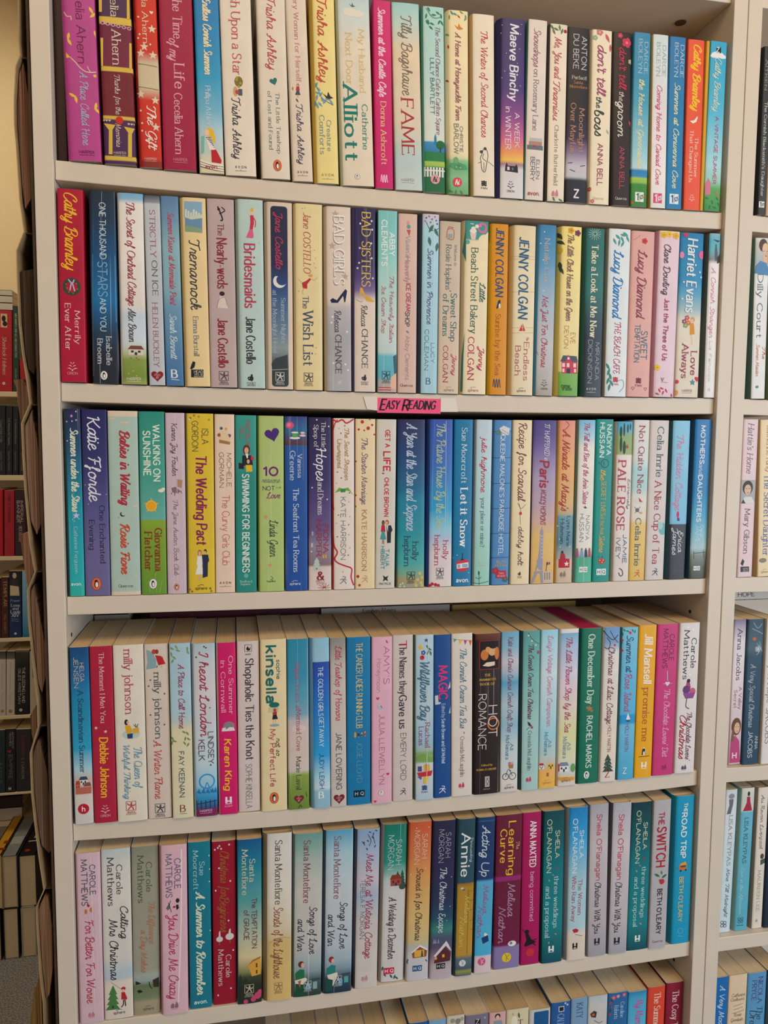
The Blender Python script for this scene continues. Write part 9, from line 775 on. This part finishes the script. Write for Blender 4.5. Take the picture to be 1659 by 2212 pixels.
('powder blue paperback with a dark serif name, fifteenth on bottom row',5,.2301,.014,.2735,0,23.1,192.1,.6,1.2,'7AA0C0',None,None,.25,[('t','author_name','KATY','s','3A5878',7,26.9,11.9,11.9,8.3)]),
('pale grey paperback with a small dark bird, sixteenth on bottom row',5,.2562,.014,.2737,0,27.5,191.5,.6,1.2,[(.646,'C4C4C0'),(.933,'C8C8C4'),(1,'B8C4CC')],None,None,.25,[('p','4A3A30',[2.9,23.9,8.3,19.9,12.3,22.3,11,30.1,4.7,28.6]),('e','B86838',7.4,25.4,1.9,1.9),('l','6a7078',.94,[8.7,33.3,15.9,38,20.6,36.4])]),
('blue paperback with pink blossom and red berries, seventeenth on bottom row',5,.2848,.014,.2739,0,28.1,191.8,.6,1.2,'2A68A0',None,None,.25,[('t','author_name','Caroline','s','A8C8E0',13.7,35,20.2,20.2,5.6),('t','author_name','Roberts','s','A8C8E0',17.6,35.8,11.7,11.7,6.2),('e','C85880',9.2,6.6,1.4,1.4),('e','C85880',8,8.4,1.4,1.4),('e','C85880',5.8,7.7,1.4,1.4),('e','C85880',5.7,5.5,1.4,1.4),('e','C85880',7.8,4.8,1.4,1.4),('e','E8C050',7.3,6.6,.9,.9),('e','C85880',24,4.3,1.3,1.3),('e','C85880',22.8,5.9,1.3,1.3),('e','C85880',20.9,5.3,1.3,1.3),('e','C85880',20.8,3.3,1.3,1.3),('e','C85880',22.7,2.6,1.3,1.3),('e','E8C050',22.3,4.3,.9,.9),('e','D88AA0',15.1,5,1.1,1.1),('e','D88AA0',14.1,6.5,1.1,1.1),('e','D88AA0',12.4,5.9,1.1,1.1),('e','D88AA0',12.3,4.2,1.1,1.1),('e','D88AA0',14,3.6,1.1,1.1),('e','E8C050',13.6,5,.8,.8),('e','C03848',2.8,12.9,1.6,1.6),('e','C03848',4.6,19.2,1.6,1.6),('e','C03848',2.6,28.7,1.6,1.6),('f','2A5048',5.1,9.8,5.7,60),('f','2A5048',3.2,24,5.7,100)]),
('azure paperback with pink handwriting, eighteenth on bottom row',5,.3131,.014,.2742,0,26.9,189.1,.6,1.2,[(.605,'68B8D8'),(.94,'48A8D0'),(1,'2A88B8')],None,None,.25,[('t','title','My Mama','h','C84A90',10.6,51,16.6,16.6,10.8)]),
('vermilion paperback with cream serif title, nineteenth on bottom row',5,.3407,.014,.2744,0,25.4,191.5,.6,1.2,'D84830',None,None,.25,[('t','title','The Summer','s','E8D0C0',8.6,59.4,13.8,13.8,9.1)]),
('wine red paperback with cream script title, twentieth on bottom row',5,.3677,.014,.2747,0,25.8,193.3,.6,1.2,'8A1E38',None,None,.25,[('t','title','The Cosy Tea','s','E8D0C8',11.8,72,14.1,14.1,9.3)]),
('black and grey paperback with cream title, in the right-hand case',6,.434,.004,1.4664,-.0044,12.2,198,2.4,4.6,'3A3C40','202022',None,.25,[('t','title',"The Cornish Blacksmith's Daughter",'s','D0D0C4',64.7,175.8,6.3,6.1,3.7),('t','author_name','ROSEMARY','s','B8B8B8',7.6,57.4,10,10,2.7),('t','author_name','AITKEN','s','B8B8B8',15.7,50.8,4.8,4.8,2.9),('m','ten','E4E4E0',6.1,185.6,7.3,'3a3c40')]),
('tan paperback at the photo edge, right-hand case',6,.4488,.004,1.4661,0,16.7,198.5,.6,1.2,'C8A888',None,None,.25,[]),
('white paperback with a portrait of a woman in blue, right-hand case',6,.4412,.004,1.2422,-.021,21.4,196.6,2.7,5,[(0,'E2E2E0'),(.751,'E4E4E4'),(.783,'D8DCE0'),(.847,'A8B8C0'),(.969,'C8C4B8'),(1,'D8DCD8')],'4a6a60',None,.25,[('e','5A4438',12.3,8.6,5.8,7.8),('e','E0C0A0',15.4,13,4.3,7.1),('p','5888B8',[1.9,42.7,2.6,33.8,8.8,27.5,17.3,30,20.8,36.3,21,45.2]),('p','E0B898',[11.9,20.6,18.8,20.6,19,30,13.1,28.8]),('p','D8B848',[18.3,4.8,21.1,8.6,21.6,33.8,19.4,30]),('l','584038',.5,[12,15.9,14.5,15.6]),('l','584038',.5,[16.9,15.6,19.3,15.9]),('l','B08868',.38,[16.2,16.2,17,19.2,15.6,19.4]),('e','A84848',16.7,21.5,1.3,.6),('t','author_name','Dilly Court','s','5A7078',43.9,120.9,9.8,10.2,7.3),('t','title','The','c','C87858',132.3,147.4,17.7,17.7,4.3),('t','title','Summer Maiden','c','D09070',128.5,168.8,9,9.2,4.3),('m','el','2A8078',9.3,181.5,4.3,None)]),
('green paperback cut by the photo edge, right-hand case',6,.4617,.004,1.2418,-.0395,11.6,197.1,.6,1.2,'5A6A48',None,None,.25,[]),
('pale pink paperback with a small portrait of a girl, right-hand case',6,.4368,.006,1.0153,-.0054,21.4,201,.6,1.2,'E0C8CC',None,None,.25,[('t','author_name','Mary Gibson','s','7A6A70',113.5,170.1,10.7,10.7,7.3),('t','title',"Hattie's Home",'i','7A6A70',5.3,68.1,10.6,10.7,8.1),('p','A8B0B0',[-1.3,76.5,19.9,76.5,21.3,106.3,.3,106.3]),('e','4A3A34',9.5,86.2,7.4,9),('e','D8B8A0',9.6,88.8,4.8,6.6),('l','484040',.65,[6.7,87.2,8.7,87.2]),('l','484040',.65,[10.6,87.2,12.6,87.2]),('l','A05050',.65,[8.5,92.7,11.1,92.7]),('p','D8D8D4',[1.1,106.3,5.7,97.9,15.5,97.9,20.7,106.3]),('p','3A4448',[1.1,106.3,3.7,100.9,7.2,106.3]),('p','38383C',[3.9,187.6,16.2,187.6,16.5,194.4,4.3,194.4]),('p','38383C',[3.7,183.7,6.4,177.3,9.1,180.8,6.8,186.6]),('k','publisher_mark','HEAD','n','C8C0C0',11.1,190.1,7.3),('k','publisher_mark','ZEUS','n','C8C0C0',11.1,192.9,7.3)]),
('straw paperback with blue serif title, right-hand case',6,.4662,.006,1.0154,-.0325,22.2,200.9,.7,1.3,'E8D2A8','C8A878',None,.25,[('t','title','The Secret Daughter','s','5A68A0',69.6,173.5,11.8,11.7,8.9),('t','author_name','Catherine King','i','B05A48',7,65.6,12.9,12.9,6.7),('e','8A8478',7.5,180,5.4,3.1),('m','sphere','8a7a60',10.6,193.7,11.1,None)]),
('white and mauve paperback with a young woman in pink, right-hand case',6,.4412,.0142,.763,-.0038,18,194.9,.6,1.2,[(0,'C8A8B4'),(.395,'D8C8CC'),(.597,'E0D4D8'),(.849,'DCD4D8'),(.95,'A89CB0'),(1,'7A6A90')],None,None,.25,[('t','author_name','Anna Jacobs','s','4A4450',12.8,80.6,9,9,6.5),('t','title','A Valley','s','9A5A70',90.4,119.8,13,13,4.3),('t','title','Secret','s','9A5A70',94.3,117.9,6.1,6.1,4.3),('e','6A4830',9.3,143.4,7.2,11.8),('e','D8B090',10.4,145.4,4.2,7.5),('l','584038',.64,[7.6,143.8,9.5,143.8]),('l','584038',.64,[11.2,143.8,13.1,143.8]),('l','B04850',.64,[9.6,149.7,11.9,149.7]),('p','B84878',[1.3,192.5,1.9,163.1,7.8,155.2,14.4,163.1,17.3,192.5]),('p','7A5A40',[3.3,149.3,6.2,143.4,6.1,163.1,1.9,163.1]),('k','publisher_mark','H','N','E8E0E4',8.1,182.7,5.4)]),
('dark slate blue paperback with silver twigs, right-hand case',6,.4632,.0123,.7624,-.0056,23.9,195.5,.6,1.2,[(0,'2A4660'),(.745,'2A4A60'),(.796,'4a6070'),(1,'2A4858')],None,None,.25,[('t','title','A Very Special Christmas','h','A8B4BC',59.6,144.5,9.9,9.9,7.2),('t','author_name','ANNA','n','C8D0D4',157.4,175.1,19.5,19.5,4.3),('t','author_name','JACOBS','n','C8D0D4',150.5,186,10.4,10.4,6.2),('l','8AA0A8',1.07,[7.8,4.3,14.5,12.2,20.6,6.3]),('l','8AA0A8',1.07,[6,12.2,14.7,16.2,22.4,20.1]),('l','8AA0A8',1.07,[13.4,32,20.2,39.9,14.1,47.8]),('l','8AA0A8',1.07,[17.5,30,22.5,43.8]),('e','C86838',9.9,26.1,2.6,2.4),('e','98A8B0',18.7,39.9,2.1,2),('e','98A8B0',16.9,42.4,2.1,2),('e','98A8B0',13.7,41.4,2.1,2),('e','98A8B0',13.5,38.4,2.1,2),('e','98A8B0',16.6,37.4,2.1,2),('e','C8D0D4',15.9,39.9,1.4,1.3)]),
('white paperback with grey capitals at the photo edge, right-hand case',6,.4881,.0108,.7617,-.0056,22.1,196.2,1.9,3.3,'DCD8D4','B0A898',None,.25,[('t','author_name','JACOBS','s','7A7A7C',120.3,168,9.7,9.7,8),('t','title','Ray of Hope','s','8a8a8c',48.7,112.3,9.8,9.7,8),('e','3A2830',7.9,20.9,4.1,8)]),
('ice white paperback with a grey standing lady, right-hand case',6,.4385,.015,.529,.0096,17.4,199.1,.6,1.2,[(0,'C8DCE4'),(.446,'C8DCE4'),(.811,'D4DCE0'),(1,'C8D4D8')],None,None,.25,[('e','8A8C94',8.4,9.2,4.3,3.6),('p','6A6A70',[4.7,13.3,11.6,13.3,10.9,21.4,8.2,33.5,2.4,33.5,5.7,21.4]),('t','author_name','LISA KLEYPAS','s','7A8488',35.9,105.2,9.1,9.1,5.2),('t','title','Mine Till Midnight','c','6A7478',108.8,178.1,9.4,9.4,4.9),('ring','2A2A30',4.5,184.9,2,.7),('ring','2A2A30',8.7,185.7,2,.7),('ring','2A2A30',4.7,189.4,2,.7),('ring','2A2A30',9,190.1,2,.7)]),
('aqua paperback with a lady in a red gown, right-hand case',6,.4624,.0148,.5287,.0089,21.3,199.7,2.9,4.6,[(0,'58ACC4'),(.831,'68B4C8'),(.845,'D4D0C8'),(.923,'C8CCC0'),(1,'D8D8D0')],'7A9A90',None,.25,[('e','2A2028',12.1,8.1,1.8,3.3),('p','A82840',[9.6,12.2,14.2,12.2,14.9,18.7,18.6,31.7,4.6,31.7,9.6,20.3]),('t','author_name','LISA KLEYPAS','s','38606A',41.5,104.7,10.9,10.9,5.5),('t','title','Love in the Afternoon','c','98CCD8',109.9,176.6,8.9,8.9,5.1),('ring','2A3A40',7.9,183.1,1.7,.6),('ring','2A3A40',12.4,183.1,1.7,.6),('ring','2A3A40',8.2,187.2,1.7,.6),('ring','2A3A40',12.7,187.2,1.7,.6),('l','2A3A40',.77,[4.9,192.1,15.1,192.6])]),
('cream paperback with brown handwriting and a couple picture, right-hand case',6,.4875,.0151,.5285,0,17.6,198.6,3,4.9,'E0D6C8','8a8070',None,.25,[('t','title','Au Revoir Liverpool','h','6A5048',10.2,86,9.2,9.5,4.9),('e','5A4438',12.2,96.7,2.9,3.9),('p','48585A',[9.8,101.6,18.4,100,17.8,106.5,10.2,109]),('t','author_name','MAUREEN LEE','s','A8988C',116.4,174.1,9.2,9.4,4.6),('m','bl','5A5048',8.4,187.7,4.4,None)]),
('navy paperback cut by the photo edge, right-hand case',6,.5077,.0136,.5284,-.0073,19.3,199.4,.6,1.2,'1E2E44',None,None,.25,[]),
('strong blue paperback with silver script, right-hand case',6,.4386,.014,.2746,0,19.6,191,.6,1.2,'1A6AAE',None,None,.25,[('t','title','A Very Modern','c','B8CCE0',11.6,83,10.6,10.6,7.8)]),
('beige paperback with small brown lettering, right-hand case',6,.4633,.014,.2744,0,28.2,191.2,.6,1.2,'E0C8A8',None,None,.25,[('k','author_name','Catherine','h','8A6A58',15.4,29.1,20.3),('k','author_name',"Cookson's",'h','8A6A58',14,35.2,20.3),('l','A88A78',.9,[8.2,45,22.7,42.4]),('l','A88A78',.9,[8.5,50.1,22.9,47.5]),('l','A88A78',.9,[7,55.2,25,52.3]),('k','author_name','Rosie','h','8A6A58',15.4,57.8,11.3),('k','author_name','Goodwin','h','8A6A58',14.5,64.7,18.6)]),
('sky blue paperback with purple capitals, right-hand case',6,.4928,.014,.2742,0,29.1,190.8,.6,1.2,'5A98C0',None,None,.25,[('t','author_name','NICOLA','s','4A3A78',7.4,44.4,19.7,19.7,7),('t','author_name','PRYCE','s','4A3A78',11.4,40.1,10.3,10.3,7),('t','title','The','i','1E2A48',51.3,68.5,20.3,20.3,8.7),('t','title','Dream','i','1E2A48',54.8,90.9,10.3,10.3,9.9)]),
('dark green paperback cut by the photo edge, right-hand case',6,.521,.014,.2739,0,25.8,191.8,.6,1.2,'2A4048',None,None,.25,[]),
('red volume with a small cream portrait panel',7,-.7173,1.02,1.3014,.027,35.7,181.2,.9,1.2,'B82830',None,None,.25,[('p','D8B890',[11.9,7.7,25.7,7.7,25.6,38.4,11.8,38.4]),('e','2A2020',18.4,18.5,4.3,6.8),('e','2A2020',20.9,29.9,4.8,5.7),('t','title','Sherlock Holmes','i','E0C8B8',59.7,143.7,19.8,19.8,7.9),('m','disc','E0D8D0',18,163.6,6.4,'B82830')]),
('dark green slim volume with tiny cream lettering',7,-.6916,1.02,1.3011,.0262,13.2,192.1,1.1,1.2,'2E4038',None,None,.25,[('t','title','MISS MARPLE AND ALL HER CHARACTERS','s','C8C8A0',17.1,115.3,6.8,6.8,4),('t','author_name','Anne Hart','s','A8A890',140.9,162.2,6.8,6.8,3.4)]),
('small red volume half hidden by the brown leaflet rack',7,-.6738,1.02,1.301,-.0042,16.3,74,1.1,1.2,'A82830',None,None,.25,[]),
('black volume, far left of its shelf',7,-.7284,1.02,1.1108,.0268,18,158.4,1.1,1.2,'26282A',None,None,.25,[('t','title','Dead Man Folly','s','8A8A80',34.4,84,9.2,9.2,4),('t','author_name','Agatha Christie','s','7A7A78',104.4,148.2,9.2,9.2,3.6)]),
('black volume with faint grey lettering, second in its row',7,-.7121,1.02,1.1107,.032,13.4,157.9,1.1,1.2,'26292B',None,None,.25,[('t','title','Cat Among the Pigeons','s','8A8A80',27.8,89.2,6.9,6.9,3.8),('t','author_name','Agatha Christie','s','7A7A78',103.8,147.6,6.9,6.9,3.5)]),
('black volume with faint grey lettering, third in its row',7,-.6984,1.02,1.1107,.033,12.1,157.3,1.1,1.2,'24282A',None,None,.25,[('t','title','A Caribbean Mystery','s','8A8A80',29.9,85.5,6.2,6.2,3.4),('t','author_name','Agatha Christie','s','7A7A78',103.1,147,6.2,6.2,3.1)]),
('black volume beside the brown leaflet rack',7,-.6844,1.02,1.1107,.0291,13.2,157,1.1,1.2,'2A2C2C',None,None,.25,[('t','author_name','Agatha Christie','s','A87050',102.7,146.7,6.7,6.7,3.4)]),
('bright red volume, far left on its shelf',7,-.74,1.02,.9229,.0271,18.1,154.8,.9,1.2,'B82028',None,None,.25,[]),
('red volume with small dark lettering',7,-.7174,1.02,.923,.0296,21.7,152.4,1.1,1.2,'A82830',None,None,.25,[('t','title','Eagle of Vengeance','s','4A1A1A',8,74.3,12.1,12.1,6.5)]),
('dark maroon volume with grey capitals',7,-.6933,1.02,.923,.0261,23.8,154.1,1.1,1.2,'3A2428',None,None,.25,[('t','title','IMPERIAL','n','C8B8B0',25.9,79,14.9,14.9,5.7),('t','title','BANNER','n','C8B8B0',25.9,76,7.4,7.4,5.7),('t','author_name','NICK BROWN','s','A89890',84.9,120.2,12.1,12.1,7.1)]),
('maroon volume cut by the photo edge',7,-.7504,1.02,.7305,.0262,17.8,141.7,.9,1.2,'5A2838',None,None,.25,[]),
('brown volume with embossed tan title',7,-.7325,1.02,.7304,.0246,16.2,143.3,1.2,1.2,'4A2A20',None,None,.25,[('t','title','TEMPLAR','S','B88A60',8.5,68.1,9.1,9.1,6.5),('t','author_name','PAUL DOHERTY','n','A87850',88.4,132.4,8.3,8.3,4.9)]),
('navy volume with a robed figure picture',7,-.71,1.02,.7306,.026,27.2,156.9,.9,1.2,[(0,'20365e'),(.612,'1E3058'),(.622,'2a2c34'),(1,'20242C')],None,None,.25,[('e','C8B090',12.2,10.6,4.4,6.7),('p','3a3438',[5.5,18.2,18.8,18.2,21.4,39.5,4,39.5]),('p','C8B898',[2.7,33.5,21.4,36.5,22.7,57.8,2.5,57.8]),('k','author_name','Fraser','s','A8B0C0',13.8,69.3,19.1),('k','title','Love','s','D8DCE4',13.8,80.6,18),('k','title','and','s','D8DCE4',13.8,88.2,12),('k','title','Louis','s','D8DCE4',13.8,95.8,19.6),('k','title','XIV','s','D8DCE4',13.8,104,15.3),('l','8A98B0',1.1,[4.8,112.5,21.2,113.7]),('l','8A98B0',1.1,[4.8,117.1,21.2,118.3]),('m','disc','D8DCE0',13.8,147.5,5.4,'20365e')]),
('light blue volume beside the brown leaflet rack',7,-.6852,1.02,.7305,.0222,19,156.9,1.1,1.2,[(0,'3A6A88'),(.075,'3A80A8'),(.427,'6AA0C0'),(1,'88B0C8')],None,None,.25,[('p','D89040',[-4.2,96,-.4,96,-.5,120.6,-4.4,120.6])]),
('off-white volume with dark head, left of two alike',7,-.7445,1.02,.5447,.0317,15.4,154.3,.9,1.2,[(0,'C4BCB0'),(.867,'C8C0B4'),(.886,'6a6860'),(1,'3A3838')],None,None,.25,[('t','title','Alexander Kent','s','9A9488',25.2,129.7,7.9,7.9,4),('m','disc','A89050',7.9,143.5,7.7,'58482a')]),
('off-white volume with dark head, right of two alike',7,-.7267,1.02,.5448,.0361,18.4,153.4,.9,1.2,[(0,'C4BCB0'),(.867,'C8C0B4'),(.886,'6a6860'),(1,'3A3838')],None,None,.25,[('t','title','Alexander Kent','s','9A9488',25.1,129,9.4,9.4,4.8),('m','disc','A89050',9.4,143.7,9.2,'58482a')]),
('black volume with worn gold edge and silver capitals',7,-.701,1.02,.545,.0325,30.1,155.3,1.2,1.2,[(0,'202120'),(.761,'232422'),(.957,'3a3830'),(1,'8A7848')],None,None,.25,[('t','title','THE BLEEDING LAND','n','C0BCB0',41.7,127,18.2,18.2,6),('t','author_name','GILES KRISTIAN','n','C0BCB0',44.8,128.5,9.2,9.3,5.1),('m','disc','C8C4BC',12.2,144.3,7.2,'202120')]),
('buff volume peeping past the brown leaflet rack',7,-.6748,1.02,.5447,.0238,18.1,149.9,1.1,1.2,'B8A890',None,None,.25,[('t','title','Pola','s','6a5a4a',29.8,60.2,9.2,9.2,7.3)]),
('dark green-grey volume at the photo edge',7,-.7552,1.02,.3572,.0294,22.5,153.3,.9,1.2,'2A3A3E',None,None,.25,[('t','title','BATTLE','n','5a7070',79.3,129.1,11.4,11.4,6.8)]),
('black volume with grey capitals and a red flash',7,-.7321,1.02,.3572,.0304,21.8,154.8,1.2,1.2,'24262A',None,None,.25,[('t','author_name','ANTHONY','n','A8A8A0',7.7,48,15.8,15.8,3.7),('t','author_name','RICHES','n','A8A8A0',10.8,41.8,10.2,10.2,3.7),('t','title','EMPIRE','n','6A7878',63.5,122.3,11.1,11.1,7.4),('p','A83028',[2.8,54.2,12.4,51.1,11.1,58.8]),('m','hd','D0D0D0',9.4,145.5,6.5,None)]),
('dark grey hardback volume with faint red title',7,-.703,1.02,.3573,.0234,33.2,152,1.2,1.2,'332E30',None,None,.25,[('t','title','Revelation','s','7A3830',15.8,64.4,16.7,16.7,8),('t','author_name','C J SANSOM','s','8A8480',70.5,120.7,15.1,15.1,6)])
]
for B in BOOKS:
    far = B[3] > .5
    paperback(B[0], GROUPS[B[1]], *B[2:], depth=118.0 if far else 128.0, name='book' if far else 'paperback_book')
dk = paperback('plain dark maroon hardback squeezed between the case side and the magenta paperback', 'dark hardbacks', -.3755, .014, round(SHELF_Z[1]+.0026, 4), -.004, 9.5, 216, .8, 1.2, '2C141C', None, None, .2, [], depth=150.0, name='hardback_book')
# books lying on their backs: (x range, front y, z top, z bottom)
def lying(lab, grp, x0, x1, y, ztop, zbot, cov, pagec, length=.12, spine_front=True, name='lying_book'):
    w = x1-x0; h = ztop-zbot; t = min(.0008, h*.2)
    root = empty(name, (x0, y, zbot), lab, 'book', grp)
    cm = plain('printed_cover', cov, .45, .3, .06, 30)
    v = []; f = []
    for b in ((0, w, 0, length, 0, t), (0, w, 0, length, h-t, h), (0, w, 0, .0008, 0, h)) if spine_front else ((0, w, 0, length, 0, t), (0, w, 0, length, h-t, h)):
        vv, ff = boxdata(*b); k = len(v); v += vv; f += [tuple(i+k for i in q) for q in ff]
    link('cover', v, f, cm, root)
    vv, ff = boxdata(.0006, w-.0006, .001, length-.001, t, h-t); link('pages', vv, ff, pages_mat(pagec), root)
    return root
G = 'books lying behind the front row'
a = LYING
lying('pale grey book lying behind the fourth-shelf row at far left', G, a[0][0]+.012, a[0][1], .152, a[0][2], a[0][3], 'B0A498', 'D8C8B0')
lying('dark maroon book lying behind the fourth-shelf row', G, a[1][0]+.0, a[1][1]+.06, .152, a[1][2], a[1][3], '5A2838', 'D8C8B0')
r = lying('white book with brown lettering lying behind the fourth-shelf row', G, a[2][0]+.017, a[2][1]-.004, .152, a[2][2], a[2][3], 'C8BEB4', 'D8C8B0')
flat_text('lettering', 'Emlyn Rees', 's', .057, .102, .0108, .0056, -.0003, '8A5048', r)
r = lying('mustard yellow book lying behind the fourth-shelf row', G, a[3][0], a[3][1], .152, a[3][2], a[3][3], 'B8964A', 'D8C8B0')
r = lying('white book with grey capitals lying behind the right-hand fourth row', G, .4212, a[4][1], .152, a[4][2], a[4][3], 'D0C8BC', 'D8C8B0')
flat_text('lettering', 'HOPE', 'n', .118, .146, .0085, .0062, -.0003, '5A5048', r)
def sag_at(i, x): return (SAG[i]*.4-SAG[i]*max(0, 1-(x/.3816)**2))/1000
XC2 = 2*.382+2*PW+.001
# the standing row behind the front one on that shelf, on which they lie
zb4 = ZS[4] if False else SHELF_Z[4]
xx = -.372; i = 0; cols = ['8A4A50', '506A80', 'C0B090', '3A5A50', 'B0785A', '6A5A78']
PL = [('pale grey', -.39, -.33), ('maroon', -.312, -.11), ('white', -.09, .085), ('mustard', .0915, .275)]
for nm, xa, xb in PL:
    xx = xa+.02; top = {'pale grey': a[0][3], 'maroon': a[1][3], 'white': a[2][3], 'mustard': a[3][3]}[nm]
    k = 0
    while xx+.034 < xb:
        zlow = zb4+max(sag_at(4, v) for v in (xx, xx+.033))-.0024
        paperback(f'upright book hidden under the lying {nm} one, number {k+1} from its left', 'hidden upright books behind the fourth-shelf row', round(xx+.016, 4), .1535, round(zlow+.003, 4), 0, 31.0, (top-zlow)*1000-3.4, .8, 1.5, cols[i % 6], None, None, .2, [], depth=118.0)
        xx += .0325; i += 1; k += 1
for k in range(3):
    zlow = SHELF_Z[4]+max(sag_at(4, .425+.036*k-XC2), sag_at(4, .465+.036*k-XC2))+.0005
    paperback(f'upright book hidden behind the right-hand fourth row, number {k+1} from its left', 'hidden upright books behind the right-hand fourth row', .445+.036*k, .1535, zlow, 0, 33.0, (a[4][3]-zlow)*1000-.4, .8, 1.5, cols[k], None, None, .2, [], depth=118.0)
# stack of three pale volumes on the red one, far left
(xa, xb), zz = WHITE3[0], WHITE3[1]
for k in range(3):
    lying(('pale volume, topmost of three lying on the red volume', 'pale volume, middle of three lying on the red volume', 'pale volume, lowest of three lying on the red volume')[k], 'pale volumes lying at the far left', xa-.05, xb, LYING_Y, zz[k]-.0004, zz[k+1], 'CEC4B4', 'D8C8B0', .12, name='book')
# books lying on the lowest shelf and the spine-up books in front of it, on the carpet
l0, l1 = LYING_LEFT
lying('dark brown volume lying on the lowest level, far left', 'books lying at the far left', l0[0], l0[1], 1.125, l0[2], l0[3]+.0002, '3A2822', 'C8B898', .12, name='book')
r = lying('pale volume lying under the dark brown one, far left', 'books lying at the far left', l1[0], l1[1], 1.125, l0[3], l1[3], 'C8BCA8', 'C8B898', .12, name='book')
box('shelf', (-.4, .416, .122, .3, l1[3]-.013, l1[3]-.0003), lm, lb)
def spine_up(lab, x0, x1, zt, zb, colr, y=.93, L=.185):
    root = empty('book', ((x0+x1)/2, y, zb), lab, 'book', 'books standing spine up on the carpet')
    w = x1-x0; h = zt-zb; t = .0018; hw = w/2
    v = []; f = []
    for b in ((-hw, -hw+t, 0, L, 0, h), (hw-t, hw, 0, L, 0, h), (-hw, hw, 0, L, h-t, h)):
        vv, ff = boxdata(*b); k = len(v); v += vv; f += [tuple(i+k for i in q) for q in ff]
    link('cover', v, f, plain('printed_cover', colr, .4, .3, .1, 20), root)
    vv, ff = boxdata(-hw+t, hw-t, .002, L-.002, .001, h-t-.002); link('pages', vv, ff, pages_mat('D0BC98'), root)
    return root, hw, h
pz = PILE
lowtop = max(p[2] for p in pz[3:])
labs = ['yellow book standing spine up, upper layer on the carpet pile', 'grey book standing spine up, upper layer of the carpet pile', 'black book with a red heart standing spine up, upper layer of the carpet pile', 'dark book standing page-end out, lower layer at the photo edge', 'black-covered book in the lower layer, under the grey one', 'white-covered book in the lower layer, under the black one']
cols2 = ['D0982A', '8A8C8C', '1E1C1E', '3A3430', '242628', 'A8A49C']
for k, (xa, xb, zt, zb) in enumerate(pz):
    if k not in (2, 5): xb = min(xb, pz[k+1][0]-.0004)
    if k < 3: r, hw, h = spine_up(labs[k], xa, xb-.0006, zt, lowtop+.0004, cols2[k])
    else: r, hw, h = spine_up(labs[k], xa, xb-.0006, lowtop, .0004, cols2[k])
    V = []; F = []
    def top_poly(pts, c, nm):
        link(nm, [(x, y, h+.0003) for x, y in pts], [tuple(range(len(pts)))], ink(c), r)
    if k == 0: top_poly([(.000, .02), (.014, .02), (.014, .03), (0, .03)], '8A3020', 'lettering'); top_poly([(.002, .05), (.012, .05), (.012, .062), (.002, .062)], '8A3020', 'lettering')
    if k == 1: top_poly([(-.012, .05), (.012, .05), (.012, .085), (-.012, .085)], 'A8A8A4', 'lettering')
    if k == 2:
        top_poly([(-.004+.006*math.cos(i*.7), .02+.005*math.sin(i*.7)) for i in range(9)], 'B02A30', 'illustration')
        top_poly([(-.012, .06), (.014, .06), (.014, .064), (-.012, .064)], 'C8B890', 'lettering'); top_poly([(-.004, .075), (.012, .075), (.012, .088), (-.004, .088)], 'A89878', 'lettering')
